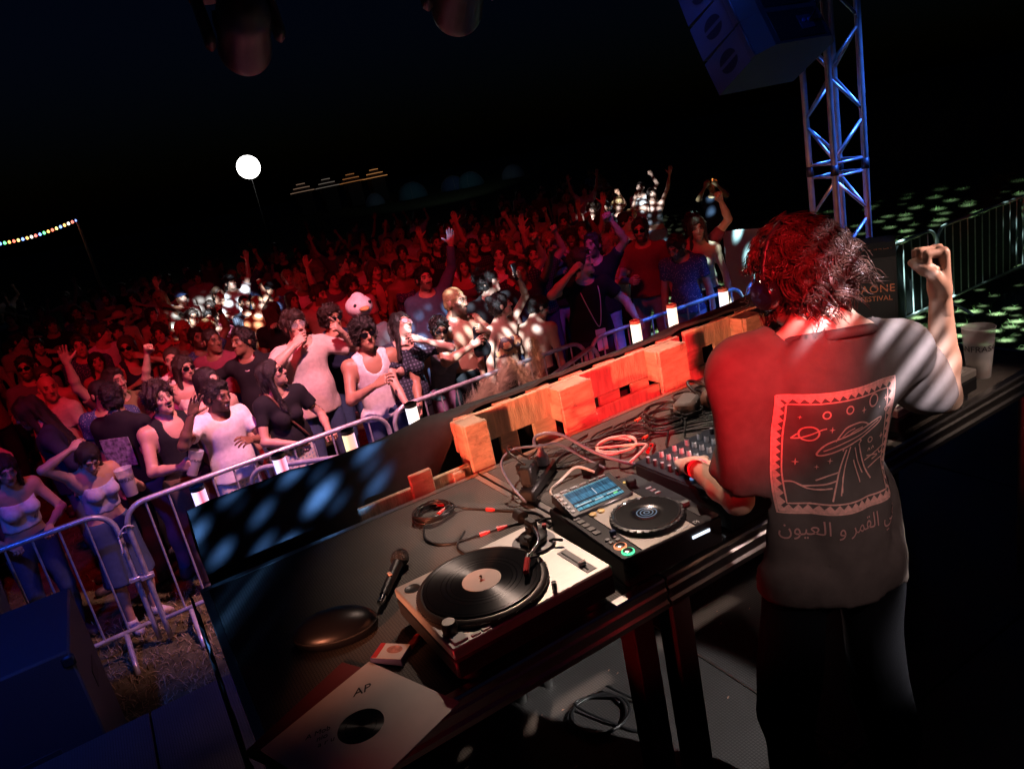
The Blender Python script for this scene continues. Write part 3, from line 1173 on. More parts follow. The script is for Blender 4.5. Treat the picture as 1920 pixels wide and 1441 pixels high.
WEARC = {}
def wear(kind, P, o):
    key = ('wear', kind)
    if kind in ('sunglasses', 'sport_glasses', 'glasses', 'glasses_up', 'white_glasses'):
        if key not in P:
            mb = MB()
            dz = .075 if kind in ('glasses_up',) else .0
            dy = .03 if kind == 'glasses_up' else 0
            wide = kind == 'sport_glasses'
            for s in (-1, 1):
                ellipse_prism(mb, (s * .031, .009 + dz), .029 if not wide else .034, .022 if not wide else .020, -.101 + dy, -.096 + dy, 14, .25)
                mb.cyl((s * .058, -.086 + dy, .014 + dz), (s * .082, .01, .014 + dz * .6), .0028, n=5)
            mb.cyl((-.012, -.103 + dy, .014 + dz), (.012, -.103 + dy, .014 + dz), .003, n=5)
            P[key] = on_head(mb, P).mesh('sunglasses', 'auto')
        m = {'glasses': mat('clear_lens', (.35, .36, .38), .15, alpha=.35), 'white_glasses': mat('white_frame', (.8, .8, .8), .3)}.get(
            kind, mat('dark_lens', (.006, .006, .008), .08, spec=.7))
        link('glasses' if kind == 'glasses' else 'sunglasses', P[key], m, o)
    elif kind.startswith('cap') or kind.startswith('bucket') or kind.startswith('sunhat'):
        if key not in P:
            f = Fld((-.26, -.27, -.06), (.26, .26, .16), .009)
            f.ell((0, .018, .050), (.092, .112, .085), .015)
            f.cut((0, .10, -.995), -.035)
            if kind.startswith('cap'):
                g = Fld((-.26, -.27, -.06), (.26, .26, .16), .009)
                if 'back' in kind:
                    g.ell((0, .125, .040), (.075, .085, .010), .01)
                else:
                    g.ell((0, -.110, .052), (.078, .085, .010), .01)
                f.merge(g, .01)
            else:
                g = Fld((-.26, -.27, -.06), (.26, .26, .16), .009)
                r = .235 if kind.startswith('sunhat') else .155
                g.ell((0, .015, .040), (r, r * 1.05, .011), .01)
                f.merge(g, .012)
            P[key] = head_child(P, *f.net(), 'hat')
        c = link('hat', P[key], None, o)
        col = kind.split('_')[1]
        set_slot(c, cloth('hat_' + col, {'white': (.7, .68, .65), 'black': (.015, .015, .018), 'straw': (.45, .34, .2), 'blue': (.05, .09, .25)}[col]))
    elif kind == 'chain':
        J = P['J']
        if key not in P:
            mb = MB()
            pts = []
            for i in range(15):
                t = math.pi * (i / 14)
                pts.append(Vector(J['neck']) + Vector((.075 * math.cos(t), -.10 - .035 * math.sin(t) + .05 * abs(math.cos(t)), .02 - .10 * math.sin(t))))
            for i in range(14):
                mb.cyl(pts[i], pts[i + 1], .006, .0045, 6)
            P[key] = mb.mesh('necklace', True)
        link('necklace', P[key], mat('pearl', (.75, .72, .68), .25), o)

# ------------------------------------------------------------------ ground, stage
def ground_z(x, y):
    d = math.hypot(x, y)
    t = max(0.0, min(1.0, (d - 22) / 60))
    return 2.1 * t * t * (3 - 2 * t)

def make_ground():
    vs, fs = [], []
    rs = [0, 2, 4, 6, 8, 10, 13, 16, 20, 25, 31, 38, 46, 55, 65, 80, 110, 180, 400, 1200]
    n = 48
    r2 = random.Random(3)
    for i, r in enumerate(rs):
        for k in range(n):
            a = 2 * math.pi * k / n
            x, y = r * math.cos(a), r * math.sin(a)
            vs.append((x, y, ground_z(x, y) + (r2.uniform(-.02, .02) if 10 < r < 80 else 0)))
    for i in range(len(rs) - 1):
        for k in range(n):
            j = (k + 1) % n
            fs.append((i * n + k, (i + 1) * n + k, (i + 1) * n + j, i * n + j))
    mb = MB().add(vs, fs)
    m = mat('dry_grass_ground', (.085, .085, .040), .95, spec=.1, var=.45, vscale=9, bump=1.0, bscale=55)
    o = build('ground', mb, m, smooth=True)
    tag(o, kind='structure')

make_ground()

def blades(name, label, rect, n, hgt, seed, cols, dense=None):
    r = np.random.RandomState(seed)
    x = r.uniform(rect[0], rect[1], n)
    y = r.uniform(rect[2], rect[3], n)
    a = r.uniform(0, 6.283, n)
    L = hgt * r.uniform(.5, 1.5, n)
    lay = r.uniform(.3, 1.6, n)
    w = r.uniform(.0015, .0032, n) * (1 + hgt * 4)
    dx, dy = np.cos(a), np.sin(a)
    z1 = L * .55 * np.clip(1.3 - lay * .6, .15, 1)
    z2 = L * np.clip(1.25 - lay * .8, .08, 1)
    g = np.array([ground_z(p, q) for p, q in zip(x, y)]) if rect[1] > 20 else 0
    P = np.zeros((n, 5, 3))
    P[:, 0] = np.stack([x - dy * w, y + dx * w, x * 0 + g - .004], 1)
    P[:, 1] = np.stack([x + dy * w, y - dx * w, x * 0 + g - .004], 1)
    P[:, 2] = np.stack([x + dx * L * .35 * lay + dy * w, y + dy * L * .35 * lay - dx * w, z1 + g], 1)
    P[:, 3] = np.stack([x + dx * L * .35 * lay - dy * w, y + dy * L * .35 * lay + dx * w, z1 + g], 1)
    P[:, 4] = np.stack([x + dx * L * lay, y + dy * L * lay, z2 + g], 1)
    V = P.reshape(-1, 3)
    b = np.arange(n)[:, None] * 5
    Q = np.concatenate([b + np.array([[0, 1, 2, 3]]), b + np.array([[3, 2, 4, 4]])])
    me = bpy.data.meshes.new(name)
    f4 = (b + np.array([[0, 1, 2, 3]])).tolist()
    f3 = (b + np.array([[3, 2, 4]])).tolist()
    me.from_pydata(V.tolist(), [], f4 + f3)
    o = link(name, me, mat('grass_blade_' + cols[0], cols[1], .7, spec=.3, var=.5, vscale=25))
    tag(o, label, 'grass', kind='stuff')

blades('straw_litter', 'trampled dry straw on the grass between the barrier and the stage', (-.8, 3.2, 3.55, 6.2), 9000, .055, 2, ('straw', (.26, .22, .11)))
blades('grass', 'short field grass right of the stage under the spotlight pattern', (5.2, 20, 1.0, 13.5), 42000, .075, 3, ('green', (.13, .19, .06)))
blades('grass', 'trodden grass under the feet of the front rows', (-2.5, 6.5, 6.2, 9.0), 7000, .05, 5, ('green', (.13, .19, .06)))

# stage floor: phenolic boards
stage = build('stage_floor', MB().box((.85, .25, .36), (8.7, 6.5, .66)), mat('stage_black', (.012, .012, .014), .8))
tag(stage, kind='structure')
FLOOR = hexmat('stage_ply', (.055, .050, .048), (.022, .020, .020), 92, .5)
for i, (x0, x1) in enumerate([(-3.45, -2.37), (-2.36, -.37), (-.36, 1.645), (1.655, 3.66), (3.67, 5.17)]):
    for (y0, y1) in ((-2.9, -.705), (-.695, 1.30), (1.31, 3.49)):
        mb = MB().box(((x0 + x1) / 2, (y0 + y1) / 2, .706), (x1 - x0, y1 - y0, .028), .002)
        o = build('board', mb, FLOOR, stage)
rail = MB().box((1.65, 1.9, .7215), (.006, 1.16, .003))
build('joint_strip', rail, mat('alu_scuffed', (.55, .53, .5), .35, 1.0), stage)
# bits of confetti and straw lying on the boards
cf = MB()
r3 = random.Random(5)
for i in range(150):
    x, y = r3.uniform(.4, 3.6), r3.uniform(-.2, 2.3)
    s = r3.uniform(.003, .010)
    a = r3.uniform(0, 6.28)
    cf.add([(x + s * math.cos(a + t), y + s * .5 * math.sin(a + t * 1.2), .7225 + .0015 * (t % 2)) for t in (0, 1.6, 3.1, 4.7)], [(0, 1, 2, 3)])
o = build('floor_litter', cf, mat('litter', (.42, .24, .16), .8), smooth=False)
tag(o, 'scraps of paper and straw scattered on the stage floor', 'litter', kind='stuff')

# ------------------------------------------------------------------ the DJ table of stage decks
T = 1.69
TOP = hexmat('deck_ply', (.125, .112, .100), (.060, .054, .050), 128, .58)
TOP.node_tree.nodes['Principled BSDF'].inputs['Specular IOR Level'].default_value = .22
ALU = mat('alu', (.52, .50, .48), .30, 1.0, var=.12, vscale=30, aniso=(1, 30, 30))
ALUD = mat('alu_dull', (.30, .29, .28), .42, 1.0, var=.2, vscale=20)
def deck(x0, x1, label):
    t = thing('table_deck', label, 'stage deck', ((x0 + x1) / 2, 1.875, 0), 0, 'stage decks that make up the DJ table')
    w = (x1 - x0) - .004
    build('deck_board', MB().box((0, 0, T - .011), (w - .05, 1.0, .022), .001), TOP, t)
    prof = [(0, 0), (.024, 0), (.027, -.006), (.024, -.012), (.024, -.028), (.030, -.033), (.030, -.047), (.024, -.052),
            (.024, -.064), (.032, -.070), (.032, -.084), (.026, -.090), (0, -.090)]
    for s in (-1, 1):
        mb = MB()
        n = len(prof)
        vs = []
        for x in (-w / 2, w / 2):
            for (a, b) in prof:
                vs.append((x, s * (.502 + a), T + .001 + b))
        fs = [tuple(range(n)), tuple(range(2 * n - 1, n - 1, -1))] + [(i, n + i, n + (i + 1) % n, (i + 1) % n) for i in range(n)]
        mb.add(vs, fs)
        build('edge_profile', mb, ALU, t, smooth=False)
        build('end_profile', MB().box((s * (w / 2 - .0125), 0, T - .045), (.025, 1.002, .090), .002), ALU, t)
        for q in (-1, 1):
            build('leg', MB().cyl((s * (w / 2 - .06), q * .44, .72), (s * (w / 2 - .06), q * .44, T - .05), .024, n=12), ALUD, t)
    return t
deck(.00, 1.03, 'short stage deck at the left end of the DJ table, carrying the record sleeve')
deck(1.034, 3.034, 'long stage deck under the media player and mixer')

# ------------------------------------------------------------------ pallets behind the table
WOOD = mat('pallet_wood', (.62, .46, .33), .75, var=.30, vscale=7, bump=.5, bscale=40, aniso=(1, 1, 6))
WOODX = mat('pallet_wood_long', (.66, .49, .35), .75, var=.30, vscale=7, bump=.5, bscale=40, aniso=(6, 1, 1))
def stainwood(name, base, seed, ax):
    m = mat(name, base, .75, var=.28, vscale=7, bump=.5, bscale=40, aniso=ax)
    nt = m.node_tree
    b = nt.nodes['Principled BSDF']
    old = b.inputs['Base Color'].links[0].from_socket
    tc = nt.nodes.new('ShaderNodeTexCoord')
    mp = nt.nodes.new('ShaderNodeMapping')
    mp.inputs['Location'].default_value = (seed, seed * 2.1, 0)
    nt.links.new(tc.outputs['Object'], mp.inputs[0])
    n = nt.nodes.new('ShaderNodeTexNoise')
    n.inputs['Scale'].default_value = 9
    n.inputs['Detail'].default_value = 8
    n.inputs['Roughness'].default_value = .75
    nt.links.new(mp.outputs[0], n.inputs['Vector'])
    r = nt.nodes.new('ShaderNodeMapRange')
    r.inputs[1].default_value = .52
    r.inputs[2].default_value = .68
    r.inputs[4].default_value = .75
    nt.links.new(n.outputs['Fac'], r.inputs[0])
    mx = nt.nodes.new('ShaderNodeMix')
    mx.data_type = 'RGBA'
    nt.links.new(r.outputs[0], mx.inputs['Factor'])
    nt.links.new(old, mx.inputs['A'])
    mx.inputs['B'].default_value = (.045, .030, .020, 1)
    nt.links.new(mx.outputs['Result'], b.inputs['Base Color'])
    return m
STAIN = [stainwood('pallet_block_%d' % i, (.60, .44, .31), i * 1.7, (1, 1, 5)) for i in range(4)]
def pallet(x0, label, posts, seed, W=1.2):
    t = thing('wooden_pallet', label, 'pallet', (x0, 2.43, 1.07), 0, 'pallets stood up behind the DJ table')
    rr = random.Random(seed)
    def plank(name, c, s, m):
        o = build(name, MB().box((0, 0, 0), s, .004), m, t, loc=c, rot=(rr.uniform(-.006, .006), rr.uniform(-.006, .006), 0))
        return o
    for i, (px, pw) in enumerate(posts):
        plank('bottom_board', (px, .011, .40), (pw, .022, .80), STAIN[(seed + i) % 4])
        for z in (.05, .40, .725):
            plank('block', (px, .0635, z), (pw * .98, .078, .145), STAIN[(seed + i + 1) % 4])
    for z, w in ((.7325, .13) if seed != 2 else (.75, .10), (.40, .10), (.07, .13)):
        plank('cross_board', (W / 2, .115, z), (W, .022, w), WOODX)
    plank('cross_board', (.905 if seed == 1 else W / 2, .115, .577), (.58 if seed == 1 else W, .022, .085), WOODX)
    for i in range(7 if W > 1 else 2):
        w = rr.uniform(.085, .125)
        plank('deck_board', (.07 + i * .177, .139, .40), (w, .022, .80), WOOD)
    return t
pallet(1.03, 'stained pallet behind the power strip, its top planks bare', [(.052, .10), (.53, .165), (1.06, .165)], 1)
pallet(2.26, 'pallet at the far end of the table behind the rear player', [(.35, .13), (.88, .15), (1.13, .10)], 2)
lp = thing('wooden_pallet', 'low red-lit boards of a pallet half hidden under the black cloth', 'pallet', (.60, 2.46, 1.0), 0, 'pallets stood up behind the DJ table')
build('cross_board', MB().box((.20, .0, .67), (.46, .022, .09), .004), WOODX, lp)
build('bottom_board', MB().box((.22, -.024, .40), (.09, .022, .74), .004), STAIN[2], lp)
build('bottom_board', MB().box((.37, -.024, .36), (.05, .022, .70), .004), STAIN[1], lp)
build('block', MB().box((.22, .05, .40), (.09, .075, .14), .004), STAIN[0], lp)

# ------------------------------------------------------------------ black cloth over the front of the booth
def booth_cloth():
    nu, secs = 90, 26
    x0, x1 = .045, 3.35
    vs, fs = [], []
    rr = np.random.RandomState(4)
    ph = rr.uniform(0, 6.28, 12)
    for i in range(nu + 1):
        x = x0 + (x1 - x0) * i / nu
        t = min(1, max(0, (x - .62) / .55))
        t = t * t * (3 - 2 * t)
        top = 1.845 + .02 * math.sin(x * 2.1 + 1) + .035 * t
        inner = [(2.425 + .14 * t, 1.42 + .46 * t), (2.46 + .11 * t, 1.60 + .285 * t), (2.54 + .04 * t, 1.74 + .15 * t), (2.62, top), (2.68, top - .004),
                 (2.745, top - .06), (2.78, top - .35), (2.80, 1.05), (2.80, .74)]
        pts = catmull([(0, a, b) for a, b in inner], 4)
        for k, p in enumerate(pts):
            w = .010 * math.sin(9 * x + 3 * p.z + ph[0]) + .007 * math.sin(23 * x - 6 * p.z + ph[1]) + .004 * math.sin(41 * x + 11 * p.y + ph[2])
            s = min(1, k / 6) if k < 12 else 1
            fold = w * (.35 + (1.2 if k > 18 else .35 * math.sin(x * 5) ** 2))
            vs.append((x + .006 * math.sin(14 * p.z + x), p.y + fold * .8, p.z + fold * (.6 if k < 18 else 0)))
        m = len(pts)
    for i in range(nu):
        for k in range(m - 1):
            fs.append((i * m + k, (i + 1) * m + k, (i + 1) * m + k + 1, i * m + k + 1))
    mb = MB().add(vs, fs)
    me = mb.mesh('booth_cloth', True)
    o = link('booth_cloth', me, cloth('black_drape', (.050, .050, .054)))
    sm = o.modifiers.new('thick', 'SOLIDIFY')
    sm.thickness = .003
    tag(o, 'black cloth draped over the front edge of the DJ booth', 'cloth')
booth_cloth()
# side cloth closing the left end of the table
def side_cloth():
    vs, fs = [], []
    n, m = 40, 8
    for i in range(n + 1):
        y = 1.335 + (2.42 - 1.335) * i / n
        for k in range(m + 1):
            z = .73 + (1.687 - .73) * k / m
            a = .010 * math.sin(y * 31) * (1 - .6 * k / m) + .006 * math.sin(y * 57 + z * 3)
            vs.append((-.024 + a * .6 - .03 * (1 - k / m), y, z))
    for i in range(n):
        for k in range(m):
            fs.append((i * (m + 1) + k, (i + 1) * (m + 1) + k, (i + 1) * (m + 1) + k + 1, i * (m + 1) + k + 1))
    o = link('side_drape', MB().add(vs, fs).mesh('side_drape', True), cloth('black_drape', (.050, .050, .054)))
    o.modifiers.new('thick', 'SOLIDIFY').thickness = .003
    tag(o, 'black drape hanging at the left end of the DJ table', 'cloth')
side_cloth()

# ------------------------------------------------------------------ LED tubes standing along the booth front
def tubemat(name, stops, es):
    m = bpy.data.materials.new(name)
    m.use_nodes = True
    nt = m.node_tree
    b = nt.nodes['Principled BSDF']
    tc = nt.nodes.new('ShaderNodeTexCoord')
    sep = nt.nodes.new('ShaderNodeSeparateXYZ')
    nt.links.new(tc.outputs['Object'], sep.inputs[0])
    r = nt.nodes.new('ShaderNodeMapRange')
    r.inputs[1].default_value = -.03
    r.inputs[2].default_value = .03
    nt.links.new(sep.outputs[0], r.inputs[0])
    cr = nt.nodes.new('ShaderNodeValToRGB')
    while len(cr.color_ramp.elements) < len(stops):
        cr.color_ramp.elements.new(.5)
    for e, (p, c) in zip(cr.color_ramp.elements, stops):
        e.position = p
        e.color = (*c, 1)
    nt.links.new(r.outputs[0], cr.inputs[0])
    nt.links.new(cr.outputs[0], b.inputs['Emission Color'])
    b.inputs['Emission Strength'].default_value = es
    b.inputs['Base Color'].default_value = (.6, .6, .6, 1)
    b.inputs['Roughness'].default_value = .25
    return m
W1 = (1.0, .78, .70)
TB = [tubemat('tube_orange', [(0, (1, .95, .5)), (.35, (1, .42, .28)), (.7, (1, .38, .33)), (1, (.85, .6, 1))], 1.7),
      tubemat('tube_white', [(0, (.75, .8, 1)), (.3, W1), (.75, (1, .75, .62)), (1, (1, .85, .8))], 1.7),
      tubemat('tube_red', [(0, (.5, .5, 1)), (.25, (.95, .7, 1)), (.55, (1, .10, .16)), (1, (.7, .65, 1))], 1.7),
      tubemat('tube_cream', [(0, (.9, .95, .8)), (.4, (1, .78, .55)), (.8, (1, .7, .5)), (1, (.7, .75, 1))], 1.7)]
for i, (x, zt, k, lab) in enumerate([(.118, 1.831, 2, 'red-white light tube nearest the left end of the booth'),
                                (.443, 1.842, 2, 'violet and red light tube in front of the white T-shirt man'),
                                (.744, 1.838, 0, 'orange light tube in front of the checked skirt'),
                                (1.047, 1.856, 1, 'pale pink light tube in front of the man in the white tank top'),
                                (2.353, 1.868, 3, 'cream light tube in front of the lanyard man'),
                                (2.611, 1.885, 3, 'cream light tube, second from the right of the row'),
                                (2.998, 1.873, 1, 'pinkish white light tube at the right end of the row')]):
    t = thing('light_tube', lab, 'light tube', (x, 3.0, .72), 0, 'light tubes along the booth front')
    h = zt - .72
    build('tube', MB().lathe([(.0265, .06), (.0265, h - .016)], n=20), TB[k], t, True)
    build('end_cap', MB().lathe([(.0282, h - .018), (.0282, h - .002), (.026, h), (.019, h), (.019, h - .006)], n=20), mat('tube_cap', (.50, .34, .28), .5), t)
    build('foot', MB().lathe([(.09, 0), (.09, .012), (.034, .02), (.03, .065)], n=20), mat('stage_black', (.012, .012, .014), .8), t)

# ------------------------------------------------------------------ crowd barriers
GALV = mat('galvanised', (.56, .56, .58), .36, .45, var=.25, vscale=18, bump=.15, bscale=90)
def barrier(p0, ang, L, label, group='crowd control barriers', tilt=0.0):
    t = thing('crowd_barrier', label, 'barrier', (p0[0], p0[1], 0), math.radians(ang), group)
    r = .15
    pts = [(0, 0, .05)] + [(0, 0, .2), (0, 0, 1.08 - r)]
    for k in range(1, 7):
        a = math.pi / 2 * k / 6
        pts.append((r - r * math.cos(a), 0, 1.08 - r + r * math.sin(a)))
    pts += [(L * .5, 0, 1.08)]
    pts += [(L - p[0], 0, p[2]) for p in reversed(pts[:-1])]
    build('frame', MB().tube(pts, .019, 10), GALV, t, True)
    build('bottom_rail', MB().cyl((.005, 0, .20), (L - .005, 0, .20), .016, n=10), GALV, t, True)
    key = 'bar_mesh'
    n = int(L / .145)
    for i in range(1, n):
        x = L * i / n
        e = x if x < r else (L - x if L - x < r else None)
        zt = 1.08 if e is None else 1.08 - r + math.sqrt(max(0, r * r - (r - e) ** 2))
        if abs(zt - 1.08) < 1e-6:
            if key not in BARM:
                BARM[key] = MB().cyl((0, 0, .20), (0, 0, 1.08), .0075, n=8, caps=False).mesh('bar', True)
            link('bar', BARM[key], GALV, t, (x, 0, 0))
        else:
            link('bar', MB().cyl((0, 0, .20), (0, 0, zt), .0075, n=8, caps=False).mesh('bar', True), GALV, t, (x, 0, 0))
    for x in (.18, L - .18):
        build('foot', MB().tube([(x, -.30, .02), (x, -.22, .07), (x, 0, .185), (x, .22, .07), (x, .30, .02)], .018, 8), GALV, t, True)
    for x in (0, L):
        build('coupling', MB().box((x, 0, .55), (.09, .05, .03), .004), GALV, t)
    return t
BARM = {}
barrier((-2.36, 5.42), 1.0, 2.02, 'barrier section at the far left behind the black sub cabinet')
barrier((-.27, 5.42), .8, 1.95, 'barrier section the laughing front-row men lean on')
barrier((1.74, 5.46), .6, 1.94, 'barrier section under the hands of the checked-shirt woman')
barrier((3.72, 5.44), -.8, 1.95, 'barrier section the lanyard man holds')
barrier((5.72, 5.40), 6, 1.95, 'barrier section beyond the lanyard man, beside the blue panel')
barrier((.55, 5.28), -39, 2.0, 'slanted barrier inside the pit behind the orange tube')
barrier((3.66, 5.26), 208, 2.0, 'slanted barrier inside the pit right of the pampas plumes')
for k, (lab) in enumerate(('dark barrier in the grass right of the festival box', 'barrier in the grass behind the raised fist', 'barrier in the grass at the right edge')):
    b = barrier((6.35 + k * 2.03, 4.98), 0, 2.0, lab, 'barriers on the grass right of the stage')
    if k != 3:
        n = 24
        vs, fs = [], []
        for i in range(n + 1):
            for j in range(7):
                x = .10 + 1.80 * i / n
                z = .22 + .82 * j / 6
                vs.append((x, .030 + .010 * math.sin(x * 17 + k) + .006 * math.sin(x * 31 + z * 5), z))
        for i in range(n):
            for j in range(6):
                fs.append((i * 7 + j, (i + 1) * 7 + j, (i + 1) * 7 + j + 1, i * 7 + j + 1))
        o = link('tarpaulin', MB().add(vs, fs).mesh('tarpaulin', True), mat('tarp_black', (.012, .012, .016), .6), b)
for (x, y, z) in ((-.31, 5.42, .93), (-.30, 5.40, .90)):
    pass
zt = MB().tube(catmull([(-.34, 5.40, .90), (-.29, 5.385, .96), (-.24, 5.41, .93), (-.29, 5.445, .90), (-.34, 5.42, .90), (-.35, 5.38, .82), (-.36, 5.38, .78)], 4), .006, 5)
o = build('tape_tie', zt, mat('white_tape', (.7, .66, .62), .6), smooth=True)
tag(o, 'scrap of white tape tying two barrier sections together', 'tape')

# ------------------------------------------------------------------ pampas plumes in the pit
def plume(loc, axis, L, R, n, seed, col, label):
    r = np.random.RandomState(seed)
    ax = Vector(axis).normalized()
    a = ax.orthogonal().normalized()
    b = ax.cross(a)
    t = thing('pampas_plume', label, 'plume', loc, 0, 'pampas grass plumes behind the booth cloth')
    vs, fs = [], []
    for i in range(n):
        u = r.uniform(0, 1) ** .8
        base = ax * (u * L)
        rad = R * math.sin(math.pi * min(1, .12 + .88 * u)) ** .7 * r.uniform(.25, 1.05)
        th = r.uniform(0, 6.283)
        d = (a * math.cos(th) + b * math.sin(th)) * rad + ax * (rad * r.uniform(.5, 1.4)) + Vector((0, 0, -rad * .25))
        p1 = base + d
        w = d.cross(ax).normalized() * .0011
        mid = base + d * .5 + ax * rad * .08
        k = len(vs)
        vs += [base - w, base + w, mid + w, mid - w, p1]
        fs += [(k, k + 1, k + 2, k + 3), (k + 3, k + 2, k + 4)]
        for q in range(5):
            f = r.uniform(.3, 1)
            s = base + d * f
            e = s + Vector(r.normal(size=3)) * .011 + d.normalized() * .012
            k = len(vs)
            vs += [s - w * .7, s + w * .7, e]
            fs += [(k, k + 1, k + 2)]
    build('plume_head', MB().add(vs, fs), mat('pampas_' + col, {'tan': (.62, .46, .36), 'pink': (.66, .48, .46)}[col], .8), t, False)
    st = [Vector((0, 0, 0)) + ax * L * .9, Vector((0, 0, 0)), -ax * .15 + Vector((0, 0, -.2)), Vector((0, 0, -(loc[2] - .02)))]
    build('stem', MB().tube(catmull(st, 5), .004, 5), mat('stem', (.3, .24, .12), .8), t, True)
plume((1.42, 3.10, 1.60), (.42, .1, .40), .34, .10, 1500, 1, 'pink', 'pink fluffy pampas plume drooping over the cloth by the white tube')
plume((1.25, 3.12, 1.55), (.6, .05, .50), .36, .10, 1500, 4, 'pink', 'lilac pampas plume low behind the cloth edge')
plume((1.80, 3.10, 1.58), (-.28, .05, .50), .30, .065, 1100, 2, 'tan', 'small orange pampas plume leaning left behind the pallet')
plume((1.78, 3.08, 1.62), (.02, .05, .60), .30, .060, 1100, 3, 'tan', 'upright orange pampas plume behind the pallet')

# ------------------------------------------------------------------ turntables
def copy_tree(o, parent=None):
    c = o.copy()
    COL.objects.link(c)
    c.parent = parent
    for ch in list(o.children):
        copy_tree(ch, c)
    return c

BLK = mat('black_plastic', (.012, .012, .013), .42, var=.2, vscale=40)
BLKM = mat('black_matte', (.018, .018, .019), .7)
SILV = mat('brushed_silver', (.62, .58, .54), .38, .75, var=.10, vscale=25, aniso=(1, 40, 1))
CHR = mat('chrome', (.75, .74, .73), .15, 1.0)
WHT = mat('white_plastic', (.72, .70, .67), .45)
REDP = mat('red_plastic', (.55, .03, .03), .4)
GREYP = mat('grey_plastic', (.30, .30, .31), .5)

def vinylmat():
    m = mat('vinyl_black', (.006, .006, .007), .30, spec=.55)
    if 'done' in m:
        return m
    m['done'] = 1
    nt = m.node_tree
    b = nt.nodes['Principled BSDF']
    tg = nt.nodes.new('ShaderNodeTangent')
    tg.direction_type = 'RADIAL'
    tg.axis = 'Z'
    nt.links.new(tg.outputs[0], b.inputs['Tangent'])
    b.inputs['Anisotropic'].default_value = .92
    b.inputs['Anisotropic Rotation'].default_value = .25
    tc = nt.nodes.new('ShaderNodeTexCoord')
    sep = nt.nodes.new('ShaderNodeVectorMath')
    sep.operation = 'LENGTH'
    mp = nt.nodes.new('ShaderNodeMapping')
    mp.inputs['Scale'].default_value = (1, 1, 0)
    nt.links.new(tc.outputs['Object'], mp.inputs[0])
    nt.links.new(mp.outputs[0], sep.inputs[0])
    n = nt.nodes.new('ShaderNodeTexNoise')
    n.noise_dimensions = '1D'
    n.inputs['Scale'].default_value = 160
    nt.links.new(sep.outputs['Value'], n.inputs['W'])
    r = nt.nodes.new('ShaderNodeMapRange')
    r.inputs[3].default_value = .20
    r.inputs[4].default_value = .42
    nt.links.new(n.outputs['Fac'], r.inputs[0])
    nt.links.new(r.outputs[0], b.inputs['Roughness'])
    return m

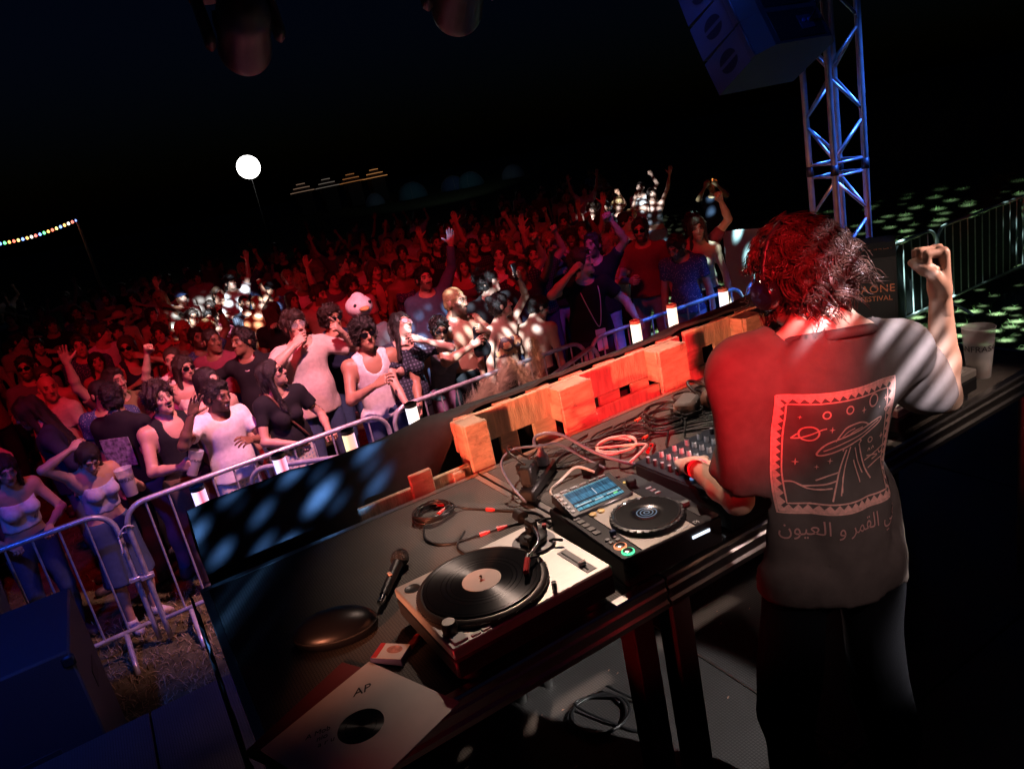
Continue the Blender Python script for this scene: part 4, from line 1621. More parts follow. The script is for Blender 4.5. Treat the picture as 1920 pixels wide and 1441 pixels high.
def turntable(loc, label):
    t = thing('turntable', label, 'turntable', loc, 0, 'record players on the DJ table')
    build('base', MB().box((0, 0, .055), (.453, .353, .052), .006), BLK, t)
    build('plinth', MB().box((0, 0, .0955), (.451, .351, .029), .004), SILV, t)
    fm = MB().lathe([(.030, 0), (.034, .006), (.034, .02), (.026, .03)], n=16).mesh('foot', 'auto')
    for sx in (-1, 1):
        for sy in (-1, 1):
            link('foot', fm, BLK, t, (sx * .18, sy * .13, 0))
    pc = (-.053, -.006)
    pl = build('platter', MB().lathe([(.164, .1105), (.168, .113), (.168, .122), (.163, .127), (.156, .128), (.156, .1265)], (0, 0, 0), 72), mat('platter_dark', (.10, .09, .085), .35, .8), t, loc=(*pc, 0))
    pl2 = MB()
    for k in range(3):
        for i in range(96):
            a = 2 * math.pi * (i + .5 * k) / 96
            pl2.box((.1685 * math.cos(a), .1685 * math.sin(a), .1145 + k * .003), (.0012, .005, .0018), 0, Matrix.Rotation(a, 3, 'Z'))
    build('strobe_dots', pl2, BLK, pl, False)
    rec = build('record', MB().lathe([(.151, .1285), (.1515, .130), (.151, .1312), (.052, .1310)], (0, 0, 0), 96), vinylmat(), t, loc=(*pc, 0))
    rec['label'] = 'black vinyl record with a pale pink centre label'
    lm = mat('record_label', (.80, .60, .52), .6, var=.06, vscale=30)
    build('centre_label', MB().lathe([(.050, .1309), (.050, .1318)], n=40), lm, rec)
    link('label_mark', text_mesh('x', .020, .0003), REDP, rec, (.001, -.003, .1323), (0, 0, .9))
    build('spindle', MB().lathe([(.0036, .131), (.0036, .142), (.002, .144)], n=10), CHR, rec)
    # tonearm
    px, py = .150, .069
    tb = build('tonearm_base', MB().lathe([(.058, .1105), (.060, .113), (.060, .118), (.050, .120)], (px, py, 0), 32), GREYP, t)
    build('height_ring', MB().lathe([(.036, .119), (.038, .121), (.038, .136), (.032, .140)], (px, py, 0), 28), BLK, tb)
    build('pivot_post', MB().cyl((px, py, .138), (px, py, .168), .016, n=16).box((px + .002, py, .168), (.020, .040, .030), .003), BLK, tb)
    arm = [(px + .004, py + .075, .172), (px, py, .172), (px - .012, py - .05, .168), (px - .030, py - .085, .164), (px - .060, py - .105, .160), (px - .085, py - .118, .158)]
    ta = build('tonearm', MB().tube(catmull(arm, 6), .0048, 8), CHR, t, True)
    dv = Vector((-.62, -.78, -.10)).normalized()
    p0 = Vector(arm[-1])
    build('counterweight', MB().cyl((px + .004, py + .045, .172), (px + .005, py + .075, .172), .017, n=18), BLK, ta)
    build('collar', MB().cyl(p0 - dv * .008, p0 + dv * .010, .0075, n=10), CHR, ta)
    hs = MB().cyl(p0 + dv * .010, p0 + dv * .060, .0085, .0065, 8)
    build('headshell', hs, REDP, ta)
    build('finger_lift', MB().cyl(p0 + dv * .006, p0 + dv * .010 + Vector((.028, -.012, .001)), .0026, n=6), CHR, ta)
    q = p0 + dv * .048
    build('cartridge', MB().box((q.x, q.y, q.z - .012), (.014, .018, .014), .002, dv.to_track_quat('Y', 'Z').to_matrix()), BLK, ta)
    build('arm_rest', MB().cyl((px - .030, py - .030, .11), (px - .030, py - .030, .150), .005, n=8).box((px - .03, py - .03, .153), (.016, .022, .010), .002), BLK, t)
    build('anti_skate', MB().cyl((px + .040, py + .018, .120), (px + .040, py + .018, .140), .013, n=14), mat('dark_knob', (.05, .05, .05), .4), t)
    build('red_dot', MB().cyl((px + .046, py + .010, .139), (px + .046, py + .010, .147), .006, n=10), REDP, t)
    build('cue_lever', MB().tube([(px + .030, py - .035, .12), (px + .034, py - .05, .128), (px + .050, py - .070, .126)], .004, 6), BLK, t, True)
    # pitch slider
    sl = build('pitch_slot', MB().box((.177, -.090, .1108), (.030, .135, .0022), .0008), mat('slot_grey', (.26, .25, .24), .5), t)
    build('pitch_groove', MB().box((.172, -.090, .1125), (.004, .118, .0015)), BLKM, sl)
    build('pitch_cap', MB().box((.174, -.122, .1185), (.020, .012, .011), .002), WHT, sl)
    build('pitch_mark', MB().box((.174, -.122, .1242), (.020, .0018, .001)), REDP, sl)
    # buttons
    build('start_stop_button', MB().box((-.196, -.150, .1125), (.034, .030, .007), .001), WHT, t)
    for i in (0, 1):
        build('speed_button', MB().box((-.158 + i * .027, -.163, .1115), (.023, .010, .005), .001), WHT, t)
    build('power_knob', MB().lathe([(.018, .110), (.018, .135), (.016, .139)], (-.198, -.112, 0), 20), mat('dark_knob', (.05, .05, .05), .4), t)
    build('knob_top', MB().lathe([(.0155, .1391), (.0155, .1398)], (-.198, -.112, 0), 20), SILV, t)
    build('cue_lamp', MB().cyl((.065, -.158, .11), (.065, -.158, .134), .0065, n=12), CHR, t)
    build('adaptor_well', MB().lathe([(.021, .1102), (.021, .1116), (.018, .1116), (.017, .1108)], (-.190, .133, 0), 20), BLK, t)
    return t
TT1 = turntable((.655, 1.531, T), 'silver turntable with a spinning black record and pink label, nearest the camera')
TT2 = copy_tree(TT1)
TT2.location = (2.275, 1.535, T)
TT2['label'] = 'silver turntable half hidden behind the DJ, beside the beer cup'

# ------------------------------------------------------------------ media players
def glow(name, col, es, base=(.02, .02, .02)):
    return mat(name, base, .3, emis=col, es=es)
def screenmat():
    m = mat('player_screen', (.01, .012, .015), .12, spec=.6)
    nt = m.node_tree
    b = nt.nodes['Principled BSDF']
    N, K = nt.nodes.new, nt.links.new
    tc = N('ShaderNodeTexCoord')
    sep = N('ShaderNodeSeparateXYZ')
    K(tc.outputs['Object'], sep.inputs[0])
    # horizontal bands of the display
    y = N('ShaderNodeMapRange')
    y.inputs[1].default_value = -.055
    y.inputs[2].default_value = .055
    K(sep.outputs[1], y.inputs[0])
    cr = N('ShaderNodeValToRGB')
    cr.color_ramp.interpolation = 'CONSTANT'
    E = cr.color_ramp.elements
    stops = [(0, (.02, .05, .07)), (.10, (.10, .34, .45)), (.20, (.015, .03, .05)), (.26, (.10, .30, .42)), (.36, (.02, .04, .06)), (.44, (.05, .18, .30)), (.66, (.03, .10, .17)), (.86, (.10, .26, .34)), (.95, (.02, .04, .05))]
    while len(E) < len(stops):
        E.new(.5)
    for e, (p, c) in zip(E, stops):
        e.position = p
        e.color = (*c, 1)
    K(y.outputs[0], cr.inputs[0])
    n = N('ShaderNodeTexNoise')
    mp = N('ShaderNodeMapping')
    mp.inputs['Scale'].default_value = (260, 20, 1)
    K(tc.outputs['Object'], mp.inputs[0])
    n.inputs['Scale'].default_value = 1
    K(mp.outputs[0], n.inputs['Vector'])
    r = N('ShaderNodeMapRange')
    r.inputs[1].default_value = .35
    r.inputs[2].default_value = .65
    r.inputs[3].default_value = .45
    r.inputs[4].default_value = 1.5
    K(n.outputs['Fac'], r.inputs[0])
    mx = N('ShaderNodeMix')
    mx.data_type = 'RGBA'
    mx.blend_type = 'MULTIPLY'
    mx.inputs['Factor'].default_value = 1
    K(cr.outputs[0], mx.inputs['A'])
    K(r.outputs[0], mx.inputs['B'])
    K(mx.outputs['Result'], b.inputs['Emission Color'])
    b.inputs['Emission Strength'].default_value = 1.0
    return m

def player(loc, rz, label, group='media players on the DJ table', lit=True):
    t = thing('media_player', label, 'media player', loc, rz, group)
    build('body', MB().box((0, 0, .047), (.320, .405, .080), .006), BLK, t)
    ft = MB().cyl((0, 0, 0), (0, 0, .012), .018, n=12).mesh('foot', 'auto')
    for sx in (-1, 1):
        for sy in (-1, 1):
            link('foot', ft, BLKM, t, (sx * .13, sy * .17, 0))
    build('left_panel', MB().box((-.128, -.045, .0885), (.060, .305, .004), .001), mat('panel_dark', (.035, .035, .036), .35, .5), t)
    build('top_plate', MB().box((-.010, -.045, .0885), (.172, .305, .0045), .001), mat('panel_silver', (.50, .46, .42), .34, .7, var=.1, vscale=30, aniso=(1, 40, 1)), t)
    build('right_panel', MB().box((.119, -.045, .0885), (.080, .305, .004), .001), mat('panel_black', (.016, .016, .018), .3), t)
    build('front_lip', MB().box((0, -.198, .075), (.318, .012, .030), .004), mat('panel_black', (.016, .016, .018), .3), t)
    # jog wheel
    jx, jy = .012, -.070
    jg = build('jog_wheel', MB().lathe([(.104, .0905), (.106, .096), (.103, .104), (.094, .107), (.090, .1075)], (jx, jy, 0), 56), mat('jog_rim', (.05, .05, .055), .3, .4), t)
    build('jog_ring', MB().lathe([(.0945, .1072), (.093, .1086), (.0885, .1086), (.0875, .1072)], (jx, jy, 0), 56), CHR, jg)
    build('jog_top', MB().lathe([(.0872, .104), (.0872, .1083), (.050, .1090), (.036, .1090), (.034, .1078)], (jx, jy, 0), 56), mat('jog_black', (.010, .010, .011), .25), jg)
    build('jog_display', MB().lathe([(.033, .1062), (.033, .1076), (.001, .1076)], (jx, jy, 0), 40), mat('jog_disp', (.03, .04, .06), .15), jg)
    for r0, r1 in ((.026, .029), (.016, .019), (.006, .009)):
        build('display_ring', MB().lathe([(r1, .1077), (r1, .1080), (r0, .1080), (r0, .1077)], (jx, jy, 0), 36, False), glow('jog_blue', (.20, .32, .48), .5), jg)
    dm = MB().lathe([(.005, 0), (.005, .004), (.003, .005)], n=8).mesh('grip', 'auto')
    for i in range(30):
        a = 2 * math.pi * i / 30
        link('grip', dm, BLK, jg, (jx + .0995 * math.cos(a), jy + .0995 * math.sin(a), .102))
    # screen unit
    tilt = math.radians(14)
    su = build('screen_unit', MB().box((0, 0, 0), (.212, .128, .030), .004), mat('panel_black', (.016, .016, .018), .3), t, loc=(-.040, .137, .100), rot=(tilt, 0, 0))
    build('screen', MB().box((0, 0, 0), (.158, .092, .002)), screenmat() if lit else mat('panel_black', (.016, .016, .018), .3), su, loc=(.004, -.004, .0158))
    if lit:
        build('playhead', MB().box((0, 0, 0), (.0012, .030, .0006)), glow('white_glow', (.9, .9, .9), 1.0), su, loc=(.012, .006, .0172))
        build('beat_mark', MB().box((0, 0, 0), (.014, .006, .0006)), glow('green_glow', (.15, .9, .25), .8), su, loc=(.060, -.036, .0172))
        for i, w in enumerate((.05, .03, .04)):
            build('readout', MB().box((0, 0, 0), (w, .0035, .0006)), glow('pale_glow', (.55, .72, .78), .8), su, loc=(-.045 + i * .05, -.028 - .004 * (i % 2), .0172))
    bm = MB().box((0, 0, 0), (.024, .007, .004), .001).mesh('screen_button', 'auto')
    for i in range(5):
        link('screen_button', bm, GREYP, su, (-.066 + i * .034, .054, .0165))
    bm2 = MB().box((0, 0, 0), (.012, .010, .004), .001).mesh('side_button', 'auto')
    for i in range(5):
        link('side_button', bm2, GREYP, su, (-.092, .045 - i * .021, .0165))
    build('browse_knob', MB().lathe([(.016, 0), (.016, .016), (.013, .019)], n=20), BLK, t, loc=(.095, .125, .095))
    for i in range(4):
        build('indicator', MB().cyl((0, 0, 0), (0, 0, .003), .004, n=8), glow('amber_glow', (.9, .55, .15), 1.2) if i < 3 else glow('white_glow', (.9, .9, .9), 1.0), t, loc=(.080 + .014 * i, .165, .0885))
    for i in range(3):
        build('mode_button', MB().box((0, 0, 0), (.018, .009, .004), .001), GREYP, t, loc=(.122, .075 - i * .022, .091))
    # pads and transport
    for i in range(5):
        build('hot_cue_pad', MB().box((0, 0, 0), (.020, .020, .004), .001), mat('pad_grey', (.16, .155, .15), .5), t, loc=(-.136, .075 - i * .028, .092))
    build('direction_lever', MB().box((0, 0, 0), (.016, .012, .018), .002), mat('lever_blue', (.02, .05, .16), .3), t, loc=(-.110, -.082, .098))
    for i in range(4):
        build('search_button', MB().lathe([(.007, 0), (.007, .004), (.005, .005)], n=10), GREYP, t, loc=(-.136 + (i % 2) * .022, -.092 - (i // 2) * .018, .0905))
    for nm, y, col in (('cue_button', -.142, (1, .28, .12)), ('play_button', -.178, (.10, 1, .42))):
        b = build(nm, MB().lathe([(.0135, 0), (.0135, .005), (.011, .006)], n=24), CHR, t, loc=(-.128, y, .0905))
        build('lit_ring', MB().lathe([(.0175, 0), (.0175, .003), (.0150, .003), (.0150, 0)], n=28, close=False), glow(nm + '_glow', col, 1.6 if lit else .2), b)
    for i in range(2):
        build('loop_button', MB().lathe([(.011, 0), (.011, .004), (.009, .005)], n=16), mat('loop_amber', (.60, .40, .14), .4), t, loc=(-.088 + i * .028, .058, .091))
    for i in range(6):
        build('function_button', MB().lathe([(.0045, 0), (.0045, .003)], n=8), mat('dark_knob', (.05, .05, .05), .4), t, loc=(-.080 + i * .025, .075, .0905))
    sl = build('tempo_slot', MB().box((0, 0, 0), (.022, .125, .003), .001), mat('slot_dark', (.008, .008, .008), .5), t, loc=(.126, -.105, .0905))
    build('tempo_cap', MB().box((0, 0, 0), (.024, .016, .014), .002), mat('cap_grey', (.20, .26, .26), .4), sl, loc=(0, .012, .008))
    for i in range(4):
        build('tempo_led', MB().cyl((0, 0, 0), (0, 0, .002), .0022, n=6), glow('blue_led', (.4, .65, 1), 2.0), t, loc=(.098, -.03 - i * .02, .0908))
    link('lettering', text_mesh('Pioneer DJ', .017, .0004), mat('logo_white', (.7, .7, .7), .5), t, (.060, -.184, .0913))
    if not lit:
        link('front_lettering', text_mesh('Pioneer', .024, .0004), mat('logo_white', (.7, .7, .7), .5), t, (-.09, -.2046, .055), (math.radians(90), 0, 0))
    return t
P1 = player((1.108, 1.565, T), math.radians(-5), 'lit media player with glowing screen next to the near turntable')
# blue glow window on the front edge
build('front_light', MB().box((0, 0, 0), (.060, .003, .010), .004), glow('edge_white', (.75, .85, 1), 1.6), P1, loc=(.085, -.2065, .066))
P2 = player((2.548, 2.205, T), math.radians(-90), 'media player turned sideways against the pallets at the back', lit=False)
P3 = player((1.845, 1.565, T), math.radians(2), 'media player hidden behind the DJ, right of the mixer')

# ------------------------------------------------------------------ mixer
def mixer():
    t = thing('dj_mixer', 'black DJ mixer with rows of knobs under the DJ\'s left hand', 'mixer', (1.475, 1.575, T), math.radians(-1))
    build('body', MB().box((0, 0, .052), (.333, .414, .096), .005), BLK, t)
    build('face_plate', MB().box((0, 0, .1015), (.329, .410, .003), .001), mat('mixer_face', (.022, .023, .027), .28, .3), t)
    km = MB().lathe([(.0085, 0), (.0075, .016), (.006, .018)], n=14).mesh('knob', 'auto')
    cm = MB().lathe([(.0058, .0181), (.0058, .019)], n=12).mesh('knob_cap', 'auto')
    KS = mat('knob_silver', (.55, .56, .58), .3, .6)
    KB = mat('knob_black', (.02, .02, .022), .4)
    for i in range(6):
        for j in range(6):
            if i in (0, 5) and j == 5:
                continue
            x = -.138 + i * .0552
            y = .168 - j * .034
            k = link('knob', km, KB if i in (0, 5) else KS, t, (x, y, .103))
            link('knob_cap', cm, KB if i not in (0, 5) else KS, k)
    for i in range(4):
        x = -.083 + i * .0552
        s = build('channel_slot', MB().box((0, 0, 0), (.005, .075, .001)), BLKM, t, loc=(x, -.105, .1036))
        build('fader_cap', MB().box((0, 0, 0), (.018, .010, .014), .002), WHT if i % 2 else GREYP, s, loc=(0, (-.02, .025, .03, .01)[i], .008))
        m = build('level_meter', MB().box((0, 0, 0), (.005, .06, .0015)), mat('meter_off', (.02, .02, .02), .2), t, loc=(x + .018, -.045, .1035))
        for k in range(6):
            col = ('green_led', (.15, 1, .3)) if k < 4 else ('amber_glow', (.9, .55, .15))
            if k < (4, 6, 5, 3)[i]:
                build('meter_led', MB().box((0, 0, 0), (.004, .006, .001)), glow(col[0], col[1], 1.0), m, loc=(0, -.024 + k * .0095, .001))
    s = build('crossfader_slot', MB().box((0, 0, 0), (.075, .005, .001)), BLKM, t, loc=(0, -.178, .1036))
    build('fader_cap', MB().box((0, 0, 0), (.010, .018, .014), .002), WHT, s, loc=(.01, 0, .008))
    bm = MB().lathe([(.0065, 0), (.0065, .004), (.005, .005)], n=12).mesh('cue_button', 'auto')
    for i in range(4):
        link('cue_button', bm, glow('cue_blue', (.30, .52, 1), .8) if i % 2 else WHT, t, (-.083 + i * .0552 - .018, -.052, .103))
    for i in range(6):
        link('effect_button', bm, glow('fx_blue', (.25, .45, .9), .6) if i % 3 == 0 else WHT, t, (-.138, -.03 - i * .022, .103))
        link('effect_button', bm, glow('fx_blue', (.25, .45, .9), .6) if i % 3 == 1 else WHT, t, (.140, -.04 - i * .022, .103))
    build('display', MB().box((0, 0, 0), (.04, .022, .002)), glow('mixer_disp', (.25, .45, .7), .7), t, loc=(.130, -.01, .1035))
mixer()

# ------------------------------------------------------------------ small things on the table
def cable(name, pts, r, m, label, sub=8, n=7, group=None, conn=None):
    path = catmull(pts, sub)
    if conn:
        t = thing(name, label, 'cable', (0, 0, 0), 0, group)
        build('lead', MB().tube(path, r, n), m, t, True)
        for i, (f, cm) in enumerate(conn):
            k = min(len(path) - 2, int(f * (len(path) - 1)))
            d = (path[k + 1] - path[k]).normalized()
            p = path[k]
            build('plug', MB().cyl(p - d * .016, p + d * .010, r * 1.9, r * 1.5, 8).cyl(p + d * .010, p + d * .018, r * 1.1, n=8), cm, t)
        return t
    o = build(name, MB().tube(path, r, n), m, None, True)
    return tag(o, label, 'cable', group)

CB = mat('cable_black', (.014, .014, .015), .38)
CW = mat('cable_white', (.66, .58, .54), .45)
CBL = mat('cable_bluegrey', (.16, .19, .28), .32)
Z = T + .005
r6 = random.Random(9)
def coil(c, R, turns, r, z0, seed):
    rr = random.Random(seed)
    pts = []
    for i in range(int(turns * 10)):
        a = 2 * math.pi * i / 10
        rad = R * (1 + rr.uniform(-.08, .08) + .10 * math.sin(i * .7))
        pts.append((c[0] + rad * math.cos(a) + rr.uniform(-.004, .004), c[1] + rad * .92 * math.sin(a), z0 + .0035 * (i / 10) + rr.uniform(0, .004)))
    return pts
cable('coiled_cable', coil((.760, 2.215), .066, 7, .0042, Z, 1) + [(.86, 2.16, Z), (.93, 2.05, Z), (1.0, 1.93, Z), (.99, 1.83, Z)], .0040, CB,
      'coil of thin black audio cable on the bare deck', 4, 6, conn=[(.02, REDP), (.93, REDP), (.97, REDP)])
cable('audio_cable', [(.700, 2.17, Z), (.665, 2.07, Z), (.700, 1.99, Z), (.79, 1.96, Z), (.90, 1.93, Z), (.985, 1.88, Z), (1.00, 1.80, Z + .02), (.85, 1.70, T + .06), (.83, 1.68, T + .04)], .0042, CB,
      'black audio lead with red tips looping out to the near turntable', conn=[(.42, REDP), (.47, REDP), (.72, REDP)])
cable('audio_cable', [(.780, 2.02, Z), (.720, 1.955, Z), (.715, 1.89, Z), (.735, 1.83, Z), (.760, 1.775, Z)], .0036, CB,
      'short black lead running under the turntable\'s back edge')
cable('audio_cable', [(1.0, 1.87, Z), (.92, 1.83, Z + .02), (.80, 1.76, T + .05), (.72, 1.72, T + .02), (.66, 1.73, Z)], .005, CB, 'thick black lead crossing behind the record')

def power_strip():
    t = thing('power_strip', 'black power strip with grey and black plugs at the table\'s back', 'power strip', (1.125, 2.10, T), math.radians(38))
    build('strip', MB().box((0, 0, .024), (.26, .055, .046), .008), BLK, t)
    for i in range(3):
        build('socket', MB().lathe([(.021, .0465), (.021, .050), (.018, .050), (.017, .0475)], (-.08 + i * .075, 0, 0), 20), BLKM, t)
    g = build('plug', MB().lathe([(.022, .051), (.024, .06), (.022, .085), (.012, .100), (.008, .125)], (.07, 0, 0), 18), mat('plug_grey', (.24, .27, .33), .4), t)
    build('adapter', MB().box((-.08, 0, .085), (.055, .048, .070), .008), BLK, t)
    build('adapter', MB().box((0, .035, .070), (.048, .070, .050), .008), BLK, t)
power_strip()
cable('power_cable', [(1.165, 2.155, T + .122), (1.19, 2.17, T + .15), (1.26, 2.13, T + .14), (1.34, 2.05, T + .06), (1.40, 1.97, T + .02), (1.43, 1.86, T + .02), (1.42, 1.79, T + .04)], .0062, CBL, 'grey-blue mains lead arching from the plug to the mixer', 8)
cable('power_cable', [(1.06, 2.05, T + .12), (1.05, 2.14, T + .15), (1.10, 2.22, T + .13), (1.18, 2.25, T + .05), (1.20, 2.18, T + .10)], .004, CB, 'thin black lead arching over the power strip')
cable('power_cable', [(1.02, 2.02, Z), (1.0, 2.06, T + .06), (1.01, 2.13, T + .12), (1.07, 2.14, T + .15), (1.16, 2.10, T + .14), (1.23, 2.10, T + .12), (1.30, 2.06, T + .05), (1.33, 1.98, T + .02)], .0042, CBL, 'blue lead looping left of the power strip')
pa = thing('power_adapter', 'flat black adapter with white lead beside the player', 'adapter', (1.315, 2.03, T), .5)
build('case', MB().box((0, 0, .018), (.10, .055, .034), .006), BLK, pa)
build('strain_relief', MB().cyl((.05, 0, .016), (.075, 0, .014), .007, .004, 8), CW, pa)
cable('white_cable', coil((1.475, 2.10), .075, 2.5, .005, Z + .01, 4) + [(1.52, 2.0, Z + .03), (1.47, 1.93, Z + .05), (1.38, 1.90, Z + .04)], .0052, CW, 'tangled cream cable in front of the pallets', 5)
cable('white_cable', [(1.06, 1.88, Z + .03), (1.07, 1.93, Z + .05), (1.14, 1.97, Z + .05), (1.22, 1.99, Z + .06), (1.27, 1.96, Z + .03)], .0045, CW, 'white lead plugged into the back of the lit player')
cable('red_plug_lead', [(1.50, 1.95, Z + .02), (1.54, 1.98, Z + .02), (1.59, 2.02, Z)], .004, CB, 'red-tipped lead beside the mixer\'s back corner', conn=[(.2, REDP), (.7, REDP)])
for i in range(10):
    o = (r6.uniform(-.02, .02), r6.uniform(-.02, .02))
    cable('black_cable', [(1.22 + i * .012, 2.33 - i * .01, Z), (1.36 + i * .03, 2.24 + o[0], Z + .006 * (i % 3)), (1.56 + i * .02, 2.12 + o[1] + i * .012, Z + .008 * (i % 2)), (1.72 + o[0], 2.02 + i * .02, Z), (1.80 + i * .02, 1.92 + i * .015, Z + .01), (1.62 + i * .01, 1.84, Z + .02)],
          .0042, CB, 'black lead in the bundle running behind the mixer', group='bundled black leads behind the mixer')
for i in range(11):
    c = (1.58 + .045 * i, 2.10 + .05 * (i % 3))
    cable('black_cable', coil(c, .05 + .007 * (i % 6), 1.6, .0038, Z + .004 * i, 20 + i), .0038, CB, 'loose black loop of lead in the heap behind the mixer', 5, group='loose loops of lead behind the mixer')
for i in range(5):
    cable('thin_wire', [(1.19 + .02 * i, 2.27 - .02 * i, Z), (1.27 + .03 * i, 2.30 - .035 * i, Z + .03), (1.37 + .02 * i, 2.20 - .02 * i, Z), (1.33 - .02 * i, 2.12 + .01 * i, Z + .01), (1.25 + .01 * i, 2.14, Z)], .0018, CB, 'hair-thin black wire straggling over the deck by the power strip', group='thin wires by the power strip')
for i, (x, y) in enumerate(((1.86, 2.16), (1.70, 2.24), (1.60, 2.08))):
    cable('orange_plug_lead', [(x - .05, y - .03, Z), (x, y, Z + .01), (x + .06, y + .01, Z)], .004, CB, ('lead with a pale orange plug by the grey transformer', 'lead with a pale plug near the pallet foot', 'lead with an orange plug in the cable heap')[i],
          conn=[(.5, mat('plug_orange', (.62, .28, .16), .5))])
for i in range(8):
    x0 = 1.30 + .11 * i
    cable('black_cable', [(x0, 1.86 + .02 * (i % 3), Z + .03), (x0 - .05 + .02 * (i % 2), 1.96, Z), (x0 + .06, 2.06 + .03 * (i % 3), Z + .012), (x0 - .06 + .03 * (i % 4), 2.17, Z), (x0 + .08, 2.27, Z + .006), (x0 + .20, 2.32 - .02 * (i % 3), Z)], .0040, CB,
          'black lead straggling from the gear towards the pallets', group='black leads between the gear and the pallets')
tr = thing('transformer_block', 'grey plug-in transformer at the back of the table', 'transformer', (1.88, 2.14, T), .5)
build('block', MB().box((0, 0, .035), (.13, .085, .066), .012), mat('grey_block', (.16, .155, .15), .5), tr)
build('pin_plate', MB().box((0, -.045, .040), (.06, .008, .040), .003), BLK, tr)
hp = thing('headphones', 'brown padded headphones lying behind the mixer', 'headphones', (1.99, 2.09, T), .3)
pad = mat('ear_pad_brown', (.11, .065, .048), .6)
for s in (-1, 1):
    build('ear_pad', MB().lathe([(.040, -.018), (.045, -.010), (.045, .008), (.038, .018), (.020, .016)], n=24).xf(Matrix.Translation((s * .045, 0, .048)) @ Matrix.Rotation(math.radians(70), 4, 'X') @ Matrix.Rotation(s * .3, 4, 'Y')), pad, hp)
build('headband', MB().tube([(-.045 + .045 * (1 - math.cos(a)) , .03 + .09 * math.sin(a), .05 + .05 * math.sin(a)) for a in [math.pi * k / 14 for k in range(15)]], .007, 8), BLK, hp, True)

def sleeve():
    c = Vector((.205, 1.412, 0))
    rz = math.atan2(1.33 - 1.606, .394 - .293)
    s = .312
    dark = thing('record_sleeve', 'dark red record sleeve lying under the white one', 'record sleeve', (.178, 1.462, T + .0015), rz + .12, 'record sleeves on the left end of the table')
    build('jacket', MB().box((0, 0, .001), (s, s, .0024), .0004), mat('card_red', (.16, .018, .02), .6), dark)
    t = thing('record_sleeve', 'white record sleeve with a round centre hole and handwriting', 'record sleeve', (c.x, c.y, T + .0068), rz, 'record sleeves on the left end of the table')
    n = 40
    vs, fs = [], []
    for z in (0, .003):
        for k in range(n):
            a = 2 * math.pi * k / n
            x, y = math.cos(a), math.sin(a)
            f = (s / 2) / max(abs(x), abs(y))
            vs.append((x * f, y * f, z))
        for k in range(n):
            a = 2 * math.pi * k / n
            vs.append((.052 * math.cos(a), .052 * math.sin(a), z))
    for k in range(n):
        j = (k + 1) % n
        fs += [(2 * n + k, 2 * n + j, 3 * n + j, 3 * n + k), (k, n + k, n + j, j), (k, j, 2 * n + j, 2 * n + k), (n + k, 3 * n + k, 3 * n + j, n + j)]
    build('jacket', MB().add(vs, fs), mat('card_white', (.66, .58, .55), .7, var=.07, vscale=10), t, False)
    build('inner_record', MB().lathe([(.10, .0012), (.10, .0018)], n=40), vinylmat(), t)
    ink = mat('ink', (.02, .015, .02), .8)
    link('handwriting', text_mesh('AP', .036, .0002, shear=.3), ink, t, (-.090, .075, .0034), (0, 0, math.radians(62)))
    for i, w in enumerate(('A Mob', 'nio', 'a r u')):
        link('handwriting', text_mesh(w, .020, .0002, shear=.3), ink, t, (-.075 + i * .020, -.062 - i * .004, .0034), (0, 0, math.radians(62)))
sleeve()
ck = thing('cigarette_pack', 'white and red cigarette packet behind the record sleeve', 'cigarette packet', (.350, 1.592, T), -.85)
build('box', MB().box((0, 0, .0115), (.088, .057, .022), .002), mat('pack_navy', (.05, .045, .12), .5), ck)
build('printed_top', MB().box((.004, 0, .0228), (.078, .055, .0006)), mat('pack_white', (.62, .57, .55), .5), ck)
build('red_band', MB().box((-.032, 0, .0233), (.014, .055, .0006)), REDP, ck)
ph = build('health_photo', MB().lathe([(.018, .0), (.018, .0006)], n=18).xf(Matrix.Translation((.010, .006, .0233)) @ Matrix.Diagonal((1.2, .8, 1, 1))), mat('pack_photo', (.55, .22, .16), .5, var=.5, vscale=60), ck)
li = thing('lighter', 'small red lighter by the cigarette packet', 'lighter', (.415, 1.600, T + .009), .6)
build('body', MB().box((0, 0, 0), (.058, .022, .012), .005), REDP, li)
build('cap', MB().box((.036, 0, 0), (.014, .020, .011), .003), CHR, li)
mc = thing('microphone', 'black handheld microphone lying left of the near turntable', 'microphone', (.541, 1.985, T + .030), 0)
d = Vector((.335 - .541, 1.719 - 1.985, -.012))
d.normalize()
build('grille', MB().lathe([(.006, -.032), (.022, -.024), (.028, -.006), (.026, .012), (.018, .024)], n=20).xf((-d).to_track_quat('-Z', 'Y').to_matrix().to_4x4()), mat('mic_mesh', (.02, .02, .022), .5, bump=1, bscale=400), mc)
build('handle', MB().cyl(d * .022, d * .18, .017, .012, 16), BLK, mc)
build('switch', MB().box(d * .10 + Vector((0, 0, .016)), (.010, .020, .004), .001), mat('switch_pale', (.55, .38, .33), .4), mc)
build('plug', MB().cyl(d * .18, d * .215, .010, .009, 12), CHR, mc)
gc = thing('glossy_case', 'glossy black rounded headphone case catching a blue reflection', 'case', (.275, 1.80, T), -.45)
f = Fld((-.16, -.12, -.02), (.16, .12, .10), .006)
f.ell((0, 0, .02), (.115, .072, .050), .01)
f.cut((0, 0, -1), 0)
V_, Q_ = f.net()
gm = np_mesh('shell', V_, Q_)
c_ = link('shell', gm, None, gc)
set_slot(c_, mat('case_black', (.006, .006, .008), .34, spec=.35))
build('zip', MB().tube([(.113 * math.cos(a), .070 * math.sin(a), .026) for a in [2 * math.pi * k / 30 for k in range(30)]], .003, 5, True), BLKM, gc, True)

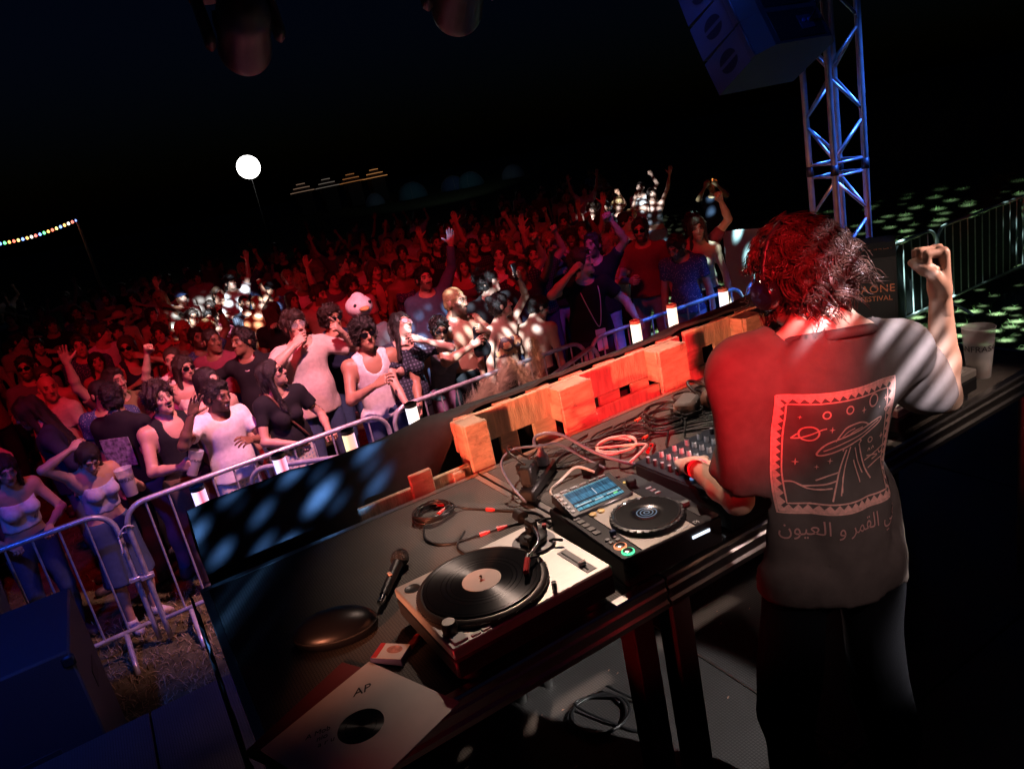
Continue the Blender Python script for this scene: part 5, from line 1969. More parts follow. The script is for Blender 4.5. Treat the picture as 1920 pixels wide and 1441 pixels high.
def beer_cup(name, loc, h, label, rot=(0, 0, 0), fill=.35, word='INFRASA', cup_col=(.62, .62, .64), beer=(.42, .13, .02)):
    t = thing(name, label, 'cup', loc, 0, None, rot)
    rt, rb = h * .29, h * .205
    build('wall', MB().lathe([(rb, 0), (rb + (rt - rb) * .5, h * .5), (rt, h), (rt * 1.03, h), (rt * 1.03, h * 1.012), (rt * .97, h * 1.012), (rb * .95 + (rt - rb) * .5, h * .5), (rb * .94, h * .015), (.002, h * .015)], n=28, close=False).add([(rb * math.cos(2 * math.pi * k / 28), rb * math.sin(2 * math.pi * k / 28), 0) for k in range(28)], [tuple(range(28))]),
          mat('frosted_cup', cup_col, .45, alpha=.38), t, True)
    if fill:
        rf = rb + (rt - rb) * fill
        build('beer', MB().lathe([(rb * .90, h * .02), (rf * .93, h * fill)], n=24), mat('beer', beer, .2, spec=.6), t)
        build('foam', MB().lathe([(rf * .93, h * fill + .0005), (rf * .95, h * (fill + .12)), (rf * .2, h * (fill + .13))], n=24), mat('foam', (.66, .58, .50), .8), t)
    if word:
        me = text_mesh(word, h * .17, .0002, space=1.0)
        R_ = rb + (rt - rb) * .62
        for v in me.vertices:
            a = v.co.x / R_
            z = h * .62 + v.co.y
            rr = rb + (rt - rb) * z / h + .0012 + v.co.z
            v.co = (rr * math.sin(a), -rr * math.cos(a), z)
        o = link('lettering', me, mat('ink', (.02, .015, .02), .8), t)
        o.rotation_euler = (0, 0, CUPROT)
    return t
CUPROT = math.radians(-58)
beer_cup('beer_cup', (2.70, 1.462, T), .190, 'frosted festival cup with a little beer, on the table beyond the far turntable', fill=.16)
CUPROT = 0

# ------------------------------------------------------------------ festival box at the far end of the table
def festival_box():
    t = thing('festival_box', 'black festival box printed in orange on a stand behind the DJ', 'box', (3.135, 2.235, T), math.radians(-56))
    w, h, dp = .30, .40, .26
    ch = .05
    prof = [(-dp / 2, 0), (-dp / 2, h - ch), (-dp / 2 + .10, h), (dp / 2, h), (dp / 2, 0)]
    vs = [(x, y, z) for x in (-w / 2, w / 2) for (y, z) in prof]
    n = 5
    fs = [tuple(range(n)), tuple(range(2 * n - 1, n - 1, -1))] + [(i, n + i, n + (i + 1) % n, (i + 1) % n) for i in range(n)]
    build('shell', MB().add(vs, fs), mat('box_black', (.022, .024, .026), .55, bump=.1, bscale=300), t, False)
    build('front_panel', MB().box((0, -dp / 2 - .0015, (h - ch) / 2), (w - .03, .003, h - ch - .03), .001), mat('box_panel', (.026, .029, .031), .6), t)
    ink = mat('orange_print', (.75, .26, .13), .6)
    link('lettering', text_mesh('SAÔNE', .050, .0004, space=1.05), ink, t, (.058, -dp / 2 - .0036, .205), (math.radians(90), 0, 0))
    link('lettering', text_mesh('FESTIVAL', .033, .0004), ink, t, (.062, -dp / 2 - .0036, .160), (math.radians(90), 0, 0))
    a = math.atan2(ch, .10)
    me = text_mesh('INFRASAÔNE', .036, .0004, space=1.1)
    link('top_lettering', me, ink, t, (.02, -dp / 2 + .05 - .002, h - ch / 2 + .003), (a, 0, math.pi))
    me = text_mesh('S', .10, .0004)
    build('stand', MB().box((0, 0, -.484), (.24, .22, .965), .01), mat('stage_black', (.012, .012, .014), .8), t)
    link('side_emblem', me, ink, t, (w / 2 + .001, 0, .24), (math.radians(90), 0, math.radians(90)))
festival_box()

# ------------------------------------------------------------------ the DJ
DJ_LOC = Vector((1.338, 1.083, .722))
DJ_YAW = 159.0
def dj_local(p):
    q = Matrix.Rotation(-math.radians(DJ_YAW), 3, 'Z') @ (Vector(p) - DJ_LOC)
    return tuple(q)
def dj_dir(p):
    return tuple(Matrix.Rotation(-math.radians(DJ_YAW), 3, 'Z') @ Vector(p))

def make_dj():
    S = dict(h=1.865, shx=.168, arm=.88, fat=.77, hs=.90, neck=-.022, lean=3, roll=-3, twist=-3, head=(16, -8, 8), shirt='big', loose=.95, hem=.865, fold=.005, ridge=.024, hand_s=1.14, seed=21, mouth='shut', beard=.5,
             L=(dj_local((1.300, 1.490, 1.868)), dj_dir((-.75, -.2, -.75)), 'relaxed', dj_dir((0, 0, -1))),
             R=(dj_local((1.806, 1.070, 2.266)), dj_dir((.75, -.15, -.75)), 'fist', dj_dir((-.80, .55, .1))),
             EL=dj_local((1.210, 1.240, 1.880)), ER=dj_local((1.792, 1.055, 1.990)),
             hdL=dj_dir((.60, .74, -.30)), hdR=dj_dir((-.02, .05, 1)), legs=.13)
    P = person_meshes(S, h=.0125, hh=.0045, hand_h=.0036)
    dj = place_person(P, DJ_LOC, DJ_YAW, 'DJ from behind in a dark T-shirt with saucer print, right fist raised', 'fair',
                      cloth('dj_shirt', (.125, .095, .084)), cloth('dj_trousers', (.007, .007, .010)), mat('shoe_dark', (.03, .03, .035), .6), 'short', 'dark', hseed=3, hh=.0055)
    J, Rh, hs = P['J'], P['Rh'], P['hs']
    # collar
    lean = rotm(S['twist'], -S['lean'], S['roll'])
    c = Vector(J['neck'])
    ring = []
    for k in range(28):
        a = 2 * math.pi * k / 28
        ring.append(c + Vector(lean @ np.array([.098 * math.cos(a), .092 * math.sin(a) + .010, .014 + .022 * math.sin(a)])))
    build('collar', MB().tube(ring, .012, 8, True), cloth('dj_shirt', (.125, .095, .084)), dj, True)
    # curls
    r = np.random.RandomState(8)
    mb = MB()
    n = 0
    C0 = np.array([0, .020, .036])
    while n < 520:
        d = r.normal(size=3)
        d /= np.linalg.norm(d)
        p = C0 + d * np.array([.082, .100, .088])
        if p[2] < -.062 or (p[1] < -.045 and p[2] < .058) or (p[1] < .0 and p[2] < -.02 and abs(p[0]) > .05):
            continue
        if abs(p[0]) > .055 and -.055 < p[2] < .040 and -.035 < p[1] < .062:
            continue
        n += 1
        L = r.uniform(.040, .078) * (1.0 if p[2] > -.03 else .75)
        cr = r.uniform(.008, .017)
        tw = r.uniform(.9, 1.7) * (1 if r.rand() > .5 else -1)
        ph = r.uniform(0, 6.28)
        a = np.cross(d, [0, 0, 1.0])
        a = a / (np.linalg.norm(a) + 1e-6)
        b = np.cross(d, a)
        side = r.normal(size=3) * .35
        g = np.array([0, .10, -.75])
        for q_ in range(7 if r.rand() > .08 else 2):
            o1, o2 = r.normal(size=2) * .0045
            ph2 = ph + r.normal() * .22
            L2 = L * r.uniform(.8, 1.2)
            pts = []
            m = 10
            for k in range(m):
                t = k / (m - 1)
                q = p + a * o1 + b * o2 + d * L2 * (.50 * math.sin(t * 1.6)) + (g + side) * L2 * .62 * t * t * (1.1 if d[2] < .5 else .8)
                q = q + (a * math.cos(ph2 + 6.28 * tw * t) + b * math.sin(ph2 + 6.28 * tw * t)) * cr * min(1, t * 2.5)
                rad = np.linalg.norm((q - C0) / np.array([.079, .097, .085]))
                if rad < 1.02:
                    q = C0 + (q - C0) / rad * 1.02
                pts.append(tuple(q))
            rr = [.0023 * (1 - .65 * k / (m - 1)) for k in range(m)]
            mb.tube(pts, rr, 3)
    on_head(mb, P)
    link('curls', mb.mesh('curls', True), mat('dj_curls', (.055, .022, .015), .36, spec=.5), dj)
    # headphones worn by the DJ
    for s in (-1, 1):
        cup = MB().lathe([(.012, -.016), (.036, -.014), (.040, -.004), (.040, .010), (.034, .020), (.012, .022)], n=28)
        cup.xf(Matrix.Translation((s * .106, .014, -.006)) @ Matrix.Rotation(s * math.pi / 2, 4, 'Y'))
        e = build('ear_cup', on_head(cup, P), mat('gloss_black', (.010, .010, .012), .16, spec=.7, coat=.5), dj)
    band = MB().tube([(-.114 * math.cos(a), .022 + .012 * math.sin(a), .006 + .140 * math.sin(a)) for a in [math.pi * k / 20 for k in range(21)]], .0075, 8)
    build('headband', on_head(band, P), BLK, dj, True)
    # wristband
    w, e = Vector(J['wrL']), Vector(J['elL'])
    dv = (w - e).normalized()
    cpt = w - dv * .030
    a = dv.orthogonal().normalized()
    b = dv.cross(a)
    build('wristband', MB().tube([cpt + (a * math.cos(t) * .031 + b * math.sin(t) * .028) for t in [2 * math.pi * k / 18 for k in range(18)]], .0035, 6, True), mat('band_pink', (.75, .14, .20), .5), dj, True)
    # ---- the print on the back
    sh = P['shirt']
    bvh = BVHTree.FromPolygons([v.co.copy() for v in sh.vertices], [tuple(p.vertices) for p in sh.polygons])
    W_, H_ = .270, .290
    cx_, zt_ = -.008, 1.462
    ax = Vector(lean @ np.array([1, 0, 0]))
    az = Vector(lean @ np.array([0, 0, 1]))
    ay = Vector(lean @ np.array([0, 1, 0]))
    org = Vector((cx_, 0, zt_))
    def drop(s, t):
        # s to the right seen from behind (person's right is -x), t downwards
        p = org + ax * (-(s - .5) * W_) * 1.0 - az * (t * H_) + ay * .6
        h = bvh.ray_cast(p, -ay, 1.2)
        if h[0] is None:
            return None
        return h[0] + ay * .0022
    class Ink:
        def __init__(self):
            self.mb = MB()
        def quad(self, q):
            P4 = [drop(*x) for x in q]
            if all(p is not None for p in P4):
                self.mb.add(P4, [tuple(range(len(P4)))])
        def fill(self, s0, t0, s1, t1, n=24, m=2):
            for i in range(n):
                for j in range(m):
                    a0, a1 = s0 + (s1 - s0) * i / n, s0 + (s1 - s0) * (i + 1) / n
                    b0, b1 = t0 + (t1 - t0) * j / m, t0 + (t1 - t0) * (j + 1) / m
                    self.quad([(a0, b0), (a1, b0), (a1, b1), (a0, b1)])
        def line(self, pts, w=.012, sub=5, closed=False, curve=True):
            P3 = [(a, b, 0) for a, b in pts]
            path = catmull(P3, sub, closed) if curve else P3
            path = [Vector(p) for p in path]
            if not curve:
                out = []
                for a, b in zip(path[:-1], path[1:]):
                    k = max(1, int((b - a).length / .04))
                    out += [a + (b - a) * i / k for i in range(k)]
                path = out + [path[-1]]
            if closed:
                path = path + [path[0]]
            L_ = []
            for i, p in enumerate(path):
                d = path[min(i + 1, len(path) - 1)] - path[max(i - 1, 0)]
                if closed and i in (0, len(path) - 1):
                    d = path[1] - path[-2]
                nrm = Vector((-d.y, d.x, 0)).normalized() * w / 2
                L_.append(((p.x + nrm.x, p.y + nrm.y), (p.x - nrm.x, p.y - nrm.y)))
            for (a, b), (c_, d_) in zip(L_[:-1], L_[1:]):
                self.quad([a, c_, d_, b])
        def ring(self, c, r, w=.011, k=1.0):
            self.line([(c[0] + r * math.cos(a), c[1] + r * k * math.sin(a)) for a in [2 * math.pi * i / 10 for i in range(10)]], w, 3, True)
        def star(self, c, r):
            for a, b in ((0, r), (r * .8, 0)):
                self.quad([(c[0] - a, c[1] - b), (c[0] + r * .22, c[1]), (c[0] + a, c[1] + b), (c[0] - r * .22, c[1])] if b else
                          [(c[0] - a, c[1]), (c[0], c[1] - r * .22), (c[0] + a, c[1]), (c[0], c[1] + r * .22)])
    k = Ink()
    bw = .075
    k.line([(0, 0), (1, 0), (1, 1), (0, 1), (0, 0)], .016, 5, False, False)
    k.line([(bw, bw), (1 - bw, bw), (1 - bw, 1 - bw), (bw, 1 - bw), (bw, bw)], .012, 5, False, False)
    # toothed border: bright band with dark triangle gaps on top and left, line triangles elsewhere
    n = 14
    for i in range(n):
        a0, a1 = bw * .2 + (1 - bw * .4) * i / n, bw * .2 + (1 - bw * .4) * (i + 1) / n
        am = (a0 + a1) / 2
        for side in range(4):
            def mp(u, v):
                return [(u, v), (v, u), (u, 1 - v), (1 - v, u)][side]
            k.quad([mp(a0, bw * .12), mp(a1, bw * .12), mp(am + (a1 - a0) * .5, bw * .9), mp(a1 - .001, bw * .9)])
            k.quad([mp(a0, bw * .12), mp(am, bw * .12), mp(am - (a1 - a0) * .12, bw * .45), mp(a0, bw * .9)])
    # flying saucer
    k.line([(.30, .50), (.36, .42), (.50, .375), (.70, .335), (.86, .300), (.84, .345), (.72, .40), (.55, .455), (.40, .505), (.32, .525)], .014, 5, True)
    k.line([(.34, .485), (.50, .425), (.70, .375), (.84, .320)], .011)
    k.line([(.42, .405), (.46, .345), (.50, .300), (.56, .283), (.63, .280), (.69, .300), (.73, .330)], .013)
    k.line([(.47, .375), (.52, .335), (.58, .318)], .009)
    k.line([(.53, .365), (.58, .340), (.66, .325)], .009)
    k.line([(.49, .500), (.50, .475), (.56, .455), (.63, .430), (.66, .445), (.645, .460)], .012)
    # beams
    k.line([(.52, .49), (.46, .70), (.385, .90)], .013)
    k.line([(.555, .475), (.505, .70), (.455, .86)], .011)
    k.line([(.495, .72), (.47, .84)], .010)
    k.line([(.64, .465), (.715, .68), (.775, .80)], .013)
    k.line([(.60, .60), (.645, .74), (.655, .80)], .011)
    k.line([(.60, .49), (.645, .62), (.70, .74)], .010)
    # dunes
    k.line([(bw, .755), (.14, .755), (.22, .790), (.34, .775), (.44, .745)], .012)
    k.line([(.16, .765), (.26, .815), (.40, .800)], .011)
    k.line([(.30, .745), (.38, .705), (.46, .680)], .011)
    k.line([(.76, .715), (.86, .675), (.93, .665)], .011)
    k.line([(.72, .640), (.82, .600), (.93, .560)], .011)
    k.line([(.74, .605), (.86, .625), (.80, .650)], .010)
    k.line([(.87, .590), (.89, .620), (.93, .605)], .010)
    for q in ((.76, .555), (.80, .545)):
        k.line([(q[0] - .012, q[1] + .012), (q[0], q[1] - .012), (q[0] + .012, q[1] + .008)], .008)
    # planet, moons, stars
    k.ring((.235, .330), .062, .013)
    k.line([(.125, .375), (.20, .365), (.30, .300), (.345, .285)], .012)
    k.line([(.125, .375), (.165, .335)], .011)
    k.ring((.765, .135), .048, .014)
    k.ring((.335, .170), .028, .012)
    k.ring((.520, .155), .030, .012)
    k.ring((.765, .470), .022, .009)
    k.ring((.925, .245), .020, .009)
    for c_, r_ in (((.655, .185), .032), ((.905, .150), .030), ((.165, .185), .018), ((.385, .300), .030), ((.165, .585), .034), ((.395, .575), .030), ((.31, .63), .022), ((.89, .470), .032), ((.84, .21), .014)):
        k.star(c_, r_)
    PR = mat('shirt_print', (.85, .42, .34), .8, var=.18, vscale=120)
    build('back_print', k.mb, PR, dj, False)
    # the line of Arabic lettering under the picture
    me = text_mesh('\uFEE5\uFEEE\uFEF4\uFECC\uFEDF\uFE8D \uFEED \uFEAE\uFEE4\uFED8\uFEDF\uFE8D \uFEF2\uFED3', .052, 0.0)
    bm = bmesh.new()
    bm.from_mesh(me)
    bmesh.ops.subdivide_edges(bm, edges=[e_ for e_ in bm.edges if e_.calc_length() > .01], cuts=1)
    bm.to_mesh(me)
    bm.free()
    xs = [v.co.x for v in me.vertices]
    wd = max(xs) - min(xs)
    for v in me.vertices:
        s_, t_ = .5 + v.co.x / wd * 1.02, 1.13 - v.co.y / H_ * .95
        p = drop(s_, t_)
        v.co = p if p is not None else v.co
    link('arabic_lettering', me, mat('shirt_print_dim', (.62, .30, .26), .8), dj)
    return dj, P
DJ, DJP = make_dj()

# ------------------------------------------------------------------ rigging, loudspeakers, lamps
def truss(base, rz, h, label):
    t = thing('truss_tower', label, 'truss', (base[0], base[1], 0), rz)
    AL = mat('truss_alu', (.66, .66, .68), .40, .85, var=.15, vscale=12)
    hw = .145
    cs = [(-hw, -hw), (hw, -hw), (hw, hw), (-hw, hw)]
    for x, y in cs:
        build('chord', MB().cyl((x, y, .05), (x, y, h), .025, n=14), AL, t, True)
    build('base_plate', MB().box((0, 0, .025), (.6, .6, .05), .006), mat('steel_dark', (.05, .05, .055), .5, .8), t)
    bm = {}
    secs = [(.15, 2.15), (2.25, 4.25), (4.35, 6.35)]
    for z0, z1 in secs:
        for i in range(4):
            a, b = cs[i], cs[(i + 1) % 4]
            for z in (z0, z1):
                build('rung', MB().cyl((*a, z), (*b, z), .010, n=8), AL, t, True)
            n = 6
            for k in range(n):
                za, zb = z0 + (z1 - z0) * k / n, z0 + (z1 - z0) * (k + 1) / n
                p, q = (a, b) if (k + i) % 2 else (b, a)
                build('brace', MB().cyl((*p, za + .03), (*q, zb - .03), .0125, n=8), AL, t, True)
        for x, y in cs:
            build('coupler', MB().cyl((x, y, z1 + .01), (x, y, z1 + .09), .030, n=12), mat('steel_dark', (.05, .05, .055), .5, .8), t, True)
truss((5.38, 3.994), math.radians(76), 6.4, 'blue-lit square truss tower right of the stage')

def line_array():
    t = thing('line_array', 'hanging line array of loudspeakers beside the truss tower', 'loudspeaker', (4.42, 3.66, 3.02), math.radians(-4))
    CAB = mat('cabinet_black', (.055, .058, .065), .62, bump=.4, bscale=350)
    PAN = mat('cabinet_panel', (.018, .018, .022), .5)
    W_, D_, H_ = .70, .50, .26
    z, y = 0.0, 0.0
    tilt = 27.0
    for i in range(5):
        c = bpy.data.objects.new('cabinet', None)
        poly = [(-W_ / 2, -.16), (-W_ / 2, .26), (W_ / 2, .26), (W_ / 2, -.16), (W_ / 2 - .10, -.24), (-W_ / 2 + .10, -.24)]
        c = build('cabinet', MB().prism(poly, .006, H_ - .006), CAB, t, False, loc=(0, y, z), rot=(-math.radians(tilt), 0, 0))
        build('connector_panel', MB().box((0, -.242, H_ / 2), (.42, .006, H_ - .05), .002), PAN, c)
        build('grille', MB().box((0, .266, H_ / 2), (W_ - .02, .012, H_ - .03), .003), PAN, c)
        for s in (-1, 1):
            build('rigging_rail', MB().box((s * (W_ / 2 + .004), -.13, H_ / 2), (.014, .05, H_ - .02), .003), mat('rail_grey', (.13, .13, .14), .4, .7), c)
            hd = MB()
            for q in (-1, 1):
                pts = [(0, .085 * math.cos(a), q * .012 + q * .060 * math.sin(a)) for a in [math.pi * k / 10 for k in range(11)]]
                vs = [(s * (W_ / 2 + .002), p[1] + .06, H_ / 2 + p[2]) for p in pts] + [(s * (W_ / 2 - .0), p[1] + .06, H_ / 2 + p[2]) for p in pts]
                m_ = len(pts)
                hd.add(vs, [tuple(range(m_))] + [(k, k + 1, m_ + k + 1, m_ + k) for k in range(m_ - 1)])
            build('handle_recess', hd, mat('recess_black', (.006, .006, .008), .6), c, False)
        build('input_plate', MB().box((.08, -.246, H_ / 2), (.12, .006, .10), .002), mat('plate_blue', (.05, .06, .10), .4), c)
        for q in (-.02, .03):
            build('socket', MB().cyl((.08 + q, -.248, H_ / 2 + .01), (.08 + q, -.256, H_ / 2 + .01), .013, n=12), mat('socket_blue', (.06, .12, .35), .4), c)
        build('jumper_cable', MB().tube(catmull([(.10, -.255, H_ / 2), (.16, -.30, H_ / 2 + .06), (.20, -.29, H_ + .04), (.12, -.26, H_ + .10)], 5), .006, 6), CB, c, True)
        y += -math.sin(math.radians(tilt)) * 0 + H_ * math.sin(math.radians(tilt))
        z += H_ * math.cos(math.radians(tilt))
        tilt -= 3.0
    build('fly_bar', MB().box((0, y + .02, z + .06), (.5, .5, .08), .01), mat('steel_dark', (.05, .05, .055), .5, .8), t)
    build('hoist_chain', MB().cyl((0, y, z + .1), (0, y, 6.0 - 3.02), .012, n=8), mat('steel_dark', (.05, .05, .055), .5, .8), t)
    build('outrigger', MB().box((.48, y + .1, 6.0 - 3.02), (1.3, .1, .1), .01), mat('truss_alu', (.60, .60, .62), .28, .95), t)
line_array()

def moving_head(loc, rot, label):
    t = thing('moving_head_light', label, 'stage light', loc, 0, 'moving head lights hung over the stage front', rot)
    SH = mat('fixture_shell', (.05, .045, .05), .4)
    f = Fld((-.20, -.20, -.30), (.20, .20, .26), .012)
    f.cone((0, 0, -.16), (0, 0, .12), .115, .130, .04)
    f.cone((0, 0, -.16), (0, 0, -.20), .10, .085, .05)
    f.cut((0, 0, 1), .19)
    V_, Q_ = f.net()
    c = link('head_shell', np_mesh('head_shell', V_, Q_), None, t)
    set_slot(c, SH)
    build('lens', MB().lathe([(.095, .188), (.09, .196), (.01, .205)], n=28), mat('lens_glass', (.05, .06, .08), .08), t)
    for s in (-1, 1):
        build('yoke_arm', MB().box((s * .165, -.10, 0), (.05, .30, .11), .02), SH, t)
        for k in range(5):
            build('vent', MB().box((s * .118, -.02 + 0 * k, -.10 + .018 * k), (.02, .09, .007), .002), BLKM, t)
    build('yoke_base', MB().box((0, -.29, 0), (.38, .12, .22), .02), SH, t)
    build('clamp', MB().box((0, -.38, 0), (.06, .08, .05), .008).cyl((-.04, -.43, 0), (.04, -.43, 0), .03, n=12), mat('steel_dark', (.05, .05, .055), .5, .8), t)
    return t
moving_head((1.02, 3.95, 3.60), (math.radians(-112), 0, math.radians(-6)), 'red-tinged moving head light hanging at the top left')
moving_head((1.99, 3.52, 3.60), (math.radians(-116), 0, math.radians(-16)), 'blue-lit moving head light hanging at the top centre')
def bb(name, r, col, es):
    return mat(name, (.8, .8, .8), .4, emis=col, es=es)
lb = thing('light_balloon', 'glowing white balloon lamp on a mast far behind the crowd', 'balloon lamp', (6.39, 29.31, 0))
build('globe', MB().lathe([(.42 * math.sin(math.pi * k / 16), 4.26 - .42 * math.cos(math.pi * k / 16)) for k in range(1, 16)], n=28), bb('balloon_glow', 1, (1, .97, .92), 6.0), lb, True)
build('mast', MB().cyl((0, 0, .2), (0, 0, 3.86), .008, n=6), BLKM, lb, True)

fs_ = thing('festoon_string', 'string of coloured bulbs running to a wooden pole at far left', 'festoon lights', (0, 0, 0))
P0, P1_ = Vector((-2.2, 23.9, 3.30)), Vector((.326, 24.0, 3.476))
wire = [P0.lerp(P1_, k / 24) - Vector((0, 0, .12 * math.sin(math.pi * k / 24))) for k in range(25)]
build('wire', MB().tube(wire, .006, 5), CB, fs_, True)
build('pole', MB().cyl((.34, 24.0, .2), (.34, 24.0, 3.55), .035, n=8), mat('pole_wood', (.22, .13, .07), .8), fs_, True)
bcol = [(1, .15, .1), (1, .8, .2), (.2, .35, 1), (.15, 1, .3), (1, .5, .12), (1, .9, .75)]
bmesh_ = MB().lathe([(.008, .04), (.02, .03), (.036, 0), (.03, -.03), (.008, -.045)], n=10).mesh('bulb', True)
for k in range(25):
    c = bcol[(k * 7 + k // 3) % 6]
    link('bulb', bmesh_, bb('bulb_%d' % bcol.index(c), 1, c, 3.0), fs_, wire[k] - Vector((0, 0, .04)))

def tent(x, y, s, col, label):
    t = thing('dome_tent', label, 'tent', (x, y, ground_z(x, y)), RND.uniform(0, 3), 'small tents on the rise behind the field')
    f = Fld((-1.4, -1.2, -.1), (1.4, 1.2, 1.4), .10)
    f.ell((0, 0, 0), (1.2 * s, .95 * s, 1.15 * s), .1)
    f.cut((0, 0, -1), .02)
    V_, Q_ = f.net()
    c = link('canopy', np_mesh('canopy', V_, Q_), None, t)
    set_slot(c, cloth('tent_' + col, {'teal': (.10, .22, .26), 'grey': (.25, .28, .32), 'blue': (.10, .16, .30)}[col]))
    for a in (.8, 2.3):
        build('pole', MB().tube([(1.22 * s * math.cos(a) * math.cos(q), .97 * s * math.sin(a) * math.cos(q), 1.17 * s * math.sin(q)) for q in [math.pi * k / 12 for k in range(13)]], .015, 5), GREYP, t, True)
tent(19.6, 52.8, .75, 'grey', 'leftmost pale dome tent on the dark rise')
tent(21.8, 50.9, 1.0, 'teal', 'largest teal dome tent on the dark rise')
tent(24.6, 49.8, .85, 'blue', 'blue dome tent third from the left on the rise')
tent(25.6, 49.0, .9, 'teal', 'teal tent right of the blue one on the rise')
tent(28.4, 47.6, .8, 'grey', 'rightmost pale tent, alone on the rise')
spot('tent_area_lamp', (20, 38, 6), (23, 50, 1), 130, (.55, .8, .9), 70, .8, .2)

for i, (x, y) in enumerate(((15.9, 57.5), (17.6, 56.6), (19.3, 55.9), (20.9, 55.0))):
    g = ground_z(x, y)
    t = thing('food_stall', ('pale-lit stall at the left of the far row', 'dim stall second in the far row', 'orange-lit stall third in the far row', 'brightest orange stall at the right of the far row')[i], 'stall', (x, y, g), 0, 'food stalls with fairy lights far behind the crowd')
    build('hut', MB().box((0, 0, .9), (1.1, 1.0, 1.8), .03), mat('hut_dark', (.05, .035, .03), .8), t)
    build('roof', MB().lathe([(.9, 1.8), (.02, 2.6)], n=8), mat('hut_roof', (.09, .06, .05), .8), t)
    col = ((1, .62, .4), (.9, .75, .6), (1, .38, .10), (1, .42, .12))[i]
    for k, z in enumerate((1.82, 2.1, 2.38)):
        build('light_ring', MB().tube([((.92 - .30 * k) * math.cos(a), (.92 - .30 * k) * math.sin(a), z) for a in [2 * math.pi * q / 12 for q in range(12)]], .025, 5, True), bb('stall_glow_%d' % i, 1, col, (.16, .12, .22, .34)[i]), t, True)

sub = thing('sub_loudspeaker', 'large black sub cabinet at the bottom left, below the stage', 'loudspeaker', (-1.17, 4.245, 0))
CABB = mat('cabinet_navy', (.030, .032, .040), .6, bump=.35, bscale=300)
build('cabinet', MB().box((0, 0, .50), (1.12, .77, .99), .012), CABB, sub)
build('handle', MB().box((.561, .05, .62), (.006, .20, .10), .003), BLKM, sub)
build('rear_plate', MB().box((.22, -.386, .42), (.30, .006, .22), .002), BLKM, sub)
link('lettering', text_mesh('CEC', .060, .0006), mat('logo_grey', (.35, .38, .45), .5), sub, (.38, -.3905, .40), (math.radians(90), 0, 0))
build('badge', MB().box((.285, -.3895, .41), (.035, .003, .065), .001), mat('badge_blue', (.03, .06, .6), .4), sub)
for z in (.06, .94):
    for x in (-.54, .54):
        build('corner', MB().box((x, -.375, z), (.06, .04, .06), .01), mat('steel_dark', (.05, .05, .055), .5, .8), sub)
dr = thing('drum_bin', 'blue-lit plastic drum at the left edge behind the sub cabinet', 'drum', (-1.22, 4.86, .0))
build('shell', MB().lathe([(.24, .78), (.27, .82), (.28, 1.1), (.285, 1.32), (.27, 1.40), (.265, 1.40), (.26, .80)], n=32), mat('drum_blue', (.12, .16, .22), .5, var=.1), dr, True)
build('stand', MB().lathe([(.20, 0), (.20, .78)], n=20), BLKM, dr)
pn = thing('blank_panel', 'blank blue-lit board on two posts behind the DJ\'s head', 'panel', (7.35, 6.70, 0), math.radians(-72))
build('board', MB().box((0, 0, .86), (.86, .03, .95), .006), mat('panel_paint', (.30, .34, .40), .6, var=.08), pn)
for x in (-.25, .25):
    build('post', MB().cyl((x, .03, 0), (x, .03, 1.3), .02, n=8), GALV, pn, True)
# cable heap under the table
cable('floor_cable', coil((1.13, 2.02), .11, 3.4, .006, .730, 41) + [(1.20, 1.86, .728), (1.30, 1.92, .728), (1.24, 2.10, .76)], .0055, CB, 'loops of black cable on the stage floor under the table', 5)
for i, x in enumerate((.965, 1.10)):
    t = thing('support_post', ('dark wooden post under the deck joint', 'dark wooden post just right of the deck joint')[i], 'post', (x, 1.42, .72), 0, 'wooden posts under the deck joint')
    build('beam', MB().box((0, 0, .435), (.07, .07, .86), .004), mat('leg_wood', (.05, .035, .03), .7), t)
    build('foot_plate', MB().box((0, 0, .006), (.10, .10, .01), .002), mat('steel_dark', (.05, .05, .055), .5, .8), t)

# ------------------------------------------------------------------ the crowd
HEADPOS = {
    'tank': (1.78, 5.77, 1.66), 'beige': (1.44, 6.59, 1.76), 'white': (0.57, 5.76, 1.54), 'laugh': (0.20, 5.94, 1.61), 'blacktop': (0.99, 5.76, 1.58), 'graphic': (-0.10, 6.49, 1.62), 'checked': (2.14, 5.86, 1.62), 'greytank': (2.46, 5.83, 1.50), 'shirtless': (2.71, 5.92, 1.68), 'profile': (3.35, 6.46, 1.68), 'phonewoman': (3.06, 5.76, 1.56), 'bareback': (3.45, 5.76, 1.43), 'lanyard': (4.01, 5.77, 1.72), 'redshirt': (5.37, 6.51, 1.74), 'bluedots': (5.26, 5.85, 1.58), 'curlysun': (1.88, 6.98, 1.66), 'tantee': (2.34, 8.96, 1.66), 'duck': (2.21, 7.10, 1.60), 'openshirt': (3.31, 9.57, 1.70), 'beard': (2.75, 8.96, 1.66), 'bluelit': (3.12, 7.49, 1.72), 'chain': (1.06, 7.15, 1.66), 'sunwoman': (0.51, 7.11, 1.58), 'palm': (-0.05, 7.31, 1.60), 'brightman': (2.06, 13.23, 1.70), 'jacket': (-0.70, 6.86, 1.62), 'whitecrop': (-0.36, 5.78, 1.39), 'edge': (-0.86, 5.95, 1.45),
}
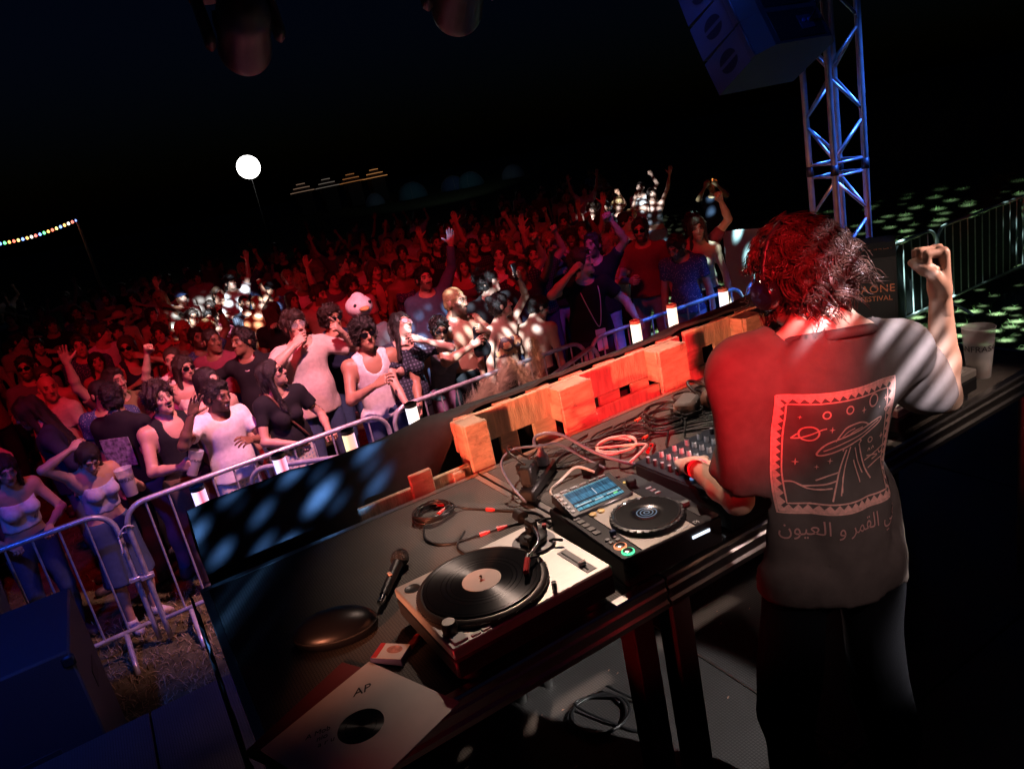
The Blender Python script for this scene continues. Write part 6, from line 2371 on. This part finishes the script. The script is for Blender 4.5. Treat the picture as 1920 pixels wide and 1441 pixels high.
MID = [
    (1.76, 8.99, 1.60, 'back'), (2.35, 11.66, 1.58, 'cap'), (1.26, 13.39, 1.63, 'up'), (0.70, 12.36, 1.59, 'long'), (1.21, 10.08, 1.58, 'idle'), (0.27, 12.57, 1.63, 'sunhat'), (-0.28, 14.60, 1.70, 'glasses'), (-0.81, 9.25, 1.68, 'sun'), (0.16, 8.74, 1.68, 'sun2'), (0.83, 8.53, 1.60, 'idle'), (0.88, 7.76, 1.65, 'buzz'), (-0.59, 7.94, 1.61, 'bald'), (-0.45, 6.67, 1.59, 'buzz'), (0.30, 5.89, 1.58, 'long'), (0.19, 7.31, 1.60, 'idle'), (-1.42, 16.93, 1.70, 'idle'), (-0.28, 9.85, 1.69, 'idle'), (-0.03, 10.71, 1.68, 'idle'), (0.47, 8.50, 1.68, 'buzz'), (3.31, 16.16, 1.60, 'idle'), (2.86, 12.58, 1.61, 'idle'), (2.63, 10.82, 1.66, 'idle'), (3.67, 12.01, 1.67, 'idle'), (3.57, 11.16, 1.69, 'beard'), (3.48, 9.08, 1.69, 'idle'), (4.13, 8.55, 1.58, 'idle'), (4.42, 8.25, 1.65, 'prof'), (3.95, 7.00, 1.66, 'idle'), (4.52, 7.46, 1.64, 'idle'), (4.98, 7.71, 1.59, 'up'), (3.92, 8.48, 1.64, 'idle'), (5.06, 6.74, 1.58, 'idle'), (5.69, 6.02, 1.70, 'idle'), (5.32, 5.57, 1.69, 'idle'), (-1.08, 12.82, 1.65, 'idle'), (-0.81, 11.78, 1.61, 'idle'),
]
FAR = [
    (7.45, 22.29, 1.73), (6.95, 18.40, 1.67), (6.00, 20.86, 1.72), (5.62, 16.49, 1.72), (5.39, 20.07, 1.66), (6.08, 15.31, 1.65), (4.85, 12.94, 1.68), (5.69, 13.62, 1.65), (5.63, 13.06, 1.61), (4.59, 11.69, 1.63), (4.89, 10.91, 1.71), (6.20, 12.66, 1.59), (7.04, 13.62, 1.59), (4.74, 9.40, 1.68), (7.55, 13.08, 1.62), (7.30, 11.77, 1.67), (5.75, 10.30, 1.66), (5.10, 9.06, 1.63), (4.13, 7.53, 1.74), (5.90, 9.35, 1.61), (6.64, 9.82, 1.65), (5.57, 8.15, 1.61), (5.70, 8.08, 1.68), (4.15, 9.76, 1.62), (-0.98, 18.21, 1.64), (0.24, 16.20, 1.70), (0.28, 20.21, 1.63), (1.15, 19.29, 1.67), (2.81, 20.50, 1.72), (3.13, 20.90, 1.60), (1.74, 20.09, 1.59), (3.92, 21.44, 1.62), (2.95, 15.40, 1.70), (3.88, 16.99, 1.68), (4.62, 18.66, 1.62), (4.62, 15.79, 1.63), (5.23, 16.94, 1.61), (4.40, 12.83, 1.65), (5.58, 15.75, 1.59), (6.23, 13.22, 1.69), (5.24, 9.92, 1.72), (5.72, 9.52, 1.73), (4.97, 7.77, 1.70), (4.67, 6.48, 1.73), (6.73, 9.05, 1.58), (5.89, 7.67, 1.63), (2.64, 15.09, 1.73), (1.95, 16.32, 1.70), (2.18, 19.94, 1.65), (0.93, 13.12, 1.73), (-0.53, 20.18, 1.68), (-0.65, 13.41, 1.71), (-2.17, 26.91, 1.69), (-1.60, 23.51, 1.61), (0.66, 15.53, 1.65), (0.72, 20.31, 1.60),
]
DOTLIT = [
    (10.84, 15.01, 1.65), (6.88, 9.16, 1.65), (8.03, 10.20, 1.65), (10.31, 12.31, 1.65), (9.04, 10.50, 1.65), (6.47, 8.11, 1.65), (7.63, 10.44, 1.65),
]

def to_stage(x, y):
    dx, dy = 1.3 - x, 1.2 - y
    return math.degrees(math.atan2(dx, -dy))

def at_head(P, pos, yaw, **kw):
    """stand the person so that the head is at pos; feet on the grass"""
    h = P['J']['head']
    R = Matrix.Rotation(math.radians(yaw), 3, 'Z')
    sc = kw.pop('scale', None) or pos[2] / float(h[2])
    off = R @ Vector((h[0] * sc, h[1] * sc, 0))
    return place_person(P, (pos[0] - off.x, pos[1] - off.y, ground_z(pos[0], pos[1])), yaw, scale=sc, **kw)

C = lambda n, c, *a, **k: cloth('cloth_' + n, c, *a, **k)
WHITE = C('white', (.74, .71, .69))
CREAM = C('cream', (.62, .55, .46))
BLACK = C('black', (.013, .013, .015))
NAVY = C('navy', (.018, .022, .05))
GREY = C('grey', (.14, .145, .16))
DENIM = C('denim', (.045, .075, .14))
PALEJ = C('palejean', (.22, .30, .42))
PLAIDW = C('plaidpale', (.70, .66, .60), 'plaid', (.30, .45, .55), 9)
PLAIDD = C('plaiddark', (.025, .03, .045), 'plaid', (.10, .12, .16), 11)
DOTS = C('bluedots', (.05, .08, .20), 'dots', (.5, .55, .65), 60)
FLOW = C('flower', (.10, .05, .05), 'flower', (.55, .25, .12), 16)
WINE = C('wine', (.22, .04, .07))
DIM_WHITE = C('lilac', (.42, .40, .50))  # white crop top, its dim lilac lighting put into the cloth colour
TAN = C('tan', (.42, .31, .22))
BEIGE = C('beige', (.58, .49, .42))
FR = .0135   # finer sculpting for the front rows

def front(key, S, label, dyaw=0, skin='fair', shirt=None, legs=None, hair='short', hairc='dark', extras=(), hseed=0, shoes=None):
    x, y, z = HEADPOS[key]
    S = dict(S)
    S.setdefault('seed', sum(map(ord, key)))
    S.setdefault('fold', .009)
    if S.get('shirt', 'tee') in ('tee', 'big', 'long', 'open'):
        S.setdefault('ridge', .010)
    P = person_meshes(S, FR, .005, .0055)
    o = at_head(P, (x, y, z), to_stage(x, y) + dyaw, label=label, skin=skin, shirt=shirt, legs=legs, hair=hair, hairc=hairc, extras=extras, hseed=hseed, hh=.006, shoes=shoes,
                group='front rows of the crowd')
    return o, P

def hand_world(o, P, k, d=.09, side=.035):
    """grip point of a hand in world space and the hand's frame"""
    M = Matrix.LocRotScale(o.location, o.rotation_euler, o.scale)
    R = P['J']['R' + k]
    p = P['J']['wr' + k] + R @ np.array([0, -side, d])
    return M @ Vector(p), M.to_3x3() @ Matrix(R.tolist())

def cup_in(o, P, k, label, h=.165, tilt=(0, 0, 0), **kw):
    p, R = hand_world(o, P, k)
    global CUPROT
    CUPROT = tilt[2]
    rot = Euler((tilt[0], tilt[1], 0))
    dv = rot.to_matrix() @ Vector((0, 0, h * .45))
    return beer_cup('plastic_cup', p - dv, h, label, rot, **kw)

o, P = front('tank', dict(shirt='tank', R='chest', L=((.25, -.22, .98), (.7, .5, -.2), 'grip', (-1, 0, 0)), head=(8, 4, 0)),
             'man in a white tank top and wraparound sunglasses at the barrier', 0, 'tan', WHITE, DENIM, 'curly', 'black', ['sport_glasses'], 4)
cup_in(o, P, 'L', 'empty plastic cup held low by the man in the white tank top', fill=0, word=None)
o, P = front('beige', dict(shirt='big', R='face', L=((.30, -.20, 1.50), (.8, 0, -.6), 'point', (-.8, .5, 0)), head=(6, 2, -4), mouth='smile', hem=.86),
             'tall man in glasses and a loose beige T-shirt, hand at his cheek', 4, 'pale', BEIGE, DENIM, 'fringe', 'dark', ['glasses'], 2)
o, P = front('white', dict(shirt='tee', R='upbent', L='chest', head=(14, -6, 6), mouth='smile', beard=.75, lean=4, legwear='trousers'),
             'laughing man in a white T-shirt with raised hands', 10, 'brown', WHITE, PLAIDW, 'short', 'black', [], 1)
o, P = front('laugh', dict(shirt='tank', R='cup', L='down', head=(4, 4, -3), mouth='open', stache=True),
             'laughing man with moustache in a black vest holding a cup', 6, 'fair', BLACK, C('shorts', (.10, .07, .06)), 'curly', 'dark', [], 6)
cup_in(o, P, 'R', 'frosted cup tilted in the hand of the man in the black vest', tilt=(0, .45, 0), fill=.5, word='INFRASA', h=.18)
o, P = front('blacktop', dict(fem=True, shirt='tee', R='railin', L='rail', head=(48, 14, 4), mouth='smile', lean=6, legwear='skirt', hem=1.02),
             'long-haired woman in black top and sunglasses looking up to her left', 12, 'fair', BLACK, PLAIDW, 'long', 'black', ['sunglasses'], 1)
J = P['J']
build('shoulder_strap', MB().tube(catmull([tuple(Vector(J['shR']) + Vector((.05, .06, .07))), tuple(Vector(J['shR']) + Vector((.07, -.06, .06))), (0.0, -.145, 1.24), (.12, -.12, 1.05), (.17, .02, .98)], 5), .011, 6), mat('leather', (.16, .07, .04), .5), o, True)
o, P = front('graphic', dict(shirt='tee', R='down', L='down', head=(35, 0, 0)), 'person in a black T-shirt with a grey graphic, turned away', 125, 'tan', BLACK, DENIM, 'short', 'black', [], 3)
build('shirt_graphic', MB().box((0, .134, 1.22), (.26, .004, .24), .001), mat('graphic_grey', (.24, .23, .26), .8, var=.8, vscale=30), o)
o, P = front('checked', dict(fem=True, shirt='tee', R=((-.12, -.36, 1.05), (-.8, .3, -.6), 'rail', (0, 0, -1)), L='face', head=(26, 26, 14), mouth='shut', roll=10, lean=-4),
             'woman in a dark checked shirt, head thrown back, hand on the rail', 8, 'pale', PLAIDD, BLACK, 'wavy', 'black', ['white_glasses'], 2)
o, P = front('greytank', dict(fem=True, shirt='tank', R='down', L=((.30, -.30, 1.06), (.8, .3, -.5), 'rail', (0, 0, -1)), head=(-4, 6, 6), mouth='open', lean=16),
             'shouting person in a grey sleeveless top and round sunglasses', 6, 'brown', GREY, WINE, 'swept', 'black', ['sunglasses'], 3)
o, P = front('shirtless', dict(shirt='none', R='chest', L=((.10, -.28, 1.36), (.8, .2, -.6), 'fist', (-.5, .8, 0)), head=(30, -6, 0), beard=.8),
             'shirtless bearded man with cropped blond hair behind the rail', 20, 'tan', None, BLACK, 'buzz', 'blond', [], 1)
p, R_ = hand_world(o, P, 'L')
f = Fld((-.12, -.06, -.26), (.12, .06, .06), .010)
f.cone((0, 0, 0), (.02, 0, -.20), .03, .085, .03, (0, 1, 0), .35)
f.waves(.008, 40, 5)
V_, Q_ = f.net()
gar = link('held_garment', np_mesh('held_garment', V_, Q_), None, None, p)
set_slot(gar, BLACK)
tag(gar, 'bundled black garment held up by the shirtless bearded man', 'garment')
o, P = front('profile', dict(shirt='tee', R='down', L='down', head=(58, 4, 0)), 'dark-haired man in black shown in profile under the white spots', 10, 'pale', BLACK, NAVY, 'curly', 'black', [], 5)
o, P = front('phonewoman', dict(fem=True, shirt='band', R='down', L=((.20, -.20, 1.82), (.9, .2, -.3), 'grip', (-.3, 1, 0)), head=(60, 8, 0), roll=6),
             'woman with tied black hair and bare shoulders raising a phone', 40, 'fair', FLOW, BLACK, 'bun', 'black', [], 2)
p, R_ = hand_world(o, P, 'L', .12, .03)
ph = thing('phone', 'black phone held up by the bare-shouldered woman', 'phone', p, 0, None, (1.4, 0, .6))
build('body', MB().box((0, 0, 0), (.074, .150, .009), .003), BLK, ph)
build('lens', MB().cyl((.022, .055, .0045), (.022, .055, .007), .008, n=12), CHR, ph)
o, P = front('bareback', dict(shirt='none', R='down', L='chest', head=(-40, -20, 0), lean=12), 'shirtless person bending forward, bare back to the stage', 150, 'fair', None, BLACK, 'short', 'black', [], 4)
o, P = front('lanyard', dict(shirt='tee', R=((-.17, -.16, 1.58), (-.9, -.1, -.6), 'loose', (.9, .2, 0)), L=((.34, -.26, 1.05), (.8, .4, -.5), 'rail', (0, 0, -1)), head=(52, 6, 0), stache=True),
             'man in black with a white lanyard, fingers at his ear', 16, 'pale', BLACK, NAVY, 'swept', 'brown', [], 6)
J = P['J']
nk = Vector(J['neck'])
build('lanyard', MB().tube(catmull([nk + Vector((-.07, .03, .03)), nk + Vector((-.085, -.10, -.06)), nk + Vector((-.05, -.150, -.22)), nk + Vector((.02, -.165, -.40)), nk + Vector((.07, -.150, -.22)), nk + Vector((.09, -.10, -.05)), nk + Vector((.07, .03, .03))], 6), .0045, 5), mat('lanyard_white', (.70, .66, .64), .6), o, True)
build('pass', MB().box(tuple(nk + Vector((.02, -.172, -.52))), (.10, .004, .20), .002), mat('pass_pale', (.66, .58, .55), .5), o)
o, P = front('redshirt', dict(shirt='tee', R='cup', L='down', head=(-4, -2, 0), beard=.9), 'bearded man in sunglasses and a wine-red shirt at right', -6, 'fair', WINE, PALEJ, 'short', 'dark', ['sunglasses'], 2)
o, P = front('bluedots', dict(shirt='tee', R='down', L='down', head=(-22, -24, 0), beard=.8, lean=6, hem=.88), 'man in a blue speckled shirt looking down', -14, 'fair', DOTS, PALEJ, 'short', 'dark', [], 5)
o, P = front('curlysun', dict(shirt='long', R='face', L='down', head=(10, 0, 0)), 'curly-haired person in sunglasses hugging the tall man in beige', 10, 'tan', NAVY, None, 'curly', 'dark', ['sunglasses'], 8)
o, P = front('tantee', dict(shirt='tee', R='out', L='down', head=(30, -10, 0), beard=.7), 'bearded man in a tan T-shirt with an arm stretched out', 10, 'fair', TAN, None, 'short', 'dark', [], 7)
o, P = front('duck', dict(shirt='tee', R='down', L='down', head=(10, 0, 0)), 'person under a white plush bird hat behind the tank-top man', 0, 'fair', GREY, None, None)
f = Fld((-.22, -.26, -.06), (.22, .24, .26), .010)
f.ell((0, .0, .090), (.135, .150, .115), .02)
f.ell((0, -.02, .185), (.06, .08, .05), .03)
f.cut((0, 0, -1), .02)
dk = head_child(P, *f.net(), 'plush_hat')
c = link('plush_hat', dk, None, o)
set_slot(c, C('plush', (.80, .78, .80)))
bk = MB()
bk.lathe([(.045, 0), (.034, .03), (.012, .055)], n=14)
bk.xf(Matrix.Translation((0, -.142, .075)) @ Matrix.Rotation(math.radians(95), 4, 'X') @ Matrix.Diagonal((1.2, .6, 1, 1)))
build('beak', on_head(bk, P), C('beak', (.75, .40, .16)), o, True)
for s in (-1, 1):
    e = MB().lathe([(.004, -.012), (.016, -.006), (.018, 0), (.010, .008)], n=12).xf(Matrix.Translation((s * .078, -.122, .125)) @ Matrix.Rotation(math.radians(90), 4, 'X'))
    build('eye', on_head(e, P), BLK, o, True)
o, P = front('openshirt', dict(shirt='open', R='down', L='down', head=(16, -4, 0), stache=True), 'man with moustache and an open patterned shirt, bare chest', 6, 'fair', FLOW, None, 'wavy', 'brown', [], 5)
o, P = front('beard', dict(shirt='tee', R='down', L='down', head=(20, -4, 0), beard=.9), 'black-bearded man with thick dark hair behind the plush hat', 0, 'tan', CREAM, None, 'curly', 'black', [], 9)
o, P = front('bluelit', dict(shirt='long', R='down', L='up', head=(14, 2, 0), beard=.6), 'bearded man in a blue shirt under the spots, arm raised', 0, 'pale', C('bluework', (.10, .16, .28)), None, 'short', 'black', [], 8)
o, P = front('chain', dict(shirt='tee', R='out', L='down', head=(-30, 6, 0)), 'man in black with a pearl necklace shown in profile', -34, 'brown', BLACK, None, 'short', 'black', ['chain'], 9)
o, P = front('sunwoman', dict(fem=True, shirt='crop', R='upfist', L='down', head=(14, -4, 0)), 'woman in dark sunglasses raising a fist', 0, 'fair', CREAM, None, 'long', 'dark', ['sunglasses'], 3)
o, P = front('palm', dict(shirt='tee', R='up', L='down', head=(10, 0, 0)), 'man waving an open palm toward the stage', 10, 'fair', C('olive', (.20, .16, .07)), None, 'short', 'dark', [], 10)
o, P = front('brightman', dict(shirt='tee', R='down', L='up', head=(20, 4, 0), beard=.6), 'man in white raising one arm in the left spotlight patch', 0, 'pale', WHITE, None, 'short', 'black', ['cap_black'], 11)
o, P = front('jacket', dict(shirt='long', R='down', L='hip', head=(-20, -10, 0), lean=8), 'person with shaggy dark hair in a navy tracksuit top at left', -110, 'fair', NAVY, None, 'wavy', 'black', [], 7)
o, P = front('whitecrop', dict(fem=True, h=1.66, shirt='crop', R='head', L=((.16, -.30, 1.22), (.6, .4, -.8), 'grip', (-1, 0, 0)), head=(-16, -32, 0), lean=6, legwear='skirt', mouth='smile'),
             'woman in a white crop top looking down, cup in hand', 6, 'fair', DIM_WHITE, DENIM, 'braid', 'black', [], 4, mat('shoe_white', (.5, .48, .46), .6))
cup_in(o, P, 'L', 'frosted cup held by the woman in the white crop top', fill=.6, word='INFRASA', h=.20)
o, P = front('edge', dict(fem=True, shirt='crop', R='rail', L='railin', head=(-10, -8, 0), lean=12), 'woman at the left edge resting her arms on the barrier', 0, 'fair', WHITE, DENIM, 'long', 'dark', [], 6)

# ---- prototypes for the rows behind
SPEC = {
    'idle': dict(shirt='tee', R='down', L='down'),
    'idle2': dict(shirt='tee', R='chest', L='down', head=(24, -4, 0)),
    'idle3': dict(shirt='tee', R='cup', L='down', head=(-26, 0, 0), beard=.8),
    'idle4': dict(shirt='long', R='down', L='hip', head=(6, 6, 0), stache=True),
    'fem': dict(fem=True, shirt='crop', R='down', L='down', head=(10, 0, 0), mouth='smile'),
    'fem2': dict(fem=True, shirt='tank', R='chest', L='face', head=(-18, -6, 0)),
    'up': dict(shirt='tee', R='up', L='down', head=(8, 6, 0), mouth='open'),
    'upl': dict(shirt='tee', R='down', L='upfist', head=(-8, 6, 0), mouth='smile', beard=.7),
    'both': dict(shirt='tee', R='up', L='up', head=(0, 10, 0), mouth='open'),
    'phone': dict(shirt='tee', R='phone', L='phone', head=(0, 0, 0)),
    'femup': dict(fem=True, shirt='crop', R='upbent', L='up', head=(14, 8, 0), mouth='smile'),
    'bare': dict(shirt='none', R='down', L='upbent', head=(20, 0, 0)),
    'side': dict(shirt='tee', R='down', L='down', head=(58, -4, 0)),
    'point': dict(shirt='tee', R='down', L='point', head=(-6, 4, 0)),
}
PROTO = {}
def proto(k):
    if k not in PROTO:
        S = dict(SPEC[k])
        S.setdefault('seed', sum(map(ord, k)))
        PROTO[k] = person_meshes(S, .022, .0075, .008)
    return PROTO[k]

rc = random.Random(12)
SHIRTS = [BLACK, BLACK, NAVY, WHITE, CREAM, WINE, GREY, TAN, DOTS, PLAIDD, FLOW, C('rust', (.32, .10, .04)), C('sage', (.16, .20, .14)), BEIGE]
MHAIR = ['short', 'short', 'curly', 'swept', 'fringe', 'buzz']
FHAIR = ['long', 'wavy', 'bun', 'long']
TAKEN = [(v[0], v[1]) for v in HEADPOS.values()]
POSEW = {'idle': 'arms down', 'idle2': 'hand on chest', 'idle3': 'hand forward', 'idle4': 'hand on hip', 'fem': 'arms down', 'fem2': 'hand near face', 'up': 'right arm up', 'upl': 'left fist up',
         'both': 'both arms up', 'phone': 'hands to face', 'femup': 'both hands up', 'bare': 'one hand up', 'side': 'looking aside', 'point': 'pointing up'}
HAIRW = {'': 'bald', 'short': 'short-haired', 'curly': 'curly-haired', 'swept': 'swept-haired', 'fringe': 'fringe-haired', 'buzz': 'cropped', 'long': 'long-haired', 'wavy': 'wavy-haired', 'bun': 'bun-haired'}
LIGHTS_ = ('cloth_white', 'cloth_cream', 'cloth_tan', 'cloth_beige', 'cloth_rust')
def crowd(pos, k, label, group, extras=(), hair=None, shirt=None, skin=None, dyaw=None, hairc=None):
    P = proto(k)
    shirt = shirt or rc.choice(SHIRTS)
    if hair is None:
        hair = rc.choice(FHAIR if SPEC[k].get('fem') else MHAIR)
    if label is None:
        b = math.degrees(math.atan2(pos[0], pos[1]))
        zone = 'far left' if b < 4 else 'left of centre' if b < 14 else 'centre' if b < 24 else 'right of centre' if b < 33 else 'far right'
        row = 'middle rows' if pos[1] < 9.5 else 'back rows' if pos[1] < 15 else 'rearmost rows'
        hairc = hairc or rc.choice(['black', 'dark', 'dark', 'brown', 'blond'])
        label = '%s%s spectator in %s top, %s, %s of the %s' % ('blond ' if hairc == 'blond' else 'brown ' if hairc == 'brown' else '', HAIRW.get(hair, 'dark-haired'), 'pale' if shirt.name in LIGHTS_ else 'dark', POSEW[k], zone, row)
    fem = SPEC[k].get('fem')
    yaw = to_stage(pos[0], pos[1]) + (rc.uniform(-22, 22) if dyaw is None else dyaw)
    TAKEN.append((pos[0], pos[1]))
    at_head(P, pos, yaw, label=label, group=group, skin=skin or rc.choice(['pale', 'fair', 'fair', 'tan', 'tan', 'brown']), shirt=shirt,
            legs=rc.choice([DENIM, BLACK, NAVY, PALEJ]), hair=hair,
            hairc=hairc or rc.choice(['black', 'dark', 'dark', 'brown', 'blond']), extras=extras, hseed=rc.randint(0, 2), hh=.009)

MSPEC = {'back': ('idle', dict(dyaw=150, hair='wavy', hairc='brown', shirt=BLACK)), 'cap': ('idle', dict(extras=['cap_black'])), 'up': ('up', dict(extras=['cap_blue'], skin='pale')),
         'long': ('fem', dict(hair='long', hairc='black', skin='pale')), 'sunhat': ('fem', dict(extras=['sunhat_straw'])), 'glasses': ('idle4', dict(extras=['glasses'])),
         'sun': ('idle3', dict(extras=['sunglasses'])), 'sun2': ('fem2', dict(extras=['sunglasses'])), 'buzz': ('side', dict(hair='buzz', dyaw=-40)),
         'bald': ('side', dict(hair='', dyaw=-60)), 'beard': ('idle3', dict(hairc='black')), 'prof': ('side', dict(hair='short', hairc='red')), 'idle': (None, {})}
MLAB = {'back': 'brown-haired person with the back of the head to the stage', 'cap': 'person in a black cap under the left spotlight patch', 
         'sunhat': 'woman in a wide straw sun hat', 'glasses': 'person in glasses in the dim red left rows', 'sun': 'bearded man in mirrored sunglasses at far left',
        'sun2': 'woman in sunglasses behind the waving man', 'bald': 'bald man in profile at left', 'beard': 'dark-bearded man behind the man in tan', 'prof': 'red-haired man in profile in the middle rows'}
nb = 0
cn = {}
for (x, y, z, k) in MID:
    if min((x - a) ** 2 + (y - b) ** 2 for a, b in TAKEN) < .20:
        x += .28
        y += .30
    pk, kw = MSPEC[k]
    if pk is None:
        pk = rc.choice(['idle', 'idle2', 'idle3', 'idle4', 'fem', 'fem2', 'upl', 'side'])
    if k == 'buzz':
        nb += 1
    cn[k] = cn.get(k, 0) + 1
    two = {'up': ('person in a blue cap raising a hand in the left spots', 'person in a blue cap with an arm up behind the lanyard man'), 'long': ('dark long-haired woman at the edge of the left spots', 'dark long-haired woman just behind the black vest')}
    lab = (two[k][cn[k] - 1] if k in two else None) or MLAB.get(k) or (('close-cropped man in profile behind the black vest', 'close-cropped man in profile beside the pearl necklace', 'close-cropped man in profile at far left')[nb % 3] if k == 'buzz'
                          else None)
    kw = dict(kw)
    ex = kw.pop('extras', ())
    crowd((x, y, z), pk, lab, 'middle rows of the crowd', ex, **kw)
for i, (x, y, z) in enumerate(FAR):
    pk = rc.choice(['idle', 'idle', 'idle2', 'idle3', 'idle4', 'fem', 'fem2', 'up', 'upl', 'phone', 'femup', 'side'])
    crowd((x, y, z), pk, None, 'back rows of the crowd')
for (x, y, z), lab in zip([(4.5, 9.7, 1.66), (5.8, 10.7, 1.66), (5.35, 8.4, 1.62), (3.9, 6.75, 1.62), (2.95, 10.4, 1.62)],
                          ('person in the middle rows with a hand spread high', 'person at the back right raising a fist', 'person behind the lanyard man reaching an arm up', 'person beside the lanyard man pointing up', 'person left of the tan T-shirt man with an arm up')):
    crowd((x, y, z), {'person beside the lanyard man pointing up': 'point', 'person at the back right raising a fist': 'upl'}.get(lab, 'up'), lab, 'middle rows of the crowd')
for i, (x, y, z) in enumerate(DOTLIT):
    crowd((x, y, z), ['both', 'fem', 'idle2', 'upl', 'femup', 'side', 'idle'][i], ('person with both arms up in the far right patch of spots', 'woman in cream in the far right patch of spots', 'man in black, hand on chest, in the far right spots', 'man in white with a fist up in the far right spots', 'woman in grey with both hands up in the far right spots', 'man in cream looking aside in the far right spots', 'man in black, arms down, in the far right spots')[i], 'people in the far right spotlight patch', skin='pale',
          shirt=[WHITE, CREAM, BLACK, WHITE, GREY, CREAM, BLACK][i])
o = crowd((9.63, 9.62, 1.62), 'phone', 'person at the far right edge holding a lit lighter', 'back rows of the crowd', shirt=NAVY)
fl_ = thing('lighter_flame', 'small orange lighter flame at the far right of the crowd', 'flame', (9.44, 9.40, 1.72))
build('flame', MB().lathe([(.004, -.01), (.016, .01), (.012, .03), (.002, .055)], n=10), bb('flame_glow', 1, (1, .35, .08), 9), fl_, True)
build('body', MB().box((0, 0, -.045), (.024, .012, .07), .004), REDP, fl_)
# fill the packed field between them
tries = 0
added = 0
while added < 95 and tries < 5000:
    tries += 1
    y = 7.4 + 15.5 * rc.random() ** 1.15
    x = rc.uniform(-2.2, 1.0 + .72 * y)
    if min((x - a) ** 2 + (y - b) ** 2 for a, b in TAKEN) < .30:
        continue
    pk = rc.choice(['idle', 'idle2', 'idle3', 'idle4', 'fem', 'fem2', 'side', 'idle', 'fem', 'upl'])
    crowd((x, y, rc.uniform(1.50, 1.63)), pk, None, 'back rows of the crowd')
    added += 1
